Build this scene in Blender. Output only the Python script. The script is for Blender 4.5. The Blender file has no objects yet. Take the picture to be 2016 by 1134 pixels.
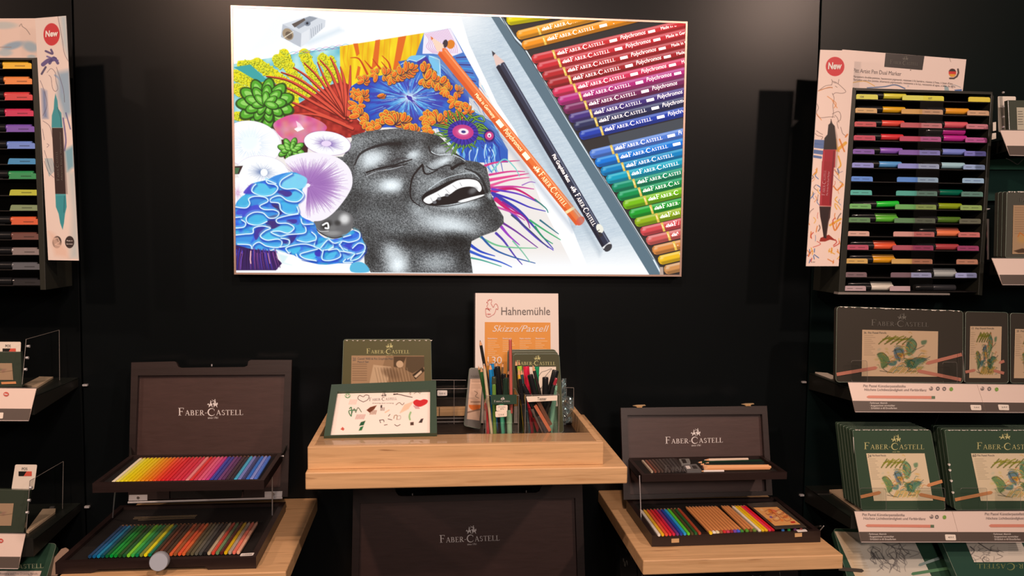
import bpy, bmesh, math, random
import numpy as np
from mathutils import Vector, Matrix

SC = bpy.context.scene
COL = SC.collection

# ------------------------------------------------------------------ camera
F, YAW, PIT, ROL = 1621.59, .0976704, -.0690635, .0101502      # focal length in pixels of the 2016 x 1134 frame
CAMPOS = np.array([0., -1.9, 1.55])
_cy, _sy = math.cos(YAW), math.sin(YAW)
_f = np.array([_sy*math.cos(PIT), _cy*math.cos(PIT), math.sin(PIT)])
_r = np.array([_cy, -_sy, 0.]); _u = np.cross(_r, _f)
_c, _s = math.cos(ROL), math.sin(ROL)
CR, CU = _c*_r+_s*_u, -_s*_r+_c*_u
CM = np.array([CR, -CU, _f])
cd = bpy.data.cameras.new('camera'); cam = bpy.data.objects.new('camera', cd); COL.objects.link(cam)
cd.sensor_fit = 'HORIZONTAL'; cd.sensor_width = 36; cd.lens = F/2016*36; cd.clip_start = .05
cam.matrix_world = Matrix(((CR[0], CU[0], -_f[0], CAMPOS[0]), (CR[1], CU[1], -_f[1], CAMPOS[1]), (CR[2], CU[2], -_f[2], CAMPOS[2]), (0, 0, 0, 1)))
SC.camera = cam
SC.view_settings.view_transform = 'Standard'; SC.view_settings.look = 'None'
SC.view_settings.gamma = 1; SC.view_settings.use_curve_mapping = False
SC.view_settings.exposure = 0.0

# ------------------------------------------------------------------ light
wd = bpy.data.worlds.new('shop_air'); SC.world = wd; wd.use_nodes = True
wd.node_tree.nodes['Background'].inputs[0].default_value = (1, .78, .62, 1)
wd.node_tree.nodes['Background'].inputs[1].default_value = .035
def spot(name, loc, target, watts, color, radius=.06, angle=70, blend=.6):
    d = bpy.data.lights.new(name, 'SPOT'); d.energy = watts; d.color = color; d.shadow_soft_size = radius
    d.spot_size = math.radians(angle); d.spot_blend = blend
    o = bpy.data.objects.new(name, d); COL.objects.link(o); o.location = loc
    o.rotation_euler = (Vector(target)-Vector(loc)).to_track_quat('-Z', 'Y').to_euler()
    return o
WARM = (1, .64, .47)
spot('spot_lamp_far_left', (-2.2, -1.6, 2.55), (-.3, 0, 1.2), 54, (1, .68, .53), .05, 80)
spot('spot_lamp_left', (-.85, -2.1, 2.75), (-.1, 0, 1.1), 82, WARM, .04, 80)
spot('spot_lamp_right', (1.75, -2.2, 2.75), (.8, 0, 1.2), 100, (1, .70, .56), .05, 75)
spot('spot_lamp_centre', (.12, -1.35, 2.62), (.05, -.25, 1.1), 52, WARM, .05, 80)
spot('fill_lamp_behind', (.5, -4.6, 2.7), (.1, 0, 1.0), 210, (1, .76, .66), .35, 60)  # added fill behind the camera, brightens the lid under the middle shelf

# ------------------------------------------------------------------ projection helpers
def ray(x, y): return CM.T @ np.array([(x-1008)/F, (y-567)/F, 1.])
def W(x, y, Y):
    d = ray(x, y); return CAMPOS+d*((Y-CAMPOS[1])/d[1])
def WZ(x, y, Z):
    d = ray(x, y); return CAMPOS+d*((Z-CAMPOS[2])/d[2])
def project(P):
    q = (np.asarray(P)-CAMPOS) @ CM.T
    return F*q[..., 0]/q[..., 2]+1008, F*q[..., 1]/q[..., 2]+567
class Plane:
    """a plane through (.., y0, z0); lean = metres of +y per metre of +z; yaw turns it about z through x0"""
    def __init__(s, y0, z0=0., lean=0., yaw=0., x0=0., n=None, o=None):
        if n is None:
            n = np.array([0, -1., lean]); n /= np.linalg.norm(n)
            c, q = math.cos(yaw), math.sin(yaw)
            n = np.array([c*n[0]-q*n[1], q*n[0]+c*n[1], n[2]])
        s.n = np.asarray(n, float)/np.linalg.norm(n); s.o = np.array([x0, y0, z0], float) if o is None else np.asarray(o, float)
    def pt(s, x, y, off=0.):
        d = ray(x, y); o = s.o+s.n*off
        return CAMPOS+d*(((o-CAMPOS)@s.n)/(d@s.n))
    def pts(s, L, off=0.): return [s.pt(x, y, off) for x, y in L]
FLAT = lambda z: Plane(0, z, n=(0, 0, 1), o=(0, 0, z))

# ------------------------------------------------------------------ colours and materials
def lin(c):
    c = np.asarray(c, float)/255
    return np.where(c <= .04045, c/12.92, ((c+.055)/1.055)**2.4)
LIT = np.array([.75, .56, .46])/.82
def alb(c): return np.clip(lin(c)/LIT, 0, .9)
MATS = {}
def mat(name, color=(.5, .5, .5), rough=.5, metal=0., spec=.5, kind=None, emit=0., coat=0., **kw):
    if name in MATS: return MATS[name]
    m = bpy.data.materials.new(name); m.use_nodes = True; MATS[name] = m
    nt = m.node_tree; b = nt.nodes['Principled BSDF']; N = nt.nodes.new; L = nt.links.new
    b.inputs['Base Color'].default_value = (*[float(v) for v in color], 1)
    b.inputs['Roughness'].default_value = rough; b.inputs['Metallic'].default_value = metal
    b.inputs['Specular IOR Level'].default_value = spec; b.inputs['Coat Weight'].default_value = coat
    if kind == 'object':                                   # the colour of the single thing
        oi = N('ShaderNodeObjectInfo'); L(oi.outputs['Color'], b.inputs['Base Color'])
    if kind == 'print':
        a = N('ShaderNodeAttribute'); a.attribute_name = 'ink'; L(a.outputs['Color'], b.inputs['Base Color'])
    if kind == 'backlit':
        a = N('ShaderNodeAttribute'); a.attribute_name = 'ink'
        L(a.outputs['Color'], b.inputs['Emission Color']); b.inputs['Emission Strength'].default_value = emit
    if kind == 'glow':
        b.inputs['Emission Color'].default_value = (*color, 1); b.inputs['Emission Strength'].default_value = emit
    if kind == 'grain':                                    # wood: long streaks, pores, broad tone
        tc = N('ShaderNodeTexCoord'); mp = N('ShaderNodeMapping'); mp.inputs['Scale'].default_value = kw.get('scale', (2.0, 44, 44))
        no = N('ShaderNodeTexNoise'); no.inputs['Scale'].default_value = 3.2; no.inputs['Detail'].default_value = 7; no.inputs['Roughness'].default_value = .62
        no.inputs['Distortion'].default_value = .5
        cr = N('ShaderNodeValToRGB'); c = np.array(color); dk = kw.get('dark', .82)
        cr.color_ramp.elements[0].position = .32; cr.color_ramp.elements[0].color = (*(c*np.array([dk, dk*.93, dk*.85])), 1)
        cr.color_ramp.elements[1].position = .66; cr.color_ramp.elements[1].color = (*np.minimum(c*1.12, .95), 1)
        e = cr.color_ramp.elements.new(.45); e.color = (*(c*.96), 1)
        L(tc.outputs['Object'], mp.inputs['Vector']); L(mp.outputs[0], no.inputs['Vector']); L(no.outputs[0], cr.inputs[0])
        bp = N('ShaderNodeBump'); bp.inputs['Strength'].default_value = .12; bp.inputs['Distance'].default_value = .001
        L(no.outputs[0], bp.inputs['Height']); L(bp.outputs[0], b.inputs['Normal'])
        if kw.get('knots'):
            m2 = N('ShaderNodeMapping'); m2.inputs['Scale'].default_value = (5, 60, 60); L(tc.outputs['Object'], m2.inputs['Vector'])
            n2 = N('ShaderNodeTexNoise'); n2.inputs['Scale'].default_value = 1.4; n2.inputs['Detail'].default_value = 2; L(m2.outputs[0], n2.inputs['Vector'])
            r2 = N('ShaderNodeValToRGB'); r2.color_ramp.elements[0].position = .70; r2.color_ramp.elements[0].color = (1, 1, 1, 1)
            r2.color_ramp.elements[1].position = .76; r2.color_ramp.elements[1].color = (.45, .36, .3, 1); L(n2.outputs[0], r2.inputs[0])
            mx = N('ShaderNodeMix'); mx.data_type = 'RGBA'; mx.blend_type = 'MULTIPLY'; mx.inputs[0].default_value = 1
            L(cr.outputs[0], mx.inputs[6]); L(r2.outputs[0], mx.inputs[7]); L(mx.outputs[2], b.inputs['Base Color'])
        else: L(cr.outputs[0], b.inputs['Base Color'])
    if kind == 'wall':
        tc = N('ShaderNodeTexCoord'); no = N('ShaderNodeTexNoise'); no.inputs['Scale'].default_value = 2.2; no.inputs['Detail'].default_value = 5
        cr = N('ShaderNodeValToRGB'); c = np.array(color)
        cr.color_ramp.elements[0].position = .3; cr.color_ramp.elements[0].color = (*(c*.85), 1)
        cr.color_ramp.elements[1].position = .7; cr.color_ramp.elements[1].color = (*(c*1.15), 1)
        L(tc.outputs['Object'], no.inputs['Vector']); L(no.outputs[0], cr.inputs[0]); L(cr.outputs[0], b.inputs['Base Color'])
        n3 = N('ShaderNodeTexNoise'); n3.inputs['Scale'].default_value = 900; bp = N('ShaderNodeBump'); bp.inputs['Strength'].default_value = .08
        bp.inputs['Distance'].default_value = .0005; L(tc.outputs['Object'], n3.inputs['Vector']); L(n3.outputs[0], bp.inputs['Height']); L(bp.outputs[0], b.inputs['Normal'])
    if kind == 'clear':                                    # thin acrylic sheet
        out = nt.nodes['Material Output']; tr = N('ShaderNodeBsdfTransparent'); tr.inputs[0].default_value = (*color, 1)
        gl = N('ShaderNodeBsdfGlossy'); gl.inputs['Roughness'].default_value = rough
        fr = N('ShaderNodeFresnel'); fr.inputs[0].default_value = 1.45; mx = N('ShaderNodeMixShader')
        ge = N('ShaderNodeNewGeometry'); sb_ = N('ShaderNodeMath'); sb_.operation = 'SUBTRACT'; sb_.inputs[0].default_value = 1.; L(ge.outputs['Backfacing'], sb_.inputs[1])
        mu = N('ShaderNodeMath'); mu.operation = 'MULTIPLY'; L(fr.outputs[0], mu.inputs[0]); L(sb_.outputs[0], mu.inputs[1]); L(mu.outputs[0], mx.inputs[0]); L(tr.outputs[0], mx.inputs[1]); L(gl.outputs[0], mx.inputs[2]); L(mx.outputs[0], out.inputs[0])
    if kind == 'ribbed':
        tc = N('ShaderNodeTexCoord'); wv = N('ShaderNodeTexWave'); wv.bands_direction = kw.get('axis', 'Y'); wv.inputs['Scale'].default_value = kw.get('scale', 60.)
        bp = N('ShaderNodeBump'); bp.inputs['Strength'].default_value = .7; bp.inputs['Distance'].default_value = .002
        L(tc.outputs['Object'], wv.inputs['Vector']); L(wv.outputs[0], bp.inputs['Height']); L(bp.outputs[0], b.inputs['Normal'])
    return m
WOOD = mat('light_maple', alb((236, 168, 112))*np.array([.73, .75, .78]), .42, kind='grain', knots=True)
WOODFRONT = WOOD
DARKWOOD = mat('dark_stained_wood', alb((62, 42, 36))*np.array([.36, .32, .33]), .38, kind='grain', dark=.8, scale=(3, 3, 30))
DARKLID = mat('dark_stained_veneer', alb((76, 54, 47))*np.array([.62, .46, .44]), .4, kind='grain', dark=.88, scale=(6, 6, 40))
BLACKIN = mat('black_foam', (.006, .005, .005), .7)
WALLM = mat('black_laminate', (.0030, .0046, .0055), .3, kind='wall', spec=.2)
WALLG = mat('dark_green_laminate', (.0028, .0075, .0078), .34, kind='wall', spec=.14)
BLACKPL = mat('black_plastic', (.012, .011, .011), .4)
BLACKMT = mat('black_metal', (.014, .015, .013), .42)
GREENMT = mat('dark_green_metal', (.010, .014, .012), .4)
STEEL = mat('brushed_steel', (.62, .64, .68), .3, metal=.35)
BRASS = mat('brass', (.75, .56, .32), .3, metal=.5)
ALU = mat('anodised_aluminium', (.55, .5, .48), .3, metal=1)
PAPER = mat('white_paper', (.8, .8, .8), .6)
CREAM = mat('cream_card', (.82, .78, .7), .6)
WHITEINK = mat('silver_white_ink', (.72, .72, .74), .5)
GOLDINK = mat('gold_ink', alb((190, 170, 110)), .45)
GREYINK = mat('grey_ink', (.12, .12, .12), .6)
DIMINK = mat('dim_grey_ink', alb((96, 84, 72)), .5)
REDINK = mat('red_ink', (.62, .02, .03), .5)
PRINT = mat('printed_card', rough=.45, kind='print')
PRINTG = mat('glossy_print', rough=.22, kind='print', coat=.4)
LAQ = mat('coloured_lacquer', rough=.25, kind='object', coat=.3)
TAB = mat('coloured_card', rough=.5, kind='object')
RAWWOOD = mat('sharpened_cedar', alb((205, 140, 95)), .6)
CLEAR = mat('clear_acrylic', (.93, .94, .94), .03, kind='clear')
EDGE = mat('acrylic_edge', (.22, .21, .20), .2)
FOIL = mat('shrink_wrap', (.97, .97, .97), .12, kind='clear')

# ------------------------------------------------------------------ object helpers
def link(name, me, m, parent=None, color=None):
    o = bpy.data.objects.new(name, me); COL.objects.link(o)
    if m is not None and len(me.materials) == 0:
        for q in (m if isinstance(m, (list, tuple)) else [m]): me.materials.append(q)
    if color is not None: o.color = (*[float(v) for v in color], 1)
    if parent is not None:
        o.parent = parent; o.matrix_parent_inverse = world_of(parent).inverted()
    return o
def world_of(o):
    M = Matrix.Translation(o.location) @ o.rotation_euler.to_matrix().to_4x4()
    if o.parent is not None: M = world_of(o.parent) @ o.matrix_parent_inverse @ M
    return M
def tag(o, label, cat, group=None, kind=None):
    if label: o['label'] = label
    if cat: o['category'] = cat
    if group: o['group'] = group
    if kind: o['kind'] = kind
    return o
def thing(name, label, cat, loc=(0, 0, 0), group=None):
    o = bpy.data.objects.new(name, None); COL.objects.link(o); o.location = [float(v) for v in loc]; o.empty_display_size = .02
    return tag(o, label, cat, group)
class MB:
    def __init__(s): s.v = []; s.f = []; s.mi = []; s.sm = []
    def add(s, v, f, mi=0, smooth=False):
        k = len(s.v); s.v += [tuple(float(c) for c in p) for p in v]; s.f += [tuple(i+k for i in q) for q in f]
        s.mi += [mi]*len(f); s.sm += [smooth]*len(f); return s
    def box(s, a, b, mi=0):
        x0, y0, z0 = a; x1, y1, z1 = b
        return s.add([(x0, y0, z0), (x1, y0, z0), (x1, y1, z0), (x0, y1, z0), (x0, y0, z1), (x1, y0, z1), (x1, y1, z1), (x0, y1, z1)],
                     [(0, 3, 2, 1), (4, 5, 6, 7), (0, 1, 5, 4), (1, 2, 6, 5), (2, 3, 7, 6), (3, 0, 4, 7)], mi)
    def prism(s, front, vec, mi=0):
        front = [np.array(p, float) for p in front]; n = len(front); vec = np.array(vec, float)
        nr = sum((np.cross(front[i]-front[0], front[(i+1) % n]-front[0]) for i in range(1, n)), np.zeros(3))
        if nr @ vec > 0: front = front[::-1]
        back = [p+vec for p in front]
        return s.add(front+back, [tuple(range(n)), tuple(range(2*n-1, n-1, -1))]+[(i, i+n, (i+1) % n+n, (i+1) % n) for i in range(n)], mi)
    def loft(s, a, b, rs, ts=None, n=10, mi=0, caps=(True, True), smooth=True, phase=0.):
        a = np.array(a, float); b = np.array(b, float); d = b-a; L = np.linalg.norm(d); d /= L
        h = np.array([0, 0, 1.]) if abs(d[2]) < .9 else np.array([1., 0, 0]); e1 = np.cross(d, h); e1 /= np.linalg.norm(e1); e2 = np.cross(d, e1)
        if ts is None: ts = np.linspace(0, 1, len(rs))
        V = []; Fc = []
        for t, r in zip(ts, rs):
            c = a+d*L*t
            for k in range(n):
                q = 2*math.pi*k/n+phase; V.append(c+r*(math.cos(q)*e1+math.sin(q)*e2))
        for j in range(len(rs)-1):
            for k in range(n):
                Fc.append((j*n+k, (j+1)*n+k, (j+1)*n+(k+1) % n, j*n+(k+1) % n))
        s.add(V, Fc, mi, smooth)
        if caps[0]: s.add(V[:n], [tuple(range(n))], mi)
        if caps[1]: s.add(V[-n:], [tuple(range(n-1, -1, -1))], mi)
        return s
    def mesh(s, name, bevel=0., seg=2):
        me = bpy.data.meshes.new(name); me.from_pydata(s.v, [], s.f)
        for p, mi, sm in zip(me.polygons, s.mi, s.sm): p.material_index = mi; p.use_smooth = sm
        if bevel:
            bm = bmesh.new(); bm.from_mesh(me); bmesh.ops.remove_doubles(bm, verts=bm.verts, dist=1e-6)
            ed = [e for e in bm.edges if len(e.link_faces) == 2 and e.calc_face_angle(0) > .5]
            bmesh.ops.bevel(bm, geom=ed, offset=bevel, segments=seg, affect='EDGES', profile=.5, clamp_overlap=True); bm.to_mesh(me); bm.free()
        me.update(); return me
    def build(s, name, m, parent=None, bevel=0., color=None, seg=2): return link(name, s.mesh(name, bevel, seg), m, parent, color)
def boxpart(name, a, b, m, parent=None, bevel=0., color=None):
    a, b = [min(p, q) for p, q in zip(a, b)], [max(p, q) for p, q in zip(a, b)]
    return MB().box(a, b).build(name, m, parent, bevel, color)
def rounded(quad, r, n=5):
    """a quad (four pixel points, in order) with rounded corners, radius in pixels"""
    out = []; Q = [np.array(p, float) for p in quad]
    for i in range(4):
        p, a, b = Q[i], Q[i-1], Q[(i+1) % 4]
        u = (a-p)/np.linalg.norm(a-p); v = (b-p)/np.linalg.norm(b-p)
        s, e = p+u*r, p+v*r
        for k in range(n+1):
            t = k/n; out.append(tuple((1-t)**2*s+2*t*(1-t)*p+t*t*e))
    return out
def card(name, pl, px, th, m, parent=None, off=0., bevel=0., color=None):
    return MB().prism(pl.pts(px, off), -pl.n*th).build(name, m, parent, bevel, color)
def ring(name, pl, outer, inner, th, m, parent=None, off=0.):
    """frame between two quads of the same plane"""
    mb = MB(); O = pl.pts(outer, off); I = pl.pts(inner, off); n = len(O)
    for i in range(n):
        j = (i+1) % n; mb.prism([O[i], O[j], I[j], I[i]], -pl.n*th)
    return mb.build(name, m, parent)

# ------------------------------------------------------------------ lettering
_TXT = {}
def text_tris(s, bold=0.):
    k = (s, bold)
    if k not in _TXT:
        cu = bpy.data.curves.new('t', 'FONT'); cu.body = s; cu.size = 1; cu.offset = bold; cu.resolution_u = 3
        o = bpy.data.objects.new('t', cu); COL.objects.link(o); bpy.context.view_layer.update()
        me = o.evaluated_get(bpy.context.evaluated_depsgraph_get()).to_mesh()
        v = np.array([q.co[:2] for q in me.vertices]) if len(me.vertices) else np.zeros((0, 2)); f = [tuple(p.vertices) for p in me.polygons]
        bpy.data.objects.remove(o); bpy.data.curves.remove(cu)
        if len(v): v[:, 0] -= v[:, 0].min(); v /= .69
        _TXT[k] = (v, f)
    return _TXT[k]
def bar(a, b, w, w2=None):
    a = np.array(a, float); b = np.array(b, float); d = (b-a)/np.linalg.norm(b-a); n = np.array([-d[1], d[0]]); w2 = w if w2 is None else w2
    return [a+n*w/2, b+n*w2/2, b-n*w2/2, a-n*w/2]
def arc(cx, cy, rx, ry, a0, a1, w0, w1, n=12):
    P = []
    for i in range(n):
        t0, t1 = a0+(a1-a0)*i/n, a0+(a1-a0)*(i+1)/n
        f = lambda t, s, w: (cx+(rx+s*w/2)*math.cos(math.radians(t)), cy+(ry+s*w/2)*math.sin(math.radians(t)))
        ww = lambda q: w0+(w1-w0)*math.sin(math.pi*q)
        P.append([f(t0, 1, ww(i/n)), f(t1, 1, ww((i+1)/n)), f(t1, -1, ww((i+1)/n)), f(t0, -1, ww(i/n))])
    return P
def serif_glyph(ch):
    T, t, s = .13, .055, .045
    if ch == 'F': return .72, [bar((.16, 0), (.16, 1), T), bar((0, .02), (.34, .02), s), bar((0, .975), (.62, .975), s), bar((.62, 1), (.6, .8), .03, .06), bar((.2, .53), (.48, .53), t), bar((.48, .6), (.48, .44), .04)]
    if ch == 'A': return .86, [bar((.1, 0), (.4, 1), t), bar((.4, 1), (.72, 0), T), bar((.2, .34), (.6, .34), t), bar((0, .02), (.22, .02), s), bar((.56, .02), (.86, .02), s)]
    if ch == 'B': return .76, [bar((.16, 0), (.16, 1), T), bar((0, .02), (.35, .02), s), bar((0, .98), (.35, .98), s)]+arc(.32, .755, .2, .225, 90, -90, .05, .13)+arc(.34, .27, .25, .255, 90, -90, .05, .14)+[bar((.16, .53), (.35, .53), t)]
    if ch == 'E': return .72, [bar((.16, 0), (.16, 1), T), bar((0, .02), (.6, .02), s), bar((0, .98), (.58, .98), s), bar((.2, .53), (.46, .53), t), bar((.58, 1), (.56, .8), .03, .05), bar((.62, 0), (.64, .22), .05, .03), bar((.46, .6), (.46, .45), .04)]
    if ch == 'R': return .84, [bar((.16, 0), (.16, 1), T), bar((0, .02), (.34, .02), s), bar((0, .98), (.35, .98), s)]+arc(.32, .74, .22, .24, 90, -90, .05, .13)+[bar((.3, .52), (.68, .03), T), bar((.58, .02), (.86, .02), s)]
    if ch == '-': return .34, [bar((.03, .4), (.29, .4), .08)]
    if ch == 'C': return .95, arc(.5, .5, .42, .47, 50, 310, .04, .15, 18)+[bar((.79, .88), (.8, .66), .06, .03), bar((.79, .12), (.82, .28), .04, .02)]
    if ch == 'S': return .62, arc(.3, .74, .19, .225, 40, 268, .04, .11, 10)+arc(.3, .27, .21, .235, -140, 92, .05, .12, 10)+[bar((.46, .92), (.47, .74), .04), bar((.09, .22), (.08, .05), .04)]
    if ch == 'T': return .78, [bar((.38, 0), (.38, 1), T), bar((.02, .97), (.74, .97), t), bar((.03, .99), (.05, .78), .05, .03), bar((.73, .99), (.71, .78), .05, .03), bar((.22, .02), (.54, .02), s)]
    if ch == 'L': return .68, [bar((.16, 0), (.16, 1), T), bar((0, .98), (.33, .98), s), bar((0, .02), (.6, .02), s), bar((.6, 0), (.63, .24), .05, .03)]
    return .4, []
def logo_polys():
    """wordmark in small capitals, unit cap height; returns polygons and width"""
    P = []; x = 0
    for i, ch in enumerate('FABER-CASTELL'):
        big = i in (0, 6); k = 1.3 if big else .88; w, G = serif_glyph(ch)
        if ch == '-': k = .95
        dy = -.12 if i == 6 else 0
        for g in G: P.append([(x+p[0]*k, p[1]*k+dy) for p in g])
        x += (w+.06)*k
    return P, x
def knights(u=1.):
    """the two jousting riders above the wordmark, about 1.3 wide and 1 high"""
    P = []
    P.append([(0, .0), (.12, .08), (.1, .3), (.22, .42), (.4, .42), (.52, .5), (.6, .42), (.56, .3), (.6, .08), (.66, 0), (.56, .02), (.46, .22), (.3, .2), (.2, .06)])
    P.append([(.26, .4), (.3, .72), (.4, .74), (.46, .44)]); P.append([(.32, .74), (.32, .86), (.4, .88), (.42, .76)])
    P.append([(-.12, .34), (.02, .52), (.1, .46), (.12, .3)])
    P.append([(.7, 0), (.8, .1), (.72, .36), (.66, .5), (.76, .6), (.86, .48), (1.1, .46), (1.22, .3), (1.24, .06), (1.32, -.02), (1.18, .02), (1.1, .2), (.92, .2), (.82, .02)])
    P.append([(.88, .46), (.84, .8), (.95, .9), (1.06, .78), (1.04, .46)]); P.append([(.9, .9), (.9, 1.02), (1., 1.04), (1.02, .9)])
    P.append(bar((.3, .62), (1.0, .95), .035)); P.append(bar((.55, .98), (1.15, .5), .035)); P.append([(1.1, .44), (1.3, .62), (1.34, .36), (1.2, .3)])
    return P
def flat_polys(name, polys, p0, p1, h, pl, m, parent, off=.0004, width=None, slant=0., clip=None, up=None):
    """polygons in text units; p0 -> p1 = baseline in pixels spanning `width` units, h = pixels per unit upward"""
    p0 = np.array(p0, float); p1 = np.array(p1, float); d = p1-p0; e = d/np.linalg.norm(d); upv = np.array([e[1], -e[0]]) if up is None else np.array(up, float)/np.linalg.norm(up)
    mb = MB()
    for P in polys:
        Q = [p0+d*((x+slant*y)/width)+upv*y*h for x, y in P]
        if clip is not None and not all(clip(q) for q in Q): continue
        mb.add([pl.pt(q[0], q[1], off) for q in Q], [tuple(range(len(Q)))])
    return mb
def logo(pl, x0, x1, yb, h, m, parent, y1=None, emblem=True, since=None, off=.0004, name='wordmark', clip=None, eh=None):
    P, w = logo_polys(); y1 = yb if y1 is None else y1
    mb = flat_polys(name, P, (x0, yb), (x1, y1), h, pl, m, parent, off, w, clip=clip)
    if mb.v: mb.build(name, m, parent)
    if emblem:
        d = np.array([x1-x0, y1-yb], float); u = d/np.linalg.norm(d); n = np.array([u[1], -u[0]])
        c = np.array([x0, yb], float)+d*.53+n*h*1.35; eh = eh or h*1.35; ew = eh*1.2
        a = c-u*ew*.5
        mb = flat_polys('emblem', knights(), a, a+u*ew, eh, pl, m, parent, off, 1.3, clip=clip)
        if mb.v: mb.build('emblem', m, parent)
        if since:
            c2 = np.array([x0, yb], float)+d*.53-n*h*.6
            text(pl, 'since 1761', c2-u*since/2, c2+u*since/2, since*.2, m, parent, off=off)
def text(pl, s, p0, p1, h, m, parent, off=.0004, bold=0., name='lettering', slant=0., clip=None, mb=None, up=None):
    """p1 may be a number: the width in pixels"""
    v, f = text_tris(s, bold)
    if not len(v): return None
    if not hasattr(p1, '__len__'): p1 = (p0[0]+p1, p0[1])
    w = v[:, 0].max(); polys = [[v[i] for i in q] for q in f]
    r = flat_polys(name, polys, p0, p1, h, pl, m, parent, off, w, slant, clip, up)
    if mb is not None: mb.add(r.v, r.f); return mb
    return r.build(name, m, parent) if r.v else None

# ------------------------------------------------------------------ printing on a fine vertex grid
class Canvas:
    def __init__(s, pl, quad, nu, nv, base, off=0.):
        a, b, c, d = pl.pts(quad, off)
        u = np.linspace(0, 1, nu)[None, :, None]; v = np.linspace(0, 1, nv)[:, None, None]
        s.P = (a*(1-u)+b*u)*(1-v)+(d*(1-u)+c*u)*v; s.X, s.Y = project(s.P); s.nu, s.nv = nu, nv
        s.C = np.empty((nv, nu, 3)); s.C[:] = np.array(base, float)
        s.cmin, s.cmax = s.X.min(0), s.X.max(0); s.rmin, s.rmax = s.Y.min(1), s.Y.max(1); s.rng = np.random.RandomState(5)
    def win(s, x0, x1, y0, y1):
        c = np.where((s.cmax >= x0) & (s.cmin <= x1))[0]; r = np.where((s.rmax >= y0) & (s.rmin <= y1))[0]
        if not len(c) or not len(r): return None
        return slice(r[0], r[-1]+1), slice(c[0], c[-1]+1)
    def put(s, w, al, col):
        if callable(col): col = col(s.X[w], s.Y[w])
        col = np.asarray(col, float); s.C[w] = s.C[w]*(1-al[..., None])+col*al[..., None]
    def fill(s, pts, col, a=1., soft=.6):
        P = np.array(pts, float); w = s.win(P[:, 0].min()-1, P[:, 0].max()+1, P[:, 1].min()-1, P[:, 1].max()+1)
        if w is None: return
        X, Y = s.X[w], s.Y[w]; ins = np.zeros(X.shape, bool); d2 = np.full(X.shape, 1e9)
        for i in range(len(P)):
            (x0, y0), (x1, y1) = P[i], P[(i+1) % len(P)]
            if y0 != y1: ins ^= ((Y < y0) != (Y < y1)) & (X < (x1-x0)*(Y-y0)/(y1-y0)+x0)
            dx, dy = x1-x0, y1-y0; L = dx*dx+dy*dy+1e-9; t = np.clip(((X-x0)*dx+(Y-y0)*dy)/L, 0, 1)
            d2 = np.minimum(d2, (X-x0-t*dx)**2+(Y-y0-t*dy)**2)
        sd = np.where(ins, 1, -1)*np.sqrt(d2); s.put(w, np.clip(.5+sd/(2*soft), 0, 1)*a, col)
    def line(s, pts, wd, col, a=1., w1=None, soft=.5):
        P = np.array(pts, float); w1 = wd if w1 is None else w1; m = max(wd, w1)/2+1
        w = s.win(P[:, 0].min()-m, P[:, 0].max()+m, P[:, 1].min()-m, P[:, 1].max()+m)
        if w is None: return
        X, Y = s.X[w], s.Y[w]; al = np.zeros(X.shape); n = len(P)-1
        for i in range(n):
            (x0, y0), (x1, y1) = P[i], P[i+1]; dx, dy = x1-x0, y1-y0; L = dx*dx+dy*dy+1e-9; t = np.clip(((X-x0)*dx+(Y-y0)*dy)/L, 0, 1)
            d = np.sqrt((X-x0-t*dx)**2+(Y-y0-t*dy)**2); hw = (wd+(w1-wd)*(i+t)/n)/2
            al = np.maximum(al, np.clip((hw-d)/(2*soft)+.5, 0, 1)*np.minimum(1, hw*2.5))
        s.put(w, al*a, col)
    def ell(s, cx, cy, rx, ry, ang, col, a=1., soft=None):
        R = max(rx, ry)+1; w = s.win(cx-R, cx+R, cy-R, cy+R)
        if w is None: return
        c, q = math.cos(math.radians(ang)), math.sin(math.radians(ang)); X, Y = s.X[w]-cx, s.Y[w]-cy
        r = np.sqrt(((X*c+Y*q)/rx)**2+((-X*q+Y*c)/ry)**2); k = soft if soft else .9/min(rx, ry)
        al = np.clip((1-r)/k+(.5 if not soft else 0), 0, 1)
        if soft: al = al*al*(3-2*al)
        s.put(w, al*a, col)
    def build(s, name, m, parent, linear=None):
        nu, nv = s.nu, s.nv; me = bpy.data.meshes.new(name); N = nu*nv; nf = (nu-1)*(nv-1)
        me.vertices.add(N); me.vertices.foreach_set('co', s.P.reshape(-1).astype(np.float32))
        i = np.arange(N).reshape(nv, nu); q = np.stack([i[:-1, :-1], i[1:, :-1], i[1:, 1:], i[:-1, 1:]], -1).reshape(-1)
        me.loops.add(nf*4); me.loops.foreach_set('vertex_index', q.astype(np.int32)); me.polygons.add(nf)
        me.polygons.foreach_set('loop_start', (np.arange(nf)*4).astype(np.int32)); me.update(calc_edges=True)
        c = np.ones((N, 4), np.float32); C = np.clip(s.C, 0, 255).reshape(-1, 3); c[:, :3] = (linear or lin)(C)
        at = me.color_attributes.new('ink', 'FLOAT_COLOR', 'POINT'); at.data.foreach_set('color', c.reshape(-1))
        return link(name, me, m, parent)
def smooth(P, n=6, closed=False):
    P = [np.array(p, float) for p in P]; out = []; m = len(P)
    for i in range(m if closed else m-1):
        g = (lambda k: P[k % m]) if closed else (lambda k: P[min(max(k, 0), m-1)])
        a, b, c, d = g(i-1), g(i), g(i+1), g(i+2)
        for k in range(n):
            t = k/n; out.append(.5*((2*b)+(c-a)*t+(2*a-5*b+4*c-d)*t*t+(3*b-a-3*c+d)*t**3))
    if not closed: out.append(P[-1])
    return out

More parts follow.
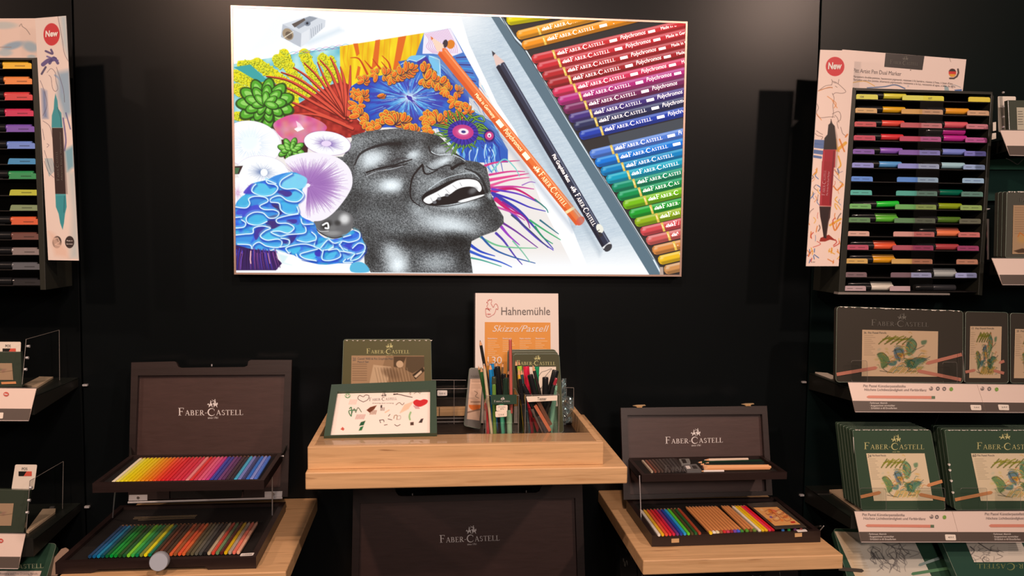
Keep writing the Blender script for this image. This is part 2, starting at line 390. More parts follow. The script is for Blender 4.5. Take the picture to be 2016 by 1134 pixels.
# ------------------------------------------------------------------ the setting
def struct(name, o): o['kind'] = 'structure'; return o
wb = MB().box((-.772, 0, 0), (.9075, .03, 2.9)).build('wall_back', WALLM, bevel=.0012); struct('', wb)
wl = MB().box((-2.6, 0, 0), (-.7755, .03, 2.9)).build('wall_left', mat('matt_black_laminate', (.0030, .0042, .0048), .34, kind='wall', spec=.10), bevel=.0012); struct('', wl)
wr = MB().box((.911, 0, 0), (3.0, .03, 2.9)).build('wall_right', WALLG, bevel=.0012); struct('', wr)
tr = MB().box((-2.6, .026, 0), (3.0, .06, 2.9)).build('trim_1', BLACKPL); struct('', tr)
fm = mat('dark_floor', (.05, .04, .035), .5, kind='wall')
fl = MB().box((-2.6, -3.6, -.05), (3.0, .06, 0)).build('floor', fm); struct('', fl)

# ------------------------------------------------------------------ the backlit poster
BX = thing('lightbox', 'large backlit poster of a laughing face, flowers and colouring pencils on the black wall', 'lightbox', (.0727, -.01, 1.448))
x0, x1, z0, z1 = -.4344, .5796, 1.4480, 2.0308
boxpart('housing', (x0, -.026, z0), (x1, -.0008, z1), ALU, BX, .0015)
mb = MB(); t = .0042
for a, b in (((x0, z0), (x1, z0+t)), ((x0, z1-t), (x1, z1)), ((x0, z0+t), (x0+t, z1-t)), ((x1-t, z0+t), (x1, z1-t))): mb.box((a[0], -.0305, a[1]), (b[0], -.0255, b[1]))
mb.build('rim', mat('pinkish_aluminium', alb((215, 165, 140)), .3, metal=.6), BX)
PP = Plane(-.0272)
def pp(x, z): a = project(np.array([x, -.0272, z])); return (float(a[0]), float(a[1]))
q = [pp(x0+t, z1-t), pp(x1-t, z1-t), pp(x1-t, z0+t), pp(x0+t, z0+t)]
cv = Canvas(PP, q, 1180, 670, (253, 254, 255)); R = cv.rng
A = lambda L: [(440+x/3.779, y/3.779) for x, y in L]
B = lambda L: [(900+x/3.779, y/3.779) for x, y in L]
Cc = lambda L: [(440+x/3.91, 270+y/3.91) for x, y in L]
D = lambda L: [(900+x/3.91, 270+y/3.91) for x, y in L]
E = lambda L: [(660+x/3.912, 250+y/3.912) for x, y in L]
G = lambda L: [(680+x/5.4, 110+y/5.4) for x, y in L]
H = lambda L: [(456+x/5.04, 320+y/5.04) for x, y in L]
def vn(X, Y, s, seed=0):
    """smooth value noise 0..1"""
    g = np.random.RandomState(seed).rand(128, 128); x, y = X/s+31.3, Y/s+17.7
    xi, yi = np.floor(x).astype(int), np.floor(y).astype(int); fx, fy = x-xi, y-yi; fx = fx*fx*(3-2*fx); fy = fy*fy*(3-2*fy)
    a = lambda i, j: g[(yi+j) % 128, (xi+i) % 128]
    return (a(0, 0)*(1-fx)+a(1, 0)*fx)*(1-fy)+(a(0, 1)*(1-fx)+a(1, 1)*fx)*fy
# the pale plank the things lie on
def plank(X, Y):
    g = .55*vn(X*.12+Y*.05, Y+X*.22, 1.6, 3)+.45*vn(X*.3, Y+X*.22, .8, 4)
    c = np.stack([212-28*g, 224-24*g, 232-18*g], -1)
    bright = np.clip((Y-455)/75, 0, 1)+np.clip((120-Y)/110, 0, 1)*np.clip((985-X)/60, 0, 1)  # white fade paints the lightbox glow into the print
    bright = np.clip(bright, 0, 1)[..., None]
    return c*(1-bright)+np.array([253, 254, 255])*bright
cv.fill([(905, 20), (985, 20), (1310, 560), (1085, 560)], plank)
cv.fill(A([(80, 470), (430, 340), (760, 290), (400, 60), (300, 200)]), (240, 248, 253), .5, 12)
# sheet of paper and the drawing on it
SH = A([(70, 478), (1690, 212)])+D([(520, 190), (660, 530), (790, 790), (890, 985)])+D([(900, 1075)])+Cc([(70, 1075)])
cv.fill(A([(60, 420), (1700, 150)])+B([(60, 330), (440, 980)])+D([(560, 230), (830, 560), (1000, 985), (1010, 1080)])+Cc([(60, 1080)]), (252, 253, 255))
cv.fill(SH, lambda X, Y: np.stack([238+12*np.clip((Y-490)/40, 0, 1), 232+20*np.clip((Y-490)/40, 0, 1), 228+27*np.clip((Y-490)/40, 0, 1)], -1))
# teal and pale ground top left, coral stalks covered in yellow knobs
cv.fill(A([(70, 478), (870, 342), (870, 700), (560, 780), (60, 950)]), lambda X, Y: np.stack([190-90*vn(X, Y, 14, 1), 232-45*vn(X, Y, 14, 1), 232-30*vn(X, Y, 14, 1)], -1))
for pts, w in (([(450, 400), (520, 560), (650, 700)], 20), ([(250, 470), (430, 600), (560, 700)], 22), ([(600, 400), (650, 520), (700, 620)], 21), ([(90, 560), (280, 640), (520, 760)], 23),
               ([(100, 660), (200, 700)], 22), ([(740, 440), (790, 520), (760, 600)], 22), ([(100, 860), (190, 880)], 16), ([(130, 480), (250, 480), (330, 520)], 16), ([(400, 440), (420, 470)], 20), ([(800, 440), (850, 600)], 14)):
    P = A(smooth(pts, 8)); cv.line(P, w, (238, 225, 25))
    for p in P:
        for k in range(11):
            a, r = R.rand()*6.28, w*.55*math.sqrt(R.rand()); x, y = p[0]+r*math.cos(a), p[1]+r*math.sin(a); g = R.rand()
            cv.ell(x+.5, y+.6, 2.3, 1.8, R.rand()*180, (110, 115, 12), .75); cv.ell(x, y, 2.0, 1.5, R.rand()*180, (250-40*g, 240-20*g, 40+20*g))
cv.fill(A([(75, 500), (200, 480), (330, 600), (270, 615)]), (60, 165, 165)); cv.fill(A([(560, 720), (605, 740), (560, 755)]), (80, 180, 190))
for k in range(9):
    x = 470+k*48; cv.line(A(smooth([(x, 412-k*6), (x+50, 385-k*7), (x+110, 400-k*7), (x+160, 385-k*7)])), .9, (190, 90, 170) if k % 2 else (60, 160, 190), .7)
# yellow and orange pillars
def pil(X, Y):
    g = vn(X, Y*.3, 7, 8); return np.stack([232+18*g, 175+55*g, 10+25*g], -1)
cv.fill(A([(865, 345), (1492, 245), (1500, 330), (1420, 480), (1200, 560), (1010, 620), (940, 640), (870, 600)]), pil)
for P in ([(965, 325), (1000, 322), (1012, 400), (990, 420)], [(1130, 300), (1165, 293), (1150, 480), (1100, 520)], [(1300, 278), (1360, 266), (1320, 440), (1290, 520), (1260, 520)],
          [(1000, 490), (1020, 500), (1010, 560), (980, 590)]): cv.fill(A(P), (225, 105, 30))
for x in (900, 930, 1040, 1080, 1200, 1240, 1400, 1450): cv.line(A(smooth([(x, 350-(x-870)*.16), (x-8, 430), (x+6, 500)])), 2.4, (235, 150, 20), .5)
# upper right: pale pink swirls, blue leaves, deep blue field
cv.fill(A([(1492, 245), (1690, 212), (1900, 560), (1900, 760), (1500, 560), (1400, 490)]), (70, 120, 200))
cv.fill(A([(1492, 245), (1690, 212), (1780, 390), (1700, 420), (1560, 400), (1480, 400)]), (240, 232, 245))
for k in range(16):
    a = k/15; cv.line(A(smooth([(1500+k*11, 252-k*2.5), (1530+k*12, 300), (1510+k*15, 350), (1560+k*12, 395)])), .9, (205, 120, 180), .8)
cv.ell(440+1690/3.779, 330/3.779, 8, 9, 20, (225, 130, 40)); cv.ell(440+1650/3.779, 325/3.779, 5, 8, 10, (60, 50, 60))
cv.fill(G([(560, 60), (900, 0), (1290, 400), (1310, 560), (1560, 700), (1728, 1000), (1728, 1134), (1300, 1134), (1000, 800)]), (45, 95, 190))
for k in range(120):
    x, y = R.rand()*760+900, R.rand()*950+60; c = ((90, 185, 230), (35, 70, 170), (150, 220, 245), (60, 40, 120))[R.randint(4)]
    cv.line(G([(x, y), (x+60*R.rand()+20, y+60), (x+60+70*R.rand(), y+130)]), 1.6, c, .75, .4)
for P in ([(590, 90), (680, 40), (760, 60), (850, 0), (700, 0), (640, 60)], [(890, 0), (1000, 40), (1010, 230), (960, 180), (900, 80)]):
    cv.fill(G(smooth(P, 4, True)), (120, 195, 235)); cv.line(G(P[:4]), 1.2, (230, 245, 252))
cv.fill(G([(760, 60), (860, 10), (920, 110), (880, 140), (770, 110)]), (70, 50, 150))
for k in range(9): cv.line(G([(1180+k*14, 20+k*36), (1300+k*14, 10+k*44)]), 2.2, ((60, 40, 110), (60, 165, 225))[k % 2], .9)
for k in range(26):
    x = 1180+R.rand()*460; cv.line(G(smooth([(x, 940+R.rand()*60), (x+60*(R.rand()-.3), 1040), (x+110*(R.rand()-.4), 1134), (x+50, 1240)])), 2.6, ((120, 195, 235), (50, 110, 215), (205, 235, 248), (30, 60, 170))[k % 4], .9, 1.)
cv.fill([(887, 56), (1038.5, 329), (1069, 405.5), (1127.6, 522), (1130, 545), (1160, 545), (1155.8, 522), (1112, 413), (1043, 329), (1016, 259), (979, 204), (924, 87), (903, 45)], (252, 253, 255))
cv.fill([(905, 25), (924, 87), (979, 204), (1016, 259), (1043, 329), (1112, 413), (1155.8, 522), (1160, 545), (1310, 545), (985, 25)], plank)
# magenta, violet and green fan at the right of the chin
def hair(P, w, c, w1=.5): cv.line(D(smooth(P, 8)), w/3.91, c, 1, w1/3.91*2)
for P, w, c in (([(215, 220), (300, 195), (480, 180)], 20, (215, 60, 130)), ([(250, 290), (400, 265), (520, 265)], 18, (215, 60, 140)), ([(250, 330), (420, 300), (550, 280)], 26, (225, 70, 140)),
                ([(250, 375), (400, 330), (555, 310)], 22, (230, 90, 150)), ([(260, 390), (430, 380), (590, 400)], 20, (200, 60, 150)), ([(265, 420), (450, 400), (655, 520)], 30, (200, 30, 110)),
                ([(270, 400), (480, 440), (640, 510)], 18, (100, 60, 190)), ([(270, 430), (420, 480), (560, 540), (680, 570)], 20, (60, 50, 180)), ([(280, 440), (470, 560), (600, 700), (740, 860)], 28, (55, 60, 170)),
                ([(290, 470), (400, 560), (520, 690), (640, 800), (740, 870)], 30, (85, 60, 190)), ([(300, 480), (400, 560), (500, 600)], 34, (205, 30, 110)), ([(310, 540), (420, 580), (520, 640)], 18, (200, 80, 160)),
                ([(560, 640), (680, 720), (795, 790)], 16, (60, 170, 110)), ([(600, 690), (660, 770), (735, 820)], 16, (40, 150, 100)), ([(640, 640), (720, 700), (780, 745)], 14, (50, 110, 130)),
                ([(350, 660), (460, 730), (620, 850)], 18, (110, 50, 150)), ([(340, 690), (400, 760), (480, 830)], 24, (150, 60, 190)), ([(300, 740), (360, 800), (440, 910), (500, 980)], 20, (80, 60, 170)),
                ([(180, 770), (300, 830), (430, 850), (610, 855)], 16, (110, 190, 140)), ([(190, 770), (280, 860), (420, 920), (600, 970)], 18, (40, 90, 160)), ([(100, 830), (180, 880), (290, 915)], 26, (40, 70, 190)),
                ([(100, 880), (200, 920), (330, 960), (420, 1000)], 22, (50, 90, 200)), ([(110, 930), (200, 950), (340, 995)], 14, (60, 160, 140)), ([(430, 800), (500, 880), (560, 960)], 12, (120, 190, 160)),
                ([(270, 260), (360, 170), (440, 230), (480, 300)], 12, (120, 205, 200)), ([(500, 370), (560, 345), (600, 350)], 8, (150, 90, 190)), ([(420, 600), (560, 720), (700, 850)], 14, (60, 70, 110)),
                ([(600, 480), (680, 545), (700, 580)], 12, (50, 130, 120)), ([(350, 500), (520, 620), (560, 700)], 16, (150, 30, 140))): hair(P, w, c, 3)
# red spiky plant
REDC = lambda X, Y: np.stack([200-75*vn(X, Y, 6, 11), 60-38*vn(X, Y, 6, 11), 48-25*vn(X, Y, 6, 11)], -1)
cv.fill(A(smooth([(440, 870), (560, 770), (700, 690), (830, 620), (940, 640), (950, 830), (1060, 960), (960, 1020), (760, 1010)], 4, True)), REDC)
for P, w in (([(300, 620), (480, 660), (700, 780), (950, 900)], 26), ([(320, 570), (480, 600), (640, 690), (900, 880)], 28), ([(430, 540), (560, 590), (720, 700), (900, 860)], 24), ([(520, 505), (620, 570), (740, 680), (900, 840)], 28),
             ([(600, 470), (700, 570), (790, 700), (900, 850)], 26), ([(700, 465), (760, 600), (830, 720), (930, 880)], 34), ([(720, 450), (790, 530), (840, 640), (930, 860)], 28), ([(795, 430), (840, 520), (880, 650), (920, 860)], 38),
             ([(870, 500), (900, 620), (920, 860)], 36), ([(945, 490), (940, 640), (930, 860)], 34), ([(440, 735), (600, 800), (900, 930)], 28), ([(450, 860), (700, 860), (960, 960)], 24)):
    Q = smooth(P, 8); cv.line(A(Q), 2.2, (110, 25, 20), 1, w*1.15/3.779); cv.line(A([(x, y-5) for x, y in Q]), 1.2, (222, 82, 62), 1, w*.85/3.779)
for P in ([(945, 430), (1010, 440), (1070, 550)], [(1050, 450), (1110, 520)], [(1110, 440), (1165, 510)], [(1180, 415), (1230, 470), (1250, 560)], [(1175, 460), (1240, 540)]): cv.line(A(smooth(P, 6)), 1.2, (200, 70, 25), 1, 4.5)
# blue starburst with orange petals
def burst(X, Y):
    x, y = X-806, Y-192; r = np.sqrt((x/1.25)**2+y**2); th = np.arctan2(y, x/1.25)
    g = vn(th*14+90, r*.05+40, 1., 21); h = vn(X, Y, 1.6, 22); k = np.clip(r/75, 0, 1)
    c = np.stack([90-60*k, 185-110*k, 240-55*k], -1)*(1-.0*g[..., None]); m = np.clip((g-.42)*4, 0, 1)[..., None]
    c = c*(1-m*.75)+np.array([60, 50, 165])*m*.75; w = np.clip(1-r/16, 0, 1)[..., None]; w2 = (np.clip((.35-g)*5, 0, 1)*np.clip(h, 0, 1)*(1-k))[..., None]
    return (c*(1-w)+255*w)*(1-w2)+np.array([170, 235, 250])*w2
cv.fill(G(smooth([(60, 330), (260, 230), (420, 200), (620, 130), (780, 110), (960, 200), (1100, 270), (1290, 380), (1310, 540), (1250, 640), (1180, 720), (1000, 760), (820, 800), (640, 770), (440, 760), (260, 760), (110, 640), (50, 480)], 4, True)), burst)
cv.line(G([(660, 430), (700, 470), (780, 540), (860, 600)]), 4, (70, 50, 160)); cv.ell(680+685/5.4, 110+450/5.4, 5, 4, 30, (70, 60, 170))
for k in range(210):
    a = R.rand()*6.28; r0 = 6+R.rand()*44; r1 = r0+8+R.rand()*18
    cv.line([(806+1.25*r0*math.cos(a), 192+r0*math.sin(a)), (806+1.25*r1*math.cos(a), 192+r1*math.sin(a))], 1.3, ((150, 225, 248), (45, 60, 165), (60, 120, 225), (70, 50, 150), (200, 242, 252))[k % 5], .75, .5)
def petals(cx, cy, n, L, wd, a0, a1, sc=1.):
    for k in range(n):
        a = math.radians(a0+(a1-a0)*k/max(1, n-1)+R.randn()*6); l = L*(.8+.4*R.rand())
        x, y = 680+cx/5.4+l*.55*math.cos(a), 110+cy/5.4-l*.55*math.sin(a); d = -math.degrees(a)
        cv.ell(x+.4, y+.8, l*.62, wd*.72, d, (60, 25, 60), .9); cv.ell(x, y, l*.56, wd*.62, d, (245, 195, 60)); cv.ell(x+.2, y+.4, l*.47, wd*.46, d, (228, 95, 30)); cv.ell(x-.5, y-.7, l*.26, wd*.18, d, (250, 150, 60), .8)
for c in ((110, 400, 6, 11, 6, 60, 300), (180, 430, 8, 14, 7, -40, 250), (340, 430, 3, 13, 5, -20, 20), (200, 260, 6, 12, 7, -60, 200), (330, 190, 4, 13, 7, 90, 250), (420, 200, 6, 13, 7, -100, 100), (500, 220, 6, 14, 8, -160, 60),
          (580, 200, 6, 15, 8, -110, 90), (640, 170, 6, 17, 7, -60, 100), (690, 140, 4, 13, 7, -50, 60), (830, 170, 7, 19, 8, -60, 110), (850, 250, 6, 18, 9, -140, 60), (940, 260, 6, 14, 8, -140, 80), (1010, 290, 6, 16, 9, -120, 60),
          (1090, 370, 8, 14, 7, 60, 260), (1190, 370, 5, 12, 6, -60, 100), (1170, 480, 6, 17, 7, 90, 330), (1250, 500, 4, 14, 8, 200, 330), (130, 530, 5, 17, 7, 150, 350), (150, 630, 6, 16, 8, -20, 180), (230, 700, 5, 14, 8, 100, 300),
          (300, 760, 5, 14, 8, 60, 240), (380, 740, 5, 15, 8, 70, 200), (450, 660, 6, 16, 10, 40, 220), (520, 720, 9, 21, 9, -20, 170), (600, 700, 6, 18, 8, -60, 60), (620, 780, 5, 15, 8, -40, 30), (730, 800, 3, 13, 9, 40, 120),
          (880, 650, 4, 15, 8, 100, 240), (960, 690, 8, 18, 9, 30, 200), (900, 750, 5, 15, 8, 120, 250), (990, 700, 5, 15, 8, -40, 70), (1090, 650, 4, 15, 8, 0, 120), (1170, 640, 5, 16, 9, -70, 60), (870, 790, 4, 13, 7, 160, 330), (1300, 600, 5, 13, 5, -40, 180)):
    petals(*c)
# green rosettes
def rosette(cx, cy, R0, n, cols):
    for ring_, rr in ((0, 1.), (1, .68), (2, .38)):
        for k in range(n-ring_*2):
            a = 6.283*(k+.5*ring_)/(n-ring_*2)+.3; x, y = cx+R0*rr*.62*math.cos(a), cy+R0*rr*.5*math.sin(a); L = R0*(.48-.1*ring_)
            cv.ell(x+.5, y+.9, L, L*.55, math.degrees(a), (35, 70, 20), .9); cv.ell(x, y, L*.84, L*.42, math.degrees(a), cols[0]); cv.ell(x-.8, y-.9, L*.55, L*.22, math.degrees(a), cols[1], .8)
cv.fill(A([(340, 840), (460, 880), (420, 1000), (360, 950)]), (60, 25, 30)); cv.fill(A([(430, 1040), (640, 1000), (620, 1180), (450, 1180)]), (70, 30, 35))
rosette(*A([(310, 770)])[0], 54, 11, ((85, 170, 45), (165, 225, 115)))
# pink stone
cv.fill(A(smooth([(370, 930), (450, 870), (560, 850), (700, 890), (770, 950), (700, 1010), (560, 1070), (440, 1030)], 6, True)), lambda X, Y: np.stack([225-20*vn(X, Y, 9, 31)-60*np.clip((X-600)/40, 0, 1)*np.clip((Y-262)/15, 0, 1), 75+70*vn(X, Y, 12, 32), 130+40*vn(X, Y, 9, 33)], -1))
cv.fill(A([(540, 900), (570, 920), (600, 960), (550, 980), (525, 960), (550, 945)]), (255, 250, 253)); cv.ell(440+560/3.779, 925/3.779, 32, 10, -8, (245, 170, 200), .45, .8)
# pale mushroom caps
def cap(cx, cy, rx, ry, ang, edge, gill, n=70, c0=(.15, .92), fillc=(252, 253, 255), hub=None):
    cv.ell(cx, cy, rx+.8, ry+.8, ang, edge, .6); cv.ell(cx, cy, rx, ry, ang, fillc)
    q, s = math.cos(math.radians(ang)), math.sin(math.radians(ang)); hx, hy = hub or (cx, cy)
    for k in range(n):
        a = 6.283*(k+R.rand()*.6)/n; r1 = c0[1]*(.6+.4*R.rand()); ex, ey = rx*r1*math.cos(a), ry*r1*math.sin(a); x, y = cx+ex*q-ey*s, cy+ex*s+ey*q
        cv.line([(hx+(x-hx)*c0[0], hy+(y-hy)*c0[0]), (x, y)], .9, gill, .75, .4)
cap(*A([(200, 1070)])[0], 60, 45, 8, (190, 150, 210), (195, 215, 235), 60, (.5, .95)); cv.ell(*A([(190, 1040)])[0], 24, 28, 0, (235, 248, 252), .7, .5)
cap(*Cc([(300, 270)])[0], 51, 32, 6, (200, 190, 220), (110, 130, 175), 60, (.12, .62)); cv.ell(*Cc([(312, 272)])[0], 7, 7, 0, (255, 255, 255))
cap(*Cc([(110, 430)])[0], 22, 30, 0, (240, 240, 250), (210, 160, 205), 26, (.1, .8))
cv.fill(Cc([(75, 225), (150, 220), (120, 285), (75, 285)]), (60, 40, 40)); cv.fill(Cc([(75, 235), (125, 235), (110, 280), (75, 285)]), (70, 110, 75))
# the face, a pencil drawing in grey
FACE = A([(950, 1010), (1080, 975), (1290, 955), (1500, 985), (1600, 1010)])+E([(820, 90), (930, 200), (1000, 255), (1100, 270), (1165, 310), (1190, 420), (1200, 520), (1240, 600), (1295, 690), (1298, 740), (1240, 800), (1130, 840), (1050, 880), (1035, 960), (1060, 1125)])+H([(1381, 1090), (1320, 1000), (1310, 800), (1240, 690), (1180, 640), (1200, 540), (1000, 500), (1150, 300), (1200, 150)])+E([(0, 230), (60, 230), (130, 100)])
cv.fill(FACE, (84, 86, 88))
e = lambda x, y: (660+x/3.912, 250+y/3.912)
def bl(x, y, rx, ry, a, g, al=1.): cv.ell(*e(x, y), rx*1.28/3.912, ry*1.28/3.912, a, (g*.96, g, g*1.02), al, 1.)
cvb = cv.C.copy()
for t_ in ((160, 130, 170, 70, -20, 150, .8), (420, 80, 260, 60, -5, 120, .6), (470, 130, 150, 50, -10, 30, .8), (620, 230, 120, 90, -30, 160, .9), (600, 215, 60, 40, -20, 235, .9), (300, 250, 150, 80, -28, 225, 1.), (250, 240, 100, 80, -30, 240, .8),
           (190, 300, 40, 130, 5, 150, .7), (400, 450, 190, 90, -5, 200, .9), (430, 450, 110, 62, 0, 253, 1.), (250, 420, 140, 100, 0, 130, .6), (800, 100, 130, 60, 10, 60, .9), (820, 180, 110, 50, 5, 190, .9), (730, 140, 70, 80, 20, 40, .6),
           (830, 265, 130, 42, -25, 235, 1.), (750, 300, 80, 45, -25, 190, .8), (960, 280, 50, 45, 0, 60, .8), (1080, 310, 90, 60, 20, 60, .7), (700, 430, 110, 150, 20, 150, .8), (780, 420, 90, 40, -25, 190, .7), (1000, 340, 150, 40, 5, 150, .8),
           (560, 520, 60, 160, 0, 60, .7), (330, 620, 230, 130, 0, 85, .8), (350, 700, 200, 80, 10, 120, .6), (640, 640, 120, 60, 30, 175, .8), (830, 730, 330, 110, 5, 190, 1.), (900, 760, 230, 70, 8, 235, .9), (950, 600, 230, 50, -3, 225, .9),
           (1180, 590, 80, 130, 10, 50, .9), (1240, 720, 80, 90, 0, 55, .9), (1190, 530, 25, 40, -15, 200, .8), (500, 800, 200, 60, 8, 130, .7), (680, 890, 330, 80, 8, 38, 1.), (950, 890, 160, 90, 15, 30, 1.), (990, 1000, 90, 140, 0, 45, .9), (260, 850, 120, 150, 0, 70, .7),
           (280, 1000, 60, 130, 0, 45, .8), (430, 960, 90, 90, 40, 200, .9), (480, 1060, 120, 130, 20, 250, 1.), (620, 1020, 60, 110, 10, 80, .8), (780, 1050, 170, 90, 0, 175, .9), (150, 560, 110, 160, 20, 60, .8), (60, 220, 60, 60, 0, 110, .5), (170, 420, 60, 90, 10, 100, .5)): bl(*t_)
# keep the shading inside the face outline, then grain it like pencil on rough paper
msk = np.zeros(cv.X.shape)
sv = cv.C.copy(); cv.C[:] = 0; cv.fill(FACE, (1, 1, 1)); msk = cv.C[..., :1].copy()
gr = (vn(cv.X, cv.Y, .9, 41)+vn(cv.X, cv.Y, 1.5, 42)-1)[..., None]; lum = sv[..., 1:2]
amp = np.clip(1-np.abs(lum-115)/140, 0.28, 1)*74
cv.C = cvb*(1-msk)+np.clip(sv+gr*amp, 12, 255)*msk
K = (28, 24, 26)
def el(P, w, c=K, a=1., w1=None): cv.line(E(smooth(P, 8)), w/3.912, c, a, (w if w1 is None else w1)/3.912)
el([(150, 290), (190, 210), (280, 160), (400, 130), (500, 130)], 12, (35, 32, 34), .85, 26); el([(240, 350), (330, 320), (430, 300), (510, 275), (590, 250)], 12, K, .95, 9); el([(430, 300), (500, 300), (560, 280)], 22, (40, 38, 40), .9, 6)
el([(440, 265), (500, 240), (560, 245)], 20, (60, 58, 60), .8, 4); el([(330, 300), (420, 290), (520, 240)], 5, (60, 60, 62), .8); el([(240, 380), (330, 340), (430, 325), (520, 300)], 4, (235, 240, 245), .8)
for k in range(8): el([(260+k*22, 345-k*7), (230+k*22, 372-k*7)], 3, K, .7)
el([(670, 290), (600, 380), (578, 480), (590, 560), (655, 610)], 16, K, .95, 7); el([(675, 300), (685, 350), (720, 362), (790, 330)], 16, K, .95, 8); el([(700, 300), (760, 330), (860, 295), (900, 310)], 10, (40, 40, 42), .8, 12)
el([(900, 320), (960, 285), (995, 280)], 26, K, .95, 10); el([(740, 190), (790, 215), (880, 210), (950, 230), (1000, 262)], 7, (230, 240, 245), .9, 5); el([(720, 150), (740, 200), (800, 222)], 12, K, .8, 4); el([(920, 205), (990, 245)], 14, K, .8, 5)
el([(720, 480), (820, 410), (930, 370), (1050, 355), (1110, 395)], 8, (225, 235, 240), .7, 5); el([(1000, 320), (1080, 350), (1130, 400), (1170, 500)], 10, (30, 30, 32), .8, 22)
cv.fill(E(smooth([(665, 560), (690, 510), (770, 470), (870, 420), (960, 395), (1060, 395), (1120, 430), (1140, 480), (1150, 515), (1090, 545), (960, 580), (850, 600), (720, 603)], 5, True)), K)
cv.fill(E(smooth([(680, 570), (700, 540), (780, 500), (870, 450), (950, 410), (1040, 402), (1100, 420), (1128, 470), (1110, 500), (1070, 465), (1010, 460), (940, 480), (880, 520), (800, 545), (760, 575), (720, 592)], 5, True)), (250, 250, 250))
for P in ([(735, 545), (750, 575)], [(790, 515), (812, 540)], [(850, 480), (880, 512)], [(905, 450), (935, 475)], [(960, 430), (975, 455)]): el(P, 4, (150, 150, 155), .8)
for x, y in ((800, 552), (860, 525), (765, 580)): cv.ell(*e(x, y), 4, 3, 0, (110, 110, 115))
cv.ell(*e(1060, 490), 14, 9, -30, (120, 120, 122), .8, .8)
cv.fill(E(smooth([(945, 575), (1010, 550), (1140, 520), (1130, 535), (1020, 575)], 4, True)), (250, 250, 250)); el([(720, 600), (830, 612), (960, 592), (1150, 535)], 7, (40, 40, 42), .8)
# ear
cv.fill(H(smooth([(810, 600), (900, 540), (1000, 490), (1120, 480), (1205, 540), (1190, 660), (1120, 730), (1000, 750), (880, 700)], 5, True)), (105, 105, 107))
h = lambda x, y: (456+x/5.04, 320+y/5.04)
for x, y, rx, ry, a, g in ((1120, 560, 80, 80, 30, 225), (1000, 700, 130, 40, 0, 150), (940, 620, 90, 60, -30, 40), (1050, 600, 50, 40, 10, 60), (1000, 650, 60, 40, 0, 120)): cv.ell(*h(x, y), rx/5.04, ry/5.04, a, (g, g, g), .95, .8)
cv.line(H(smooth([(905, 620), (950, 600), (960, 650), (930, 650)])), 3.5, (245, 245, 245)); cv.line(H(smooth([(820, 620), (870, 680), (960, 680)])), 1.6, (200, 200, 200)); cv.line(H(smooth([(810, 600), (870, 690), (1000, 750), (1110, 730)])), 1.6, (30, 28, 30))
# small white cap and the big lilac gill cap, over the temple
cap(*A([(772, 1065)])[0], 46, 23, 8, (120, 60, 150), (120, 90, 170), 62, (.22, .8), hub=A([(765, 1068)])[0]); cv.ell(*A([(765, 1068)])[0], 10, 5.5, 0, (235, 215, 245))
rosette(*Cc([(520, 95)])[0], 26, 8, ((95, 175, 55), (170, 225, 120)))
LC = Cc([(780, 375)])[0]
cv.fill(Cc(smooth([(470, 180), (620, 120), (790, 130), (900, 170), (975, 250), (993, 350), (960, 440), (860, 570), (760, 640), (660, 640), (590, 600), (600, 450), (600, 300)], 6, True)), (246, 240, 250))
for k in range(290):
    a = -2.35+4.0*(k+R.rand())/290; s0 = .06+.08*R.rand(); Lx, Ly = 88*math.cos(a), 66*math.sin(a); ox, oy = Cc([(650, 370)])[0]; s1 = .55+.42*R.rand()
    if a < -1.2: s1 *= .86
    p0, p1 = (ox+Lx*s0, oy+Ly*s0), (ox+Lx*s1*.98, oy+Ly*s1)
    cv.line([p0, p1], 1.5, ((165, 110, 190), (200, 160, 215), (120, 70, 150))[k % 3], .8, .5)
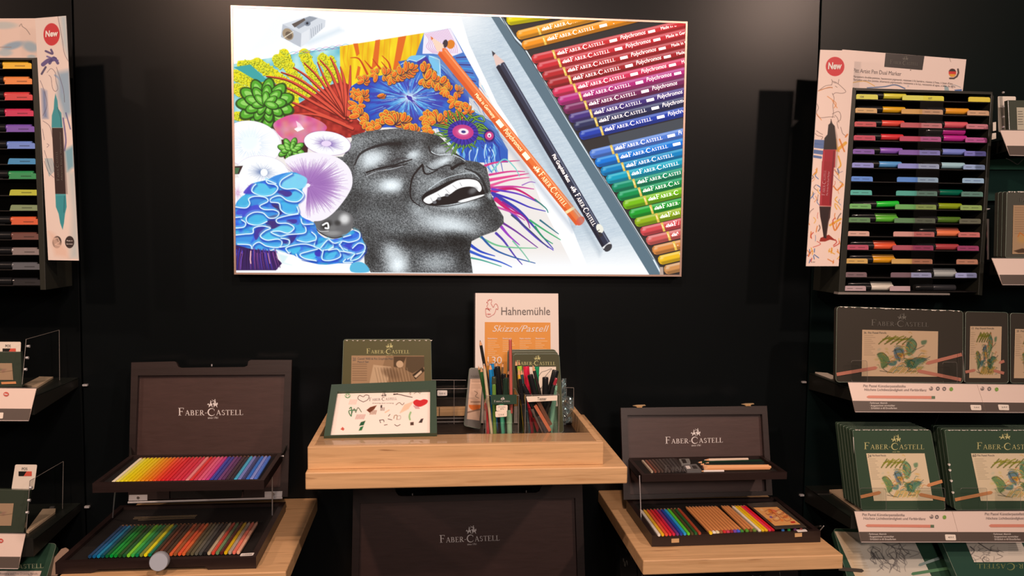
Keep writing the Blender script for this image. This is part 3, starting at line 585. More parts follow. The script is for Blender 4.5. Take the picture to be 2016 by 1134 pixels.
# blue ruffles with white edges
RUF = H(smooth([(30, 480), (60, 380), (130, 320), (210, 210), (360, 170), (500, 110), (640, 100), (740, 180), (700, 270), (710, 350), (650, 440), (700, 540), (820, 600), (860, 700), (960, 760), (1100, 740), (1200, 670), (1275, 720), (1320, 820), (1310, 920), (1220, 990), (1120, 1010), (860, 1010), (700, 960), (560, 900), (440, 860), (340, 890), (200, 860), (30, 810)], 3, True))
cv.fill(RUF, lambda X, Y: np.stack([40+30*vn(X, Y, 6, 51), 90+90*vn(X, Y, 7, 52), 205+30*vn(X, Y, 5, 53)], -1))
for P, c in (([(120, 290), (190, 215), (235, 215), (200, 300), (140, 310)], (75, 60, 190)), ([(200, 260), (240, 215), (330, 210), (380, 260), (440, 250), (400, 310), (320, 330), (230, 310)], (90, 200, 235)), ([(360, 180), (450, 125), (620, 105), (500, 190), (480, 250), (430, 215)], (60, 140, 225)),
             ([(490, 240), (520, 160), (620, 110), (740, 150), (740, 220), (690, 260), (560, 260)], (130, 215, 242)), ([(390, 380), (440, 320), (540, 350), (640, 270), (700, 300), (690, 370), (600, 390), (480, 370)], (90, 195, 235)), ([(460, 280), (560, 275), (600, 310), (560, 340), (480, 320)], (70, 50, 140)),
             ([(60, 400), (110, 330), (190, 330), (170, 430), (100, 440)], (70, 180, 225)), ([(190, 360), (280, 340), (350, 370), (290, 430), (200, 410)], (60, 140, 220)), ([(60, 470), (200, 430), (290, 420), (300, 480), (160, 540), (60, 520)], (70, 75, 205)), ([(300, 420), (400, 480), (470, 510), (400, 545), (330, 500)], (60, 150, 225)),
             ([(390, 410), (480, 410), (500, 500), (460, 540), (400, 560), (360, 540), (470, 500)], (65, 40, 100)), ([(480, 400), (650, 410), (640, 480), (560, 510), (500, 470)], (70, 180, 235)), ([(150, 570), (200, 510), (320, 510), (350, 580), (260, 620), (180, 610)], (70, 185, 230)), ([(350, 580), (440, 560), (480, 640), (390, 660), (340, 620)], (65, 40, 110)),
             ([(450, 570), (520, 530), (640, 530), (690, 590), (600, 600), (500, 610)], (55, 110, 220)), ([(550, 570), (640, 565), (640, 600), (560, 610)], (70, 50, 150)), ([(400, 680), (500, 620), (620, 620), (600, 680), (500, 700)], (100, 205, 235)), ([(620, 630), (720, 620), (740, 690), (640, 700)], (60, 170, 230)), ([(220, 700), (260, 640), (340, 640), (280, 720), (240, 770)], (70, 50, 150)),
             ([(290, 720), (380, 670), (480, 740), (380, 770), (300, 760)], (80, 195, 235)), ([(60, 720), (210, 700), (180, 800), (60, 790)], (60, 150, 225)), ([(220, 830), (340, 790), (480, 800), (430, 870), (300, 890)], (65, 165, 230)), ([(500, 770), (650, 700), (600, 800), (540, 810)], (60, 45, 130)), ([(660, 760), (740, 700), (840, 720), (780, 790)], (80, 180, 235)),
             ([(560, 850), (680, 830), (660, 890), (590, 900)], (70, 190, 235)), ([(680, 920), (820, 880), (830, 940), (740, 960)], (80, 200, 238)), ([(820, 830), (950, 780), (930, 850), (850, 850)], (100, 205, 240)), ([(940, 930), (1040, 860), (1020, 940), (950, 960)], (80, 190, 235)), ([(990, 780), (1150, 740), (1250, 690), (1250, 770), (1100, 790)], (55, 110, 225)),
             ([(1080, 830), (1180, 800), (1200, 850), (1120, 870)], (60, 70, 200)), ([(1200, 840), (1310, 810), (1310, 880), (1210, 900)], (60, 80, 215)), ([(830, 880), (900, 860), (880, 930), (830, 920)], (60, 50, 180)), ([(1100, 890), (1200, 900), (1130, 960)], (110, 180, 235))):
    cv.fill(H(smooth(P, 4, True)), c, .92, 1.)
for P in ([(440, 210), (350, 175), (360, 205), (430, 220), (458, 260), (400, 320), (300, 330), (205, 290), (215, 240), (240, 215)], [(600, 110), (500, 170), (480, 230), (540, 262), (640, 262), (712, 320), (660, 385), (560, 380), (480, 330), (400, 350), (385, 390), (470, 405), (490, 470), (560, 512), (660, 500), (650, 440)],
          [(35, 440), (140, 450), (180, 410), (170, 360), (230, 335), (330, 345), (360, 385), (280, 430), (320, 465), (420, 470), (470, 500), (440, 545), (370, 550), (310, 500), (220, 495), (150, 540), (160, 600), (260, 620), (350, 585)], [(35, 545), (100, 540)], [(35, 650), (120, 640), (140, 600), (100, 570)],
          [(660, 510), (540, 530), (450, 560), (460, 600), (560, 605), (620, 650), (560, 700), (470, 680), (390, 690), (480, 730), (560, 715), (720, 700), (735, 650), (710, 620)], [(690, 560), (710, 610), (810, 610)], [(35, 720), (130, 710), (210, 700), (220, 650), (300, 630), (385, 650), (330, 680), (285, 730), (350, 770), (460, 760), (500, 790), (470, 840), (350, 830), (270, 790), (210, 830), (230, 880), (330, 890), (420, 860)],
          [(200, 880), (185, 820), (60, 810)], [(490, 750), (570, 770), (560, 820), (480, 840)], [(795, 690), (840, 740), (820, 830), (870, 855), (930, 790), (960, 770), (1010, 820), (960, 860), (900, 870)], [(650, 770), (740, 790), (830, 770)], [(445, 870), (520, 900), (580, 890)], [(570, 900), (540, 850), (620, 820), (740, 810), (860, 850), (900, 880)],
          [(640, 910), (680, 960), (830, 970)], [(850, 860), (770, 880), (680, 910), (720, 950), (840, 975)], [(910, 870), (900, 960), (990, 970), (1080, 930), (1050, 860), (960, 870), (1010, 840)], [(965, 760), (1020, 800), (1100, 780), (1170, 790), (1260, 760), (1270, 700), (1220, 670)], [(1110, 740), (1180, 720)], [(1150, 870), (1070, 830), (1090, 790)],
          [(1070, 810), (1120, 880), (1210, 910), (1310, 880), (1320, 820), (1260, 800), (1200, 850)], [(1080, 880), (1160, 890), (1220, 910), (1150, 960)], [(1220, 910), (1180, 970), (1260, 950), (1320, 880)], [(1130, 960), (1110, 990), (1200, 990)]):
    Q = H(smooth(P, 8)); cv.line([(x_+1.2, y_+2.6) for x_, y_ in Q], 5.2, (28, 62, 176), .55, soft=1.6); cv.line([(x_-1, y_-2.8) for x_, y_ in Q], 3.6, (120, 215, 245), .45, soft=1.6); cv.line(Q, 2.2, (226, 247, 253))
# dark violet anemone lower left, pale ground, corner blue
cv.fill(H([(30, 815), (200, 860), (440, 880), (440, 940), (500, 1000), (440, 1070), (30, 1070)]), (55, 30, 90))
for k in range(60):
    x = 40+R.rand()*400; cv.line(H([(x, 850+R.rand()*60), (x+(x-240)*.1, 960), (x+(x-240)*.22+10, 1060)]), 1.8, ((95, 50, 130), (50, 60, 200), (150, 80, 150), (35, 15, 55))[k % 4], .85, .6)
cv.line(H([(190, 880), (185, 960), (190, 1000)]), 2.2, (245, 190, 190)); cv.line(H([(360, 900), (380, 1000)]), 1.4, (220, 150, 180))
cv.fill(H([(450, 880), (620, 920), (700, 975), (900, 1020), (1060, 1000), (1190, 1000), (1200, 1085), (460, 1085), (505, 1000)]), (253, 254, 253)); cv.fill(H([(460, 900), (560, 930), (520, 990), (600, 1020), (500, 1000)]), (205, 235, 238), .7, 2)
cv.fill(H(smooth([(1185, 1010), (1270, 985), (1340, 1020), (1360, 1085), (1190, 1085)], 4, True)), (90, 185, 225))
# violet flower with green tendrils at the brow
fx, fy = 680+1250/5.4, 110+810/5.4
for k in range(46):
    a = 6.283*k/46+R.randn()*.05; r0, r1 = 22+R.rand()*4, 36+R.rand()*26; b = a+.35*(R.rand()-.3)
    P = [(fx+r0*math.cos(a), fy+r0*.85*math.sin(a)), (fx+(r0+r1)/2*math.cos(a), fy+(r0+r1)/2*.85*math.sin(a)+1), (fx+r1*math.cos(b), fy+r1*.8*math.sin(b))]
    if P[2][1] < 212: continue
    cv.line(P, 5.2, (25, 30, 40), .85, 2); cv.line(P, 2.6, (125, 185, 60), 1, 1)
for P in ([(1230, 610), (1300, 690), (1330, 720)], [(1300, 620), (1400, 680), (1470, 700)], [(1330, 660), (1450, 640), (1480, 690)], [(1350, 720), (1450, 760), (1510, 780)], [(1380, 780), (1440, 730), (1520, 790)]): cv.line(G(smooth(P)), 4, (25, 35, 40)); cv.line(G(smooth(P)), 2, (135, 190, 60))
cv.ell(fx, fy+1, 30, 24, 8, (55, 40, 150))
for k in range(60):
    a = 6.283*k/60; r = 28+R.rand()*5; cv.line([(fx+18*math.cos(a), fy+14*math.sin(a)), (fx+r*math.cos(a), fy+1+r*.82*math.sin(a))], 1.5, ((60, 50, 175), (90, 60, 190), (40, 25, 110))[k % 3], .9, .7)
cv.ell(fx, fy, 21, 14.5, 6, (200, 60, 130)); cv.ell(fx, fy, 17, 11, 6, (225, 120, 165), .8, .6); cv.ell(fx+1, fy-1, 10, 6, 6, (252, 235, 240)); cv.ell(fx+1, fy-.5, 4.5, 2.8, 6, (60, 60, 130))
sx, sy = G([(1530, 850)])[0]; cv.ell(sx, sy, 11, 13, 0, (40, 35, 110)); cv.ell(sx, sy, 8.5, 8.5, 0, (205, 60, 130)); cv.ell(sx, sy-1, 4, 4.5, 0, (250, 230, 240)); cv.ell(sx, sy, 1.6, 1.6, 0, (60, 60, 120))
for k in range(7): cv.line(G([(1450+k*22, 900+abs(k-3)*6), (1440+k*24, 945)]), 2, (60, 50, 160), .9, .8)
# the grey tin edge and the coloured pencils in it
cv.fill([(964, 28), (986, 28), (1029, 92), (1147, 283), (1300, 527), (1306, 545), (1281, 545), (1113.5, 270)], (93, 116, 130))
cv.fill([(986, 28), (1029, 92), (1147, 283), (1300, 527), (1306, 545), (1400, 545), (1400, 28)], (52, 48, 48))
cv.line(B([(315, 118), (370, 190), (420, 270), (490, 340)])+D([(950, 40), (1180, 400), (1500, 920), (1565, 1040)]), 3.2, (228, 238, 244)); cv.line(B([(330, 130), (440, 310), (500, 370)])+D([(970, 60), (1190, 420), (1510, 940)]), 1.5, (60, 70, 78))
cv.fill(D([(1160, -10), (1900, -190), (1900, -100), (1180, 60)]), (76, 84, 94), .8)
BUTTS = [(B([(365, 150)])[0], (235, 215, 0)), (B([(440, 262)])[0], (248, 160, 35)), (B([(480, 337)])[0], (250, 150, 30)), (B([(553, 440)])[0], (215, 50, 55)), (B([(592, 502)])[0], (212, 45, 55)), (B([(632, 567)])[0], (190, 40, 45)), (B([(670, 628)])[0], (172, 35, 42)), (B([(708, 690)])[0], (222, 50, 90)),
         (B([(747, 752)])[0], (190, 45, 125)), (B([(789, 817)])[0], (125, 40, 90)), (B([(828, 882)])[0], (70, 50, 125)), (B([(865, 942)])[0], (45, 50, 90)), (B([(906, 1008)])[0], (35, 65, 175)),
         (D([(1018, 132)])[0], (80, 125, 215)), (D([(1060, 197)])[0], (10, 120, 220)), (D([(1103, 265)])[0], (0, 130, 195)), (D([(1145, 327)])[0], (0, 160, 190)), (D([(1189, 392)])[0], (0, 140, 100)), (D([(1232, 457)])[0], (0, 145, 75)), (D([(1274, 522)])[0], (120, 190, 20)), (D([(1321, 592)])[0], (25, 160, 45)),
         (D([(1365, 657)])[0], (150, 180, 25)), (D([(1409, 727)])[0], (218, 75, 80)), (D([(1453, 797)])[0], (215, 95, 90)), (D([(1500, 872)])[0], (222, 140, 70)), (D([(1545, 947)])[0], (242, 190, 35)), (D([(1590, 1022)])[0], (210, 145, 85))]
PL = []
for i, ((bx, by), c) in enumerate(BUTTS):
    sl = -.235 if i > 2 else (-.25 if i else -.16); u = np.array([1, sl]); u /= np.linalg.norm(u); n = np.array([-u[1], u[0]]); hw = 9.2 if i else 10
    c = np.array(c, float); o = np.array([bx+2, by+1.])
    P = lambda s, t, o=o, u=u, n=n: tuple(o+u*s+n*t)
    body = [P(4, -hw)]+[P(400, -hw), P(400, hw), P(6, hw)]+[P(1.2, hw*.75), P(-1.5, hw*.1), P(-.5, -hw*.6)]
    cv.fill([(x+.4, y+2) for x, y in body], (35, 28, 30), .9, 1.2); cv.fill(body, c)
    cv.fill([P(3, hw*.35), P(400, hw*.35), P(400, hw), P(5, hw)], c*.68, .85, 1.5); cv.fill([P(5, -hw*.95), P(400, -hw*.95), P(400, -hw*.45), P(5, -hw*.5)], c*.5+128, .65, 1.2)
    cv.ell(*P(6, -hw*.35), 7, 3.5, math.degrees(math.atan(sl)), c*.45+140, .6, .8); cv.line([P(2, hw*.5), P(0, 0), P(3, -hw*.7)], 1.6, c*.8, .6)
    if i: cv.fill([P(41, -hw), P(46, -hw), P(47, hw), P(42.5, hw)], (235, 195, 85)); cv.line([P(43, -hw*.5), P(44, hw*.2)], 1.6, (255, 245, 190))
    PL.append((P, hw, u, n))
cv.fill(D([(1560, 1000), (1585, 1000), (1590, 1080), (1560, 1080)]), (190, 165, 150))
# the two pencils lying loose
def loose(tip, cone, butt, w, c, dark, light, shade):
    t_, k_, b_ = (np.array(p) for p in (tip, cone, butt)); u = (b_-k_)/np.linalg.norm(b_-k_); n = np.array([-u[1], u[0]]); L = np.linalg.norm(b_-k_)
    P = lambda s, q, base=k_: tuple(base+u*s+n*q)
    cv.fill([P(0, w*.5), P(L, w*.7), P(L+6, w*1.2), P(0, w*.9)], shade, .45, 5)
    cv.fill([P(0, -w/2), P(L, -w/2), P(L+2, 0), P(L, w/2), P(0, w/2), P(-3, w*.2), P(1, 0), P(-4, -w*.25)], c)
    cv.fill([P(0, w*.12), P(L, w*.2), P(L, w/2), P(0, w/2)], dark, 1, .8); cv.line([P(2, -w*.33), P(L-2, -w*.33)], w*.14, light, .8)
    return P, L, u, n
tip, cone = A([(1540, 270)])[0], A([(1620, 370)])[0]
cv.fill([tip, (cone[0]+6, cone[1]-6), (cone[0]-6, cone[1]+5)], (250, 215, 190)); 
P, L, u, n = loose(tip, (cone[0]+1, cone[1]+3), D([(945, 655)])[0], 20, (240, 118, 58), (222, 92, 42), (250, 170, 125), (150, 165, 185))
cv.fill([tip]+A([(1640, 335), (1590, 385)]), (248, 214, 190)); cv.fill([tip, (tip[0]+6, tip[1]+4), (tip[0]+2, tip[1]+8)], (225, 110, 60))
cv.ell(*D([(948, 645)])[0], 7, 10, 40, (225, 90, 60)); cv.fill([P(L-32, -10), P(L-27, -10), P(L-29, 10), P(L-35, 10)], (250, 225, 170)); OR = (P, L)
tip, cone = B([(258, 378)])[0], B([(318, 475)])[0]
P, L, u, n = loose(tip, (cone[0]+1, cone[1]+2), D([(1160, 850)])[0], 19, (48, 52, 72), (30, 32, 48), (110, 118, 140), (150, 165, 180))
cv.fill([tip]+B([(352, 458), (290, 492)]), (232, 200, 190)); cv.fill([tip, (tip[0]+7, tip[1]+5), (tip[0]+2, tip[1]+11)], (60, 60, 70))
cv.fill([P(L-8, -9.5), P(L-3, -9.5), P(L-2, 9.5), P(L-6, 9.5)], (235, 235, 235)); cv.ell(*D([(1162, 852)])[0], 6, 9, 45, (60, 60, 66)); cv.ell(*D([(1098, 703)])[0], 6.5, 9.5, -28, (240, 238, 225)); DK = (P, L)
# pencil sharpener
cv.fill(A([(520, 330), (640, 340), (900, 230), (860, 200), (640, 290)]), (205, 222, 235), .6, 5)
cv.fill(A([(440, 180), (600, 130), (660, 118), (760, 150), (755, 200), (640, 300), (575, 352), (428, 275)]), (214, 220, 228)); cv.fill(A([(440, 180), (580, 250), (575, 352), (428, 275)]), (190, 196, 206)); cv.fill(A([(580, 250), (640, 215), (640, 300), (575, 352)]), (228, 232, 238))
cv.fill(A([(508, 180), (640, 120), (700, 135), (560, 215)]), (150, 158, 170)); cv.fill(A([(508, 180), (600, 135), (610, 150), (530, 205)]), (95, 85, 80)); cv.ell(*A([(480, 255)])[0], 10, 12.5, -35, (165, 145, 120)); cv.ell(*A([(486, 262)])[0], 6, 8, -35, (110, 95, 80)); cv.line(A([(450, 280), (520, 235)]), 1.4, (245, 235, 215))
for k in range(6): cv.line(A([(650+k*16, 215-k*8), (655+k*15, 280-k*13)]), 1.2, (160, 168, 180))
cv.ell(*A([(625, 175)])[0], 6, 5, 0, (125, 135, 150)); cv.ell(*A([(623, 173)])[0], 2.5, 2.5, 0, (40, 45, 55))
# dim warm reflection-free edge: the print fades slightly towards its border
cv.build('poster_print', mat('backlit_film', (.01, .01, .01), .5, spec=.08, kind='backlit', emit=1.04), BX)
# lettering printed on the film
GLW = mat('backlit_white', (1., 1., 1.), .4, kind='glow', spec=.08, emit=1.0); GLC = mat('backlit_cream', tuple(lin((255, 232, 190))), .4, kind='glow', spec=.08, emit=1.)
x_r = lambda y: 1357-(y-45)*.038-5
inside = lambda q: q[0] < x_r(q[1]) and q[1] > 9+(q[0]-455)*.041+6 and q[1] < 538
mb = MB(); LP, lw = logo_polys(); off = .0006
for i, (P, hw, u, n) in enumerate(PL):
    if i == 0: continue
    up = -n; a, b = np.array(P(66, 2.5)), np.array(P(146, 2.5))
    m2 = flat_polys('', LP, a, b, 6.6, PP, None, None, off, lw, clip=inside); mb.add(m2.v, m2.f)
    for s, t_ in ((52, -1.5), (59, 0)):
        m2 = flat_polys('', knights(), np.array(P(s-2, 3)), np.array(P(s+6, 3)), 7, PP, None, None, off, 1.3, clip=inside); mb.add(m2.v, m2.f)
    text(PP, 'Polychromos', P(178, 1.5), P(228, 1.5), 8, None, None, off, slant=.25, clip=inside, mb=mb)
    qd = [P(156, -3), P(171, -3), P(171, 2.5), P(156, 2.5)]
    if all(inside(k) for k in qd): mb.add([PP.pt(*k, off) for k in qd], [(0, 1, 2, 3)])
    qd = [P(234, -3), P(248, -3), P(248, 2), P(234, 2)]
    if all(inside(k) for k in qd): mb.add([PP.pt(*k, off) for k in qd], [(0, 1, 2, 3)])
    text(PP, 'Made in Germany', P(260, 1), P(315, 1), 6, None, None, off, clip=inside, mb=mb)
mb.build('pencil_lettering', GLW, BX)
P, L = OR; mb = MB()
m2 = flat_polys('', LP, np.array(P(L-124, 5)), np.array(P(L-42, 5)), 9, PP, None, None, off, lw); mb.add(m2.v, m2.f)
m2 = flat_polys('', knights(), np.array(P(L-142, 5)), np.array(P(L-128, 5)), 10, PP, None, None, off, 1.3); mb.add(m2.v, m2.f)
text(PP, 'Polychromos', P(L-235, 4), P(L-182, 4), 9, None, None, off, slant=.2, mb=mb); text(PP, 'Made in Germany', P(L-325, 4), P(L-266, 4), 7, None, None, off, mb=mb)
for s in (L-176, L-258): mb.add([PP.pt(*k, off) for k in (P(s, -4), P(s+16, -4), P(s+16, 5), P(s, 5))], [(0, 1, 2, 3)])
mb.build('orange_pencil_lettering', GLC, BX)
P, L = DK; mb = MB()
m2 = flat_polys('', LP, np.array(P(L-122, 4)), np.array(P(L-50, 4)), 8, PP, None, None, off, lw); mb.add(m2.v, m2.f)
m2 = flat_polys('', knights(), np.array(P(L-140, 4)), np.array(P(L-127, 4)), 9, PP, None, None, off, 1.3); mb.add(m2.v, m2.f)
text(PP, 'Pitt Graphite Matt', P(L-212, 3), P(L-150, 3), 7, None, None, off, mb=mb, bold=.01)
mb.build('dark_pencil_lettering', GLW, BX)
text(PP, '14B', P(L-39, 3.5), P(L-25, 3.5), 7, mat('black_ink', (.01, .01, .01), .5), BX, off, bold=.02)

# ------------------------------------------------------------------ pencils, crayons and markers
_PM = {}
def stick_mesh(kind, L, r):
    k = (kind, round(L, 4), round(r, 5))
    if k in _PM: return _PM[k]
    P = lambda z: (0, 0, z)
    c = 3.4*r                                   # length of the sharpened cone
    if kind == 'barrel': m = MB().loft(P(0), P(L-c), [r*.86, r, r, r*.93], [0, .012, .985, 1], 6, smooth=False)
    elif kind == 'tip': m = MB().loft(P(L-c), P(L-c*.3), [r*.97, r*.42], None, 10, 0, (False, False)).loft(P(L-c*.3), P(L), [r*.42, r*.08], None, 10, 1)
    elif kind == 'plain': m = MB().loft(P(0), P(L), [r*.9, r, r, r*.9], [0, .015, .985, 1], 6, smooth=False)
    elif kind == 'square': m = MB().loft(P(0), P(L), [r*1.3, r*1.35, r*1.35, r*1.3], [0, .01, .99, 1], 4, smooth=False, phase=math.pi/4)
    elif kind == 'tube': m = MB().loft(P(0), P(L), [r*.75, r*.95, r, r, r*.95, r*.8], [0, .015, .05, .95, .985, 1], 14)
    elif kind == 'cap': m = MB().loft(P(0), P(L), [r*1.1, r*1.1, r*1.0, r*.98, r*.9], [0, .3, .7, .97, 1], 14, 0, (True, False)).loft(P(L), P(L-.006), [r*.9, r*.78, r*.74], [0, .1, 1], 14, 1)
    elif kind == 'clip': m = MB().box((-r*.3, -r*1.45, L*.2), (r*.3, -r*1.1, L*.95))
    me = m.mesh(kind); _PM[k] = me; return me
LEADM = {}
def part_of(root, name, me, m, color=None):
    o = bpy.data.objects.new(name, me); COL.objects.link(o); o.parent = root
    ms = m if isinstance(m, (list, tuple)) else [m]
    if not me.materials:
        for q in ms: me.materials.append(q)
    for i, q in enumerate(ms): o.material_slots[i].link = 'OBJECT'; o.material_slots[i].material = q
    if color is not None: o.color = (*[float(v) for v in color], 1)
    return o
def aim(root, a, b):
    root.location = [float(v) for v in a]; root.rotation_euler = (Vector(b)-Vector(a)).to_track_quat('Z', 'Y').to_euler()
GRAPH = mat('graphite', (.05, .05, .05), .4)
LEAD = mat('coloured_lead', rough=.5, kind='object')
def pencil(label, a, b, r, c, group=None, cat='pencil', name='coloured_pencil', body=LAQ, lead=None, end=None):
    a, b = np.array(a, float), np.array(b, float); L = float(np.linalg.norm(b-a)); t = thing(name, label, cat, a, group); aim(t, a, b); L = round(L, 3)
    col = alb(c)
    part_of(t, 'barrel', stick_mesh('barrel', L, r), body, col)
    part_of(t, 'sharpened_tip', stick_mesh('tip', L, r), [RAWWOOD, LEAD], alb(lead if lead is not None else c))
    if end is not None:
        o = part_of(t, 'coloured_end', stick_mesh('plain', .006, r*1.04), LAQ, alb(end)); o.location = (0, 0, -.0006)
    return t
def stick(label, a, b, r, c, kind='plain', group=None, cat='crayon', name='crayon', m=TAB):
    a, b = np.array(a, float), np.array(b, float); L = round(float(np.linalg.norm(b-a)), 3)
    o = bpy.data.objects.new(name, stick_mesh(kind, L, r)); COL.objects.link(o); me = o.data
    if not me.materials: me.materials.append(m)
    o.material_slots[0].link = 'OBJECT'; o.material_slots[0].material = m; o.color = (*[float(v) for v in alb(c)], 1); aim(o, a, b)
    return tag(o, label, cat, group)
def marker(label, a, b, r, body, cap=(24, 22, 22), capfrac=.36, group=None, cat='marker', band=None, clip=True, hollow=False):
    """a = foot, b = cap end"""
    a, b = np.array(a, float), np.array(b, float); L = float(np.linalg.norm(b-a)); t = thing('marker', label, cat, a, group); aim(t, a, b)
    lb = round(L*(1-capfrac), 3); lc = round(L-lb, 3)
    part_of(t, 'barrel', stick_mesh('tube', lb, r), LAQ, alb(body))
    o = part_of(t, 'cap', stick_mesh('cap', lc, r*1.05), [LAQ, BLACKIN], alb(cap)); o.location = (0, 0, lb)
    if clip: o = part_of(t, 'clip', stick_mesh('clip', lc, r), LAQ, alb(cap)); o.location = (0, 0, lb)
    return t
ORD = ['first', 'second', 'third', 'fourth', 'fifth', 'sixth', 'seventh', 'eighth', 'ninth', 'tenth', 'eleventh', 'twelfth', 'thirteenth', 'fourteenth', 'fifteenth', 'sixteenth', 'seventeenth', 'eighteenth', 'nineteenth', 'twentieth']
def place(i, n):
    """a place that can be found by counting from the nearer end"""
    if i == 0: return 'at the left end'
    if i == n-1: return 'at the right end'
    return '%s from the left' % ORD[i] if i < n/2 else '%s from the right' % ORD[n-1-i]

# ------------------------------------------------------------------ wooden shelves
def slab(label, a, b):
    o = boxpart('wooden_shelf', a, b, WOOD, None, .0022); return tag(o, label, 'shelf')
slab('lower left light wood shelf under the case with two rows of pencils', (-.657, -.4150, .9000), (-.2605, -.0006, .9304))
slab('lower right light wood shelf under the small opened pencil case', (.3978, -.4224, .9062), (.7915, -.0006, .9344))
slab('thick light wood shelf in the middle carrying the wooden display box', (-.2219, -.4361, 1.0870), (.3610, -.0006, 1.1186))
slab('lowest light wood shelf, under the largest dark case, mostly out of view', (-.222, -.43, .600), (.361, -.0006, .630))

# ------------------------------------------------------------------ big left case
def rim_box(name, a, b, wall, floor_z, m, parent, bevel=.001):
    (x0, y0, z0), (x1, y1, z1) = a, b; mb = MB()
    mb.box((x0, y0, z0), (x1, y0+wall, z1)).box((x0, y1-wall, z0), (x1, y1, z1)).box((x0, y0+wall, z0), (x0+wall, y1-wall, z1)).box((x1-wall, y0+wall, z0), (x1, y1-wall, z1))
    mb.box((x0+wall, y0+wall, z0), (x1-wall, y1-wall, floor_z)); return mb.build(name, m, parent)
K1 = thing('pencil_case', 'open dark wooden case with two full trays of colouring pencils on the left shelf', 'pencil case', (-.49, -.24, .9306))
bx0, bx1, by0, by1, bz0, bz1 = -.6660, -.3168, -.3975, -.0900, .9308, .9520
zf = bz0+.012
mb = MB(); w = .011
fr = [(bx0, by0, bz0), (bx0+.06, by0, bz0), (bx0+.075, by0, bz0+.0065), (-.408, by0, bz0+.0065), (-.402, by0, bz0), (bx1, by0, bz0), (bx1, by0, bz1), (bx0, by0, bz1)]
mb.prism(fr, (0, w, 0)).box((bx0, by1-w, bz0), (bx1, by1, bz1)).box((bx0, by0+w, bz0), (bx0+w, by1-w, bz1)).box((bx1-w, by0+w, bz0), (bx1, by1-w, bz1)).box((bx0+w, by0+w, bz0), (bx1-w, by1-w, zf))
mb.build('case_base', DARKWOOD, K1)
ins = boxpart('pencil_insert', (bx0+.0115, by0+.0115, zf+.0002), (bx1-.0115, by1-.0115, bz1-.0062), BLACKIN, K1)
mb = MB()
for k in range(37): x = -.6215+k*.00752; mb.box((x-.0004, -.371, bz1-.006), (x+.0004, -.205, bz1-.0045))
mb.build('insert_grooves', BLACKIN, ins)
boxpart('groove_strip', (-.628, -.1995, bz1-.0061), (-.345, -.198, bz1-.0035), BLACKPL, ins)
for p, q in (((262, 1021.5), (386, 1016.5)), ((264, 1018.6), (388, 1014.4)), ((272, 1024), (384, 1019.5))):
    a, b = WZ(*p, bz1-.003), WZ(*q, bz1-.003); MB().loft(a, b, [.0006, .0006], None, 6).build('thin_rod', mat('thin_wood_rod', alb((120, 92, 62)), .4), ins)
card('price_sticker', FLAT(bz1+.0003), rounded([(475, 1089.5), (501, 1088), (498, 1093.3), (472, 1094.6)], 1.5), .0003, PAPER, K1)
text(FLAT(bz1+.0006), '1123456', (478, 1093), (496, 1091.8), 2.2, GREYINK, K1)
# grey round tag on its front edge
c0 = W(312, 1107, -.424); tg = MB().loft(c0, c0+np.array([-.0035, .0250, -.0055]), [.0150, .0162, .0162, .0150], [0, .12, .8, 1], 28)
sn = tg.build('round_tag', mat('grey_plastic', alb((160, 150, 150)), .35), K1); sn['label'] = 'round grey plastic tag'
# lid
L1 = Plane(-.085, .957, .175)
out = [(258.5, 713.5), (343, 711.5), (347, 713), (351, 722), (356, 724), (481, 722.5), (487, 720), (489, 711), (494, 708.5), (574.5, 708.5), (566.5, 978), (252, 985)]
lid = card('case_lid', L1, out, .008, DARKLID, K1, off=0.)
inn = [(271.5, 739.5), (561, 737.5), (551.8, 960), (263.5, 962)]
mb = MB(); O4 = [(258.5, 713.5), (574.5, 708.5), (566.5, 978), (252, 985)]
th = .0105; Pn = lambda L: L1.pts(L, th)
mb.prism(Pn([(258.5, 713.5), (343, 711.5), (347, 713), (351, 722), (356, 724), (356, 738.6), (271.5, 739.5)]), -L1.n*(th-.0002)); mb.prism(Pn([(356, 724), (481, 722.5), (481, 738), (356, 738.6)]), -L1.n*(th-.0002))
mb.prism(Pn([(481, 722.5), (487, 720), (489, 711), (494, 708.5), (574.5, 708.5), (561, 737.5), (481, 738)]), -L1.n*(th-.0002))
mb.prism(Pn([(574.5, 708.5), (566.5, 978), (551.8, 960), (561, 737.5)]), -L1.n*(th-.0002)); mb.prism(Pn([(258.5, 713.5), (271.5, 739.5), (263.5, 962), (252, 985)]), -L1.n*(th-.0002))
mb.prism(Pn([(263.5, 962), (333, 961), (333, 982.5), (252, 985)]), -L1.n*(th-.0002)); mb.prism(Pn([(480, 960.5), (551.8, 960), (566.5, 978), (480, 980)]), -L1.n*(th-.0002)); mb.prism(Pn([(333, 957.5), (480, 956.5), (480, 961), (333, 962)]), -L1.n*(th-.0002))
mb.build('lid_rim', DARKWOOD, lid)
logo(L1, 351, 479.5, 818, 11.5, WHITEINK, lid, y1=817, since=20)
pn = L1.pt(417, 721, .006); MB().loft(pn, pn+np.array([0, 0, .0045]), [.0014, .0014], None, 10).build('pin', STEEL, lid)
card('lid_cutout', L1, rounded([(336, 962), (477, 960), (476, 979), (335, 981)], 6), .0004, mat('deep_black', (.001, .001, .001), .9), lid, off=.0108)
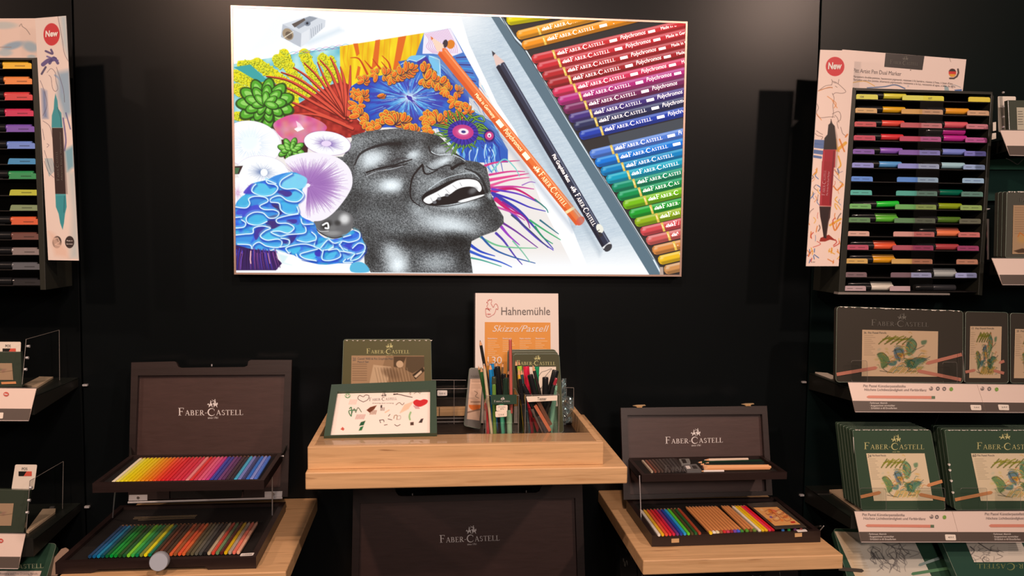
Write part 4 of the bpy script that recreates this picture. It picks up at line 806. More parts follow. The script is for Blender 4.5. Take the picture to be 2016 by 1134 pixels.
# hinge
for q in ([(254, 974.5), (290, 974), (290, 985), (253, 986)], [(521, 968), (556, 967), (555, 978), (521, 979)]):
    hp = card('hinge_plate', L1, q, .0012, STEEL, K1, off=.0122); cx = sum(p[0] for p in q)/4; cyy = sum(p[1] for p in q)/4
    s0 = L1.pt(cx, cyy, .0136); MB().loft(s0, s0-L1.n*.0015, [.0030, .0034], None, 12).build('screw', ALU, hp)
MB().loft(L1.pt(252, 989.5, .0145), L1.pt(556, 980.5, .0145), [.0024, .0024], None, 10).build('hinge_rod', STEEL, K1)
# raised tray
tx0, tx1, ty0, ty1, tz0, tz1 = -.6030, -.3030, -.3880, -.2000, 1.0745, 1.0915
tray = rim_box('raised_tray', (tx0, ty0, tz0), (tx1, ty1, tz1), .0085, tz1-.0068, DARKWOOD, K1)
boxpart('tray_lining', (tx0+.0088, ty0+.0088, tz1-.0067), (tx1-.0088, ty1-.0088, tz1-.0058), BLACKIN, tray)
for s, px in ((1, (555, 897)),):
    a = np.array([tx1-.001, ty1-.004, tz1-.006]); b = np.array([-.316, -.066, 1.075]); MB().prism([a, a+[0, 0, -.009], b+[0, 0, -.009], b], (-.003, 0, 0)).build('tray_arm', BLACKMT, K1)
    MB().loft(a+[.0005, 0, 0], a+[.004, 0, 0], [.0018, .0018], None, 8).build('arm_pivot', STEEL, K1)
a = np.array([tx0+.001, ty1-.004, tz1-.006]); b = np.array([-.652, -.066, 1.075]); MB().prism([a, a+[0, 0, -.009], b+[0, 0, -.009], b], (.003, 0, 0)).build('tray_arm', BLACKMT, K1)
MB().loft(W(227, 961, -.345), WZ(222, 1019, bz1), [.0011, .0011], None, 8).build('stay_rod', STEEL, K1)
MB().loft(W(536, 924, -.235), WZ(536, 1014, bz1), [.0012, .0012], None, 8).build('stay_rod', STEEL, K1)
up = [('cream', (238, 205, 170)), ('pale lemon', (240, 215, 90)), ('lemon yellow', (242, 205, 20)), ('yellow', (240, 200, 5)), ('sunflower yellow', (240, 190, 5)), ('golden yellow', (245, 185, 10)), ('amber', (245, 160, 10)), ('light orange', (245, 140, 10)), ('orange', (242, 125, 15)), ('deep orange', (240, 105, 20)),
      ('orange red', (235, 75, 25)), ('vermilion', (228, 50, 28)), ('scarlet', (220, 35, 32)), ('bright red', (222, 30, 38)), ('crimson', (205, 28, 45)), ('rose red', (222, 50, 65)), ('ruby red', (215, 35, 55)), ('raspberry', (212, 45, 70)), ('salmon pink', (235, 130, 125)), ('red', (222, 40, 40)),
      ('deep pink', (215, 55, 80)), ('pink', (230, 90, 115)), ('rose pink', (222, 80, 120)), ('magenta', (205, 50, 120)), ('ultramarine', (50, 60, 150)), ('violet blue', (60, 60, 135)), ('purple', (115, 55, 105)), ('dark purple', (90, 45, 85)), ('dark brown violet', (60, 38, 48)), ('near black violet', (48, 35, 42)),
      ('turquoise blue', (70, 165, 195)), ('lavender', (125, 120, 175)), ('indigo', (60, 58, 95)), ('mid blue', (50, 110, 185)), ('pale lavender', (140, 140, 200)), ('cornflower blue', (75, 110, 190))]
n = len(up)
for i, (nm, c) in enumerate(up):
    xa, xb = -.5715+i*.00716, -.5755+i*.00716
    pencil('%s pencil %s of the upper tray in the left case' % (nm, place(i, n)), (xa, -.3760, 1.0893), (xb, -.2130, 1.0893), .00345, c, 'pencils in the raised tray of the left case')
lo = [('navy blue', (25, 60, 90)), ('deep blue', (20, 85, 125)), ('teal blue', (20, 120, 150)), ('petrol', (10, 70, 80)), ('dark green', (10, 90, 45)), ('green', (5, 140, 50)), ('leaf green', (15, 130, 40)), ('olive green', (40, 75, 30)), ('bottle green', (30, 85, 45)), ('lime green', (130, 195, 45)), ('grass green', (60, 165, 65)), ('viridian', (15, 120, 70)),
      ('olive gold', (130, 130, 45)), ('yellow', (235, 205, 20)), ('sea green', (15, 110, 80)), ('umber', (60, 38, 22)), ('chestnut', (110, 52, 30)), ('dark brown', (58, 36, 24)), ('bistre', (70, 48, 30)), ('sienna', (218, 90, 45)), ('light brown', (150, 82, 42)), ('terracotta', (225, 80, 42)), ('orange brown', (215, 95, 45)), ('khaki brown', (88, 68, 42)),
      ('olive brown', (98, 84, 58)), ('warm grey', (95, 85, 70)), ('dark grey', (72, 68, 62)), ('black', (30, 27, 26)), ('beige', (190, 160, 125)), ('brick red', (215, 65, 45)), ('sage green', (105, 130, 85)), ('maroon', (90, 30, 30)), ('mustard yellow', (222, 165, 15)), ('stone grey', (175, 150, 130)), ('coral pink', (235, 110, 85)), ('peach', (240, 160, 125))]
n = len(lo)
for i, (nm, c) in enumerate(lo):
    x = -.6180+i*.00752
    pencil('%s pencil %s of the lower tray in the left case' % (nm, place(i, n)), (x, -.3700, bz1-.0018), (x+.0015, -.2060, bz1-.0018), .0036, c, 'pencils in the lower tray of the left case')

# ------------------------------------------------------------------ small right case
K2 = thing('pencil_case', 'small open dark wooden case with natural wood pencils on the right shelf', 'pencil case', (.605, -.25, .9346))
cx0, cx1, cy0, cy1, cz0, cz1 = .4318, .7765, -.3575, -.1450, .9348, .9578
rim_box('case_base', (cx0, cy0, cz0), (cx1, cy1, cz1), .0105, cz0+.010, DARKWOOD, K2)
ins = boxpart('pencil_insert', (cx0+.0107, cy0+.0107, cz0+.0102), (cx1-.0107, cy1-.0107, cz1-.0062), BLACKIN, K2)
L2 = Plane(-.1435, .9578, .26)
lid = card('case_lid', L2, [(1222, 803), (1510, 799), (1521, 975), (1228, 984)], .007, DARKLID, K2)
O4 = [(1222, 803), (1510, 799), (1521, 975), (1228, 984)]; I4 = [(1235, 817.5), (1500.5, 815.5), (1509, 967), (1241, 974)]
th = .011; Oq, Iq = L2.pts(O4, th), L2.pts(I4, th)
mb = MB()
for i in range(4): j = (i+1) % 4; mb.prism([Oq[i], Oq[j], Iq[j], Iq[i]], -L2.n*(th-.0002))
mb.build('lid_rim', DARKWOOD, lid)
logo(L2, 1310, 1424, 873.5, 10.5, WHITEINK, lid, y1=871, since=18)
for x in (1257, 1470):
    a = L2.pt(x, 801-(x-1257)*.014, .004); la = MB()
    la.prism([a+[-.006, 0, .0002], a+[.006, 0, .0002], a+[.006, 0, .0015], a+[-.006, 0, .0015]], (0, -.010, 0)); la.loft(a+[-.008, -.006, .0036], a+[.008, -.006, .0036], [.0022, .0022], None, 10)
    la.prism([a+[-.015, -.004, .004], a+[-.006, -.004, .0058], a+[.013, -.004, .0062], a+[.015, -.004, .0042], a+[.004, -.004, .0030], a+[-.008, -.004, .0028]], (0, -.004, 0)); la.build('latch', BRASS, lid)
for q in ([(1322, 1061), (1337, 1060.3), (1337, 1068), (1322, 1068.8)], [(1565, 1050), (1579, 1049.2), (1579, 1056.4), (1565, 1057.4)]): card('catch_plate', Plane(cy0-.0003), q, .0012, BRASS, K2, off=.0012)
a = np.array([.7770, -.330, .9535]); MB().prism([a, a+[0, -.022, .011], a+[0, -.020, .013], a+[0, .002, .0035]], (.004, 0, 0)).build('side_strap', BLACKMT, K2)
MB().loft((.787, -.32, .936), (.789, -.345, .963), [.0010, .0010], None, 6).build('loose_stay', STEEL, K2)
ux0, ux1, uy0, uy1, uz0, uz1 = .4372, .7515, -.2500, -.1150, 1.0310, 1.0460
tray = rim_box('raised_tray', (ux0, uy0, uz0), (ux1, uy1, uz1), .008, uz1-.0065, DARKWOOD, K2)
boxpart('tray_lining', (ux0+.0083, uy0+.0083, uz1-.0064), (ux1-.0083, uy1-.0083, uz1-.0058), BLACKIN, tray)
MB().loft(W(1259, 936, -.2515), WZ(1262, 1018, cz1), [.0011, .0011], None, 8).build('stay_rod', STEEL, K2)
MB().loft((ux1-.001, -.12, uz0+.008), (.770, -.117, 1.03), [.0013, .0013], None, 8).build('stay_rod', STEEL, K2)
MB().loft((ux0+.001, -.12, uz0+.008), (.4385, -.117, 1.03), [.0013, .0013], None, 8).build('stay_rod', STEEL, K2)
card('price_sticker', FLAT(cz1+.0004), rounded([(1566, 1042), (1586, 1041.5), (1590, 1046), (1571, 1047.5)], 1.2), .0003, PAPER, K2)
zz = cz1-.0022; Z5 = lambda x, y: (1220+x/5.04, 870+y/5.04)
def row(cols, f0, f1, t0, t1, where, r=.0034, wood=False, group=None):
    n = len(cols)
    for i, (nm, c) in enumerate(cols):
        k = i/max(1, n-1); fa = Z5(f0[0]+(f1[0]-f0[0])*k, f0[1]+(f1[1]-f0[1])*k); ta = Z5(t0[0]+(t1[0]-t0[0])*k, t0[1]+(t1[1]-t0[1])*k)
        a, b = WZ(*fa, zz+r), WZ(*ta, zz+r)
        if wood: pencil('%s natural wood pencil %s of %s' % (nm, place(i, n), where), a, b, r, (208, 128, 72), group, lead=c, end=c, body=LAQ)
        else: pencil('%s pencil %s of %s' % (nm, place(i, n), where), a, b, r, c, group)
row([('white', (225, 200, 180)), ('ochre yellow', (230, 165, 30)), ('orange red', (225, 80, 50)), ('red', (222, 45, 50)), ('crimson', (205, 35, 60)), ('violet', (110, 50, 105)), ('dark blue', (40, 60, 140)), ('sky blue', (45, 140, 205)), ('lime green', (90, 185, 45)), ('brown olive', (80, 62, 35)), ('dark green', (38, 85, 42)), ('red brown', (165, 62, 38))],
    (392, 926), (795, 910), (200, 668), (575, 655), 'the coloured set, small case', group='coloured pencils in the small right case')
row([('yellow ended', (235, 180, 30)), ('white ended', (230, 210, 195)), ('cream ended', (225, 195, 150)), ('brown ended', (150, 90, 50)), ('red ended', (205, 45, 45)), ('rose ended', (200, 60, 80)), ('dark red ended', (150, 35, 50)), ('violet ended', (120, 70, 150)), ('blue ended', (70, 90, 190)), ('green ended', (70, 130, 50))],
    (905, 905), (1215, 888), (655, 640), (940, 634), 'the long row, small case', wood=True, group='natural wood pencils in the small right case')
row([('green tipped', (90, 140, 40)), ('brown tipped', (120, 70, 35)), ('olive tipped', (110, 130, 45))], (1265, 885), (1340, 882), (1005, 630), (1060, 630), 'the trio, small case', wood=True, group='trio of natural wood pencils')
row([('cream', (240, 205, 175)), ('yellow', (245, 180, 30)), ('golden', (240, 165, 25)), ('pink red', (222, 50, 75)), ('red', (215, 30, 40))], (1390, 883), (1525, 878), (1108, 630), (1225, 628), 'the set beside the booklet', group='coloured pencils beside the booklet')
row([('blue', (60, 120, 200)), ('green', (40, 150, 60)), ('purple', (110, 50, 90)), ('red brown', (130, 50, 40))], (1620, 878), (1800, 868), (1560, 800), (1740, 790), 'the ones showing under the booklet', group='pencils under the booklet')
# booklet on the pencils
BKL = FLAT(zz+.0095)
bk = tag(card('booklet', BKL, [Z5(1262, 612), Z5(1560, 592), Z5(1852, 842), Z5(1545, 862)], .0012, mat('dark_olive_card', alb((62, 48, 38)), .4)), 'dark booklet with orange painted cover lying in the small pencil case', 'booklet')
c2 = Canvas(BKL, [Z5(1325, 652), Z5(1562, 645), Z5(1795, 818), Z5(1540, 832)], 100, 60, (225, 170, 105), .0003); Rg = c2.rng
for k in range(14): x, y = Z5(1400+Rg.rand()*300, 660+Rg.rand()*150); c2.ell(x, y, 5+6*Rg.rand(), 2+3*Rg.rand(), 20, ((225, 130, 60), (235, 200, 150), (215, 120, 40), (220, 100, 80))[k % 4], .8, .7)
for k in range(7): x, y = Z5(1440+k*36, 690+(k % 3)*30); c2.line(smooth([(x, y), (x+9, y-4), (x+16, y+3), (x+8, y+7), (x+2, y+4)]), .9, (140, 60, 50), .9)
c2.ell(*Z5(1500, 745), 2.5, 2, 0, (120, 90, 160)); c2.fill([Z5(1690, 790), Z5(1735, 787), Z5(1745, 803), Z5(1705, 805)], (190, 40, 40)); c2.build('cover_picture', PRINT, bk)
# contents of the raised tray
zt = uz1-.0045
sts = [('cream', (225, 185, 150)), ('terracotta', (150, 75, 50)), ('red brown', (110, 68, 52)), ('brown', (92, 66, 54)), ('dark umber', (72, 56, 48)), ('taupe', (84, 70, 62)), ('charcoal brown', (60, 50, 45)), ('dark grey', (52, 46, 44)), ('grey', (66, 60, 57)), ('black', (38, 33, 32))]
for i, (nm, c) in enumerate(sts):
    k = i/9; a = WZ(*Z5(322+k*310, 299-k*6), zt+.001); b = WZ(*Z5(226+k*305, 188-k*18), zt+.001)
    stick('%s square chalk stick %s in the raised tray' % (nm, place(i, 10)), a, b, .0021, c, 'square', 'chalk sticks in the raised tray')
sh = tag(card('clear_cover', FLAT(zt+.0062), [Z5(205, 180), Z5(560, 160), Z5(668, 298), Z5(312, 308)], .0006, FOIL), 'clear plastic cover over the row of chalk sticks in the raised tray', 'cover')
P = FLAT(zt+.0068); mb = MB()
m2 = flat_polys('', LP[:int(len(LP)*.36)], Z5(450, 288), Z5(1000, 280), 9, P, None, None, .0002, lw); mb.add(m2.v, m2.f); mb.build('lettering', GREYINK, sh)
er = tag(card('eraser', FLAT(zt+.006), rounded([Z5(585, 168), Z5(690, 165), Z5(705, 208), Z5(612, 215)], 1.5), .006, mat('grey_rubber', alb((120, 108, 98)), .7)), 'grey patterned eraser at the back of the small raised tray', 'eraser')
card('sleeve', FLAT(zt+.0063), [Z5(610, 172), Z5(650, 170), Z5(668, 208), Z5(630, 211)], .0003, BLACKPL, er)
er = tag(card('sharpener_box', FLAT(zt+.007), rounded([Z5(628, 228), Z5(760, 218), Z5(815, 280), Z5(665, 285)], 1.5), .007, mat('grey_plastic_box', alb((96, 86, 80)), .35)), 'dark grey sharpener box beside the pencils in the small raised tray', 'sharpener')
card('window', FLAT(zt+.0074), [Z5(650, 238), Z5(690, 235), Z5(705, 262), Z5(668, 266)], .0004, PAPER, er); card('window', FLAT(zt+.0074), [Z5(715, 236), Z5(752, 234), Z5(775, 262), Z5(735, 265)], .0004, BLACKPL, er)
for nm, c, p, q, r, ld in (('white topped wooden', (225, 185, 155), (1275, 172), (835, 180), .0032, (200, 170, 150)), ('dark green graphite', (28, 45, 30), (1410, 187), (770, 205), .0030, (60, 60, 60)), ('black green graphite', (25, 34, 26), (1430, 200), (840, 214), .0030, (50, 50, 50)),
                    ('dark charcoal', (34, 30, 28), (1430, 218), (790, 226), .0030, (40, 40, 40)), ('slim dark green', (30, 42, 30), (1420, 229), (815, 236), .0026, (60, 60, 60)), ('tan wooden', (222, 150, 100), (1480, 238), (815, 243), .0030, (90, 50, 40)), ('peach wooden', (228, 158, 108), (1500, 250), (818, 258), .0032, (150, 80, 60)), ('orange tan wooden', (215, 140, 90), (1490, 262), (820, 272), .0030, (60, 50, 50)), ('white tipped short', (235, 210, 190), (1035, 288), (800, 291), .0022, (220, 200, 190))):
    pencil('%s pencil lying across the small raised tray' % nm, WZ(*Z5(*p), zt+.003), WZ(*Z5(*q), zt+.003), r, c, 'pencils lying across the small raised tray', lead=ld)

# ------------------------------------------------------------------ largest case, lowest in the middle: only its lid shows
K3 = thing('pencil_case', 'large dark wooden case lid with silver lettering beneath the middle shelf', 'pencil case', (.08, -.25, .652))
L3 = Plane(-.100, .977, .13)
out = [(695.5, 955), (777, 953), (779, 968), (784, 975), (790, 977), (1055, 970), (1062, 967), (1066, 958), (1068, 948), (1146, 945), (1155, 1240), (690, 1250)]
lid = card('case_lid', L3, out, .008, DARKLID, K3)
th = .0105; Pn = lambda L: L3.pts(L, th); mb = MB(); V = -L3.n*(th-.0002)
for q in ([(695.5, 955), (777, 953), (779, 968), (784, 975), (790, 977), (790, 989), (709, 991.5)], [(790, 977), (1055, 970), (1055, 982.5), (790, 989)], [(1055, 970), (1062, 967), (1066, 958), (1068, 948), (1146, 945), (1132.5, 980.5), (1055, 982.5)],
          [(1146, 945), (1155, 1240), (1140, 1222), (1132.5, 980.5)], [(695.5, 955), (709, 991.5), (704, 1230), (690, 1250)], [(704, 1230), (1140, 1222), (1155, 1240), (690, 1250)]): mb.prism(Pn(q), V)
mb.build('lid_rim', DARKWOOD, lid)
logo(L3, 866, 984.5, 1068.5, 11.5, WHITEINK, lid, y1=1064, since=18)
for p in ((812, 975), (1036, 969)): a = L3.pt(*p, .006); MB().loft(a, a+np.array([0, 0, .004]), [.0013, .0013], None, 8).build('pin', STEEL, lid)
zb = float(L3.pt(900, 1245)[2]);  rim_box('case_base', (-.172, -.40, .652), (.352, -.145, .676), .011, .664, DARKWOOD, K3)
MB().box((-.16, -.146, .660), (.34, -.136, zb+.004)).build('hinge_strip', STEEL, K3)

# ------------------------------------------------------------------ wooden display box on the middle shelf
DB = thing('display_box', 'light wood tray on the middle shelf holding tins, pad and tester pencils', 'display box', (.05, -.25, 1.1188))
X0, X1, Y0, Y1, Z0, Z1 = -.2202, .3190, -.4183, -.0880, 1.1188, 1.1603
boxpart('front_panel', (X0, Y0, Z0), (X1, Y0+.012, Z1), WOOD, DB, .0012); boxpart('back_panel', (X0, Y1-.012, Z0), (X1, Y1, Z1), WOOD, DB, .0012)
boxpart('side_panel', (X0, Y0+.0122, Z0), (X0+.011, Y1-.0122, Z1), WOOD, DB, .001); boxpart('side_panel', (X1-.011, Y0+.0122, Z0), (X1, Y1-.0122, Z1), WOOD, DB, .001)
boxpart('front_ledge', (X0+.0113, Y0+.0123, Z1-.006), (X1-.0113, -.3350, Z1-.0018), WOOD, DB)
boxpart('ledge_cover', (X0+.0125, Y0+.0130, Z1-.0016), (X1-.0125, -.3352, Z1-.0004), mat('polished_clear_sheet', (.95, .95, .95), .06, kind='clear'), DB)
RIB = mat('ribbed_black_plastic', (.020, .013, .010), .35, kind='ribbed', scale=38.)
boxpart('ribbed_floor', (X0+.0113, -.3348, Z0+.0003), (X1-.0113, Y1-.0123, Z0+.006), RIB, DB)
boxpart('ledge_riser', (X0+.0113, -.3352, Z0+.0003), (X1-.0113, -.3349, Z1-.006), BLACKPL, DB)
boxpart('ribbed_riser', (X0+.0113, -.1042, Z0+.0063), (X1-.0113, -.1003, 1.1415), mat('ribbed_black_wall', (.020, .013, .010), .35, kind='ribbed', scale=40., axis='Z'), DB)
for x_ in (.0175, -.1, .13): boxpart('block_seam', (x_, -.1008, 1.1416), (x_+.0012, -.1001, Z1+.0003), BLACKPL, DB)
FZ = Z0+.0062
for nm, Y, pts in (('rear', -.132, [(845, 748), (918, 748.5), (918, 800), (845, 800)]), ('front', -.205, [(859, 765.5), (921, 765), (921, 838), (859, 838)])):
    P = Plane(Y); o = card('divider_sheet', P, pts, .0015, CLEAR, None)
    tag(o, 'clear acrylic divider sheet in the display box, the %s one' % nm, 'divider'); a, b = P.pt(*pts[0], .0002), P.pt(*pts[1], .0002); MB().loft(a, b, [.0007, .0007], None, 6).build('polished_edge', EDGE, o)
    P2 = P.pt(894, pts[0][1], .0006), P.pt(894, pts[2][1]-3, .0006); MB().loft(*P2, [.0005, .0005], None, 6).build('slot', EDGE, o)
    if nm == 'front':
        card('price_label', P, rounded([(861, 768.5), (880.5, 768.5), (880.5, 779), (861, 779.5)], 2), .0004, PAPER, o, off=.0008); text(P, '9.90 €', (865, 776.5), 12, 3.5, GREYINK, o, off=.0012)
# sketch board with green frame leaning back on the ledge
SB = Plane(-.3330, 1.1600, 1.80)
sb = thing('drawing_board', 'green framed sample board with a scribbled white sheet leaning at the box front', 'drawing board', SB.pt(748, 856))
Oq = [(652.5, 757), (858.5, 749), (860.5, 852.5), (637.5, 858.5)]; Iq = [(664.5, 770.5), (847, 767.5), (846.5, 852), (650, 856.5)]
ring('frame', SB, Oq, Iq, .011, mat('dark_green_lacquer', alb((58, 68, 50)), .35), sb, off=.0145)
card('backing', SB, [(655, 759), (856, 752), (858, 851), (641, 856.5)], .005, BLACKPL, sb, off=.008)
c3 = Canvas(SB, Iq, 230, 120, (250, 243, 238), .0085); T = lambda L: [(590+x/2.7, 560+y/2.7) for x, y in L]
def sc(P, w, c, a=1.): c3.line(T(smooth(P, 6)), w, c, a)
GR, BR, BKc = (40, 120, 70), (110, 60, 35), (50, 42, 40)
a = np.linspace(0, 6.28, 14); sc([(255+14*math.cos(t), 592+11*math.sin(t)) for t in a], 1.1, (120, 185, 140)); sc([(246, 596), (255, 603), (265, 594)], 1.1, GR); c3.ell(*T([(250, 588)])[0], 1, 1, 0, GR); c3.ell(*T([(260, 587)])[0], 1, 1, 0, GR)
sc([(338, 625), (310, 608), (318, 590), (338, 597), (350, 588), (368, 592), (362, 612), (338, 625)], 1., BKc)
for k in range(6): sc([(262+k*7, 637), (270+k*7, 612)], 1.2, (225, 180, 170), .7)
sc([(265, 660), (275, 655), (274, 700), (262, 672), (300, 668)], 1.8, GR); sc([(275, 690), (290, 660), (298, 680), (310, 655), (328, 678)], 1.2, (50, 90, 60))
for k in range(7): sc([(297+k*7, 715), (306+k*7, 692)], 1.2, (170, 120, 120), .8)
c3.fill(T([(355, 668), (375, 652), (410, 642), (395, 665), (372, 682)]), BR); 
for k in range(5): sc([(374+k*7, 690), (380+k*7, 670)], 1.2, BR, .8)
c3.fill(T([(430, 643), (438, 640), (438, 655), (430, 656)]), BKc)
for k in range(4): sc([(430+k*6, 670), (432+k*6, 655)], 1, BKc, .7)
sc([(500, 582), (530, 585), (560, 592), (598, 600)], 1.3, BKc); sc([(500, 585), (520, 582)], 1.8, BKc); sc([(582, 580), (590, 575), (588, 588)], .9, (120, 120, 120)); sc([(608, 580), (625, 572), (640, 580)], .9, (90, 100, 100)); sc([(640, 574), (655, 570)], .9, (90, 90, 90))
c3.fill(T(smooth([(603, 625), (620, 612), (640, 616), (660, 610), (680, 616), (676, 632), (655, 645), (635, 650), (612, 642)], 5, True)), (205, 45, 50))
for k in range(4): sc([(606+k*7, 645), (618+k*6, 660)], 1, (150, 60, 90), .8)
for k in range(6): sc([(535+k*8, 682-k*4), (560+k*8, 640-k*3)], 2.4, (235, 200, 170), .7)
sc([(512, 640), (530, 628), (545, 640), (555, 630)], 1, (90, 80, 70)); sc([(586, 718), (583, 700), (590, 680)], 3.6, (150, 200, 150)); c3.fill(T([(588, 733), (606, 731), (606, 748), (588, 749)]), (80, 60, 50)); c3.fill(T([(632, 735), (645, 715), (658, 712), (650, 735)]), (60, 50, 48))
c3.fill(T([(316, 752), (325, 732), (350, 724), (340, 748)]), (30, 90, 55)); c3.fill(T([(313, 778), (322, 758), (340, 752), (330, 775)]), (40, 120, 70)); c3.fill(T([(217, 770), (228, 757), (238, 768), (232, 777)]), (200, 90, 75)); sc([(455, 680), (475, 668)], 2.5, (230, 190, 160), .7)
sc([(425, 722), (430, 735)], 1.2, BKc); sc([(425, 722), (445, 720), (448, 730)], 1.2, BKc); sc([(472, 700), (480, 690)], 1.1, BKc); sc([(470, 715), (490, 720)], 1.1, BKc); sc([(500, 712), (505, 697), (518, 697), (516, 718)], 1.1, (120, 90, 60)); sc([(520, 700), (535, 698), (535, 715), (520, 718)], 1.1, (170, 170, 170)); sc([(450, 748), (465, 745)], 1.1, BKc); sc([(505, 745), (518, 752), (534, 745)], 1.1, BKc)
c3.build('sheet', PRINT, sb)
logo(SB, 727, 782, 789.5, 5.2, GREYINK, sb, y1=787, off=.0089, eh=8)
text(SB, 'drawing and writing', (733, 794.5), 42, 2, DIMINK, sb, off=.0089)
# ---- tins: a rounded metal box with printed front
OLIVE = mat('olive_tin', alb((74, 68, 44)), .32, coat=.3); GTIN = mat('green_tin', alb((50, 70, 46)), .32, coat=.25); DTIN = mat('dark_tin', alb((54, 44, 35)), .35, coat=.3); TEDGE = mat('tin_rim', alb((105, 96, 70)), .3, metal=.5)
def tin(label, pl, quad, depth, m, group=None, r=5, cat='tin', rim=True, off=0., name='pencil_tin'):
    q = rounded(quad, r); b = pl.pts([((quad[2][0]+quad[3][0])/2, (quad[2][1]+quad[3][1])/2)])[0]
    t = thing(name, label, cat, b, group)
    body = card('tin_body', pl, q, depth, m, t, off=off, bevel=.0012)
    if rim:
        c = np.mean(np.array(quad), 0); o2 = [tuple(c+(np.array(p)-c)*1.004) for p in q]; pp_ = [pl.pts(o2, off-.55*depth), pl.pts(o2, off-.66*depth)]; n = len(q); mb = MB()
        mb.add(list(pp_[0])+list(pp_[1]), [(i, (i+1) % n, (i+1) % n+n, i+n) for i in range(n)]); mb.build('rolled_seam', TEDGE, t)
        mb = MB(); e_ = pl.pts([tuple(c+(np.array(p)-c)*.996) for p in q], off+.0001)
        for i in range(n): mb.loft(e_[i], e_[(i+1) % n], [.00055, .00055], None, 5, caps=(False, False))
        mb.build('front_bead', mat('bead_metal', alb((128, 130, 108)), .3, metal=.3), t)
    return t
GT = Plane(-.145, 1.125, .08)
gt = tin('olive graphite pencil tin standing upright behind the sample board', GT, [(676, 668), (848.5, 667.5), (852, 839), (670, 840)], .014, mat('olive_green_tin', alb((88, 78, 48)), .3, coat=.3))
logo(GT, 721.5, 807, 696, 7.6, GOLDINK, gt, y1=696, since=12)
c4 = Canvas(GT, [(692, 700), (835, 700), (836, 760), (691, 762)], 160, 70, (150, 128, 100), .0006)
c4.fill([(690, 699), (760, 700), (740, 765), (690, 765)], (172, 148, 118)); c4.fill([(735, 718), (770, 722), (760, 765), (725, 765)], (200, 180, 150)); c4.fill([(775, 702), (800, 702), (790, 725), (775, 722)], (90, 76, 58)); c4.ell(787, 717, 7, 7, 0, (205, 185, 155)); c4.fill([(800, 702), (836, 702), (836, 722), (812, 735), (798, 728)], (96, 84, 66))
c4.fill([(812, 738), (832, 723), (836, 730), (818, 747)], (60, 52, 42)); c4.fill([(815, 741), (829, 729), (831, 733), (819, 744)], (215, 200, 175)); c4.ell(770, 735, 26, 13, 20, (120, 100, 78), .8, .6)
for k in range(24): x = 735+k*3; c4.line([(x, 724), (x+8, 760)], 1, ((200, 182, 152), (110, 92, 70))[k % 2], .5)
for k in range(8): c4.line([(694, 717+k*4.2+(k//3)), (722, 717+k*4.2+(k//3))], 1, (110, 94, 76), .8)
c4.build('tin_picture', PRINTG, gt)
text(GT, '20', (694.5, 710), 6, 6, GREYINK, gt, .0012); text(GT, 'Castell 9000 & Pitt Graphite Matt', (704, 708), 70, 4, GREYINK, gt, .0012); text(GT, 'Pencil Set', (704, 714), 22, 3.6, GREYINK, gt, .0012)
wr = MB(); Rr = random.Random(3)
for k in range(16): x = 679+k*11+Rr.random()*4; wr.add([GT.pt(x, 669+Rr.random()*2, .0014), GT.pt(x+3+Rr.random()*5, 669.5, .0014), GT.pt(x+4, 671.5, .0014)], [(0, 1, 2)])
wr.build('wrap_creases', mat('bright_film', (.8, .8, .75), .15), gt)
# ---- paper pad
HP = Plane(-.118, 1.125, .05)
hp = thing('paper_pad', 'white sketch paper pad with an orange cover panel standing at the back of the box', 'paper pad', HP.pt(1018, 842))
card('pad_block', HP, [(936, 577), (1099, 578), (1102, 833), (935, 833)], .010, mat('pad_white', (.82, .80, .78), .35, coat=.3), hp)
card('pad_edge', HP, [(933.6, 578), (936, 577), (935, 833), (932.5, 833)], .010, DARKWOOD, hp, off=-.001)
card('cover_panel', HP, [(954.5, 634), (1083.5, 635), (1085, 800), (954, 800)], .0004, mat('orange_print', alb((218, 136, 62)), .3, coat=.4), hp, off=.0006)
text(HP, 'Hahnemühle', (987, 620), 96, 15.5, mat('grey_brown_ink', alb((105, 88, 80)), .5), hp, .0008)
WHI = mat('white_ink', (.8, .78, .76), .5)
text(HP, 'Skizze/Pastell', (969, 653), 107, 12.5, WHI, hp, .0012, slant=.35, name='script_lettering'); text(HP, '130', (960, 716), 28, 14, WHI, hp, .0012)
for i, x in enumerate((960, 989.5, 1023, 1054)):
    text(HP, ('Skizzierkarton', 'Sketch pad', 'Papier esquisse', 'Sketching')[i], (x, 667.5), (19, 17, 22, 19)[i], 2.6, WHI, hp, .0012, bold=.02); mb = MB()
    for k in range(8 if i == 0 else 6): mb.add(HP.pts([(x, 671+k*4), (x+(18, 15, 22, 24, 12)[(k+i) % 5], 671+k*4), (x+(18, 15, 22, 24, 12)[(k+i) % 5], 672+k*4), (x, 672+k*4)], .0012), [(0, 1, 2, 3)])
    mb.build('small_print', mat('pale_orange_ink', alb((232, 178, 125)), .5), hp)
# rooster emblem as a thin outline
mb = MB(); rp = smooth([(214, 92), (220, 88), (217, 82), (224, 84), (226, 78), (230, 84), (236, 79), (238, 90), (234, 100), (240, 112), (247, 122), (252, 108), (262, 103), (271, 118), (270, 134), (262, 128), (258, 142), (250, 158), (240, 164), (234, 168), (222, 173), (208, 166), (206, 128), (218, 132), (228, 140), (218, 126), (212, 116), (218, 104), (214, 96), (210, 97), (214, 92)], 3)
rp = [(880+x/2.7, 560+y/2.7) for x, y in rp]
for p, q in zip(rp[:-1], rp[1:]): mb.add(HP.pts(bar(p, q, .7), .0010), [(0, 1, 2, 3)])
for p, q in (((957, 608), (967, 608)),): mb.add(HP.pts(bar(p, q, .7), .0010), [(0, 1, 2, 3)])
mb.build('emblem', mat('red_line_ink', alb((190, 60, 50)), .5), hp); text(HP, '1584', (958, 620), 8, 3, REDINK, hp, .001)
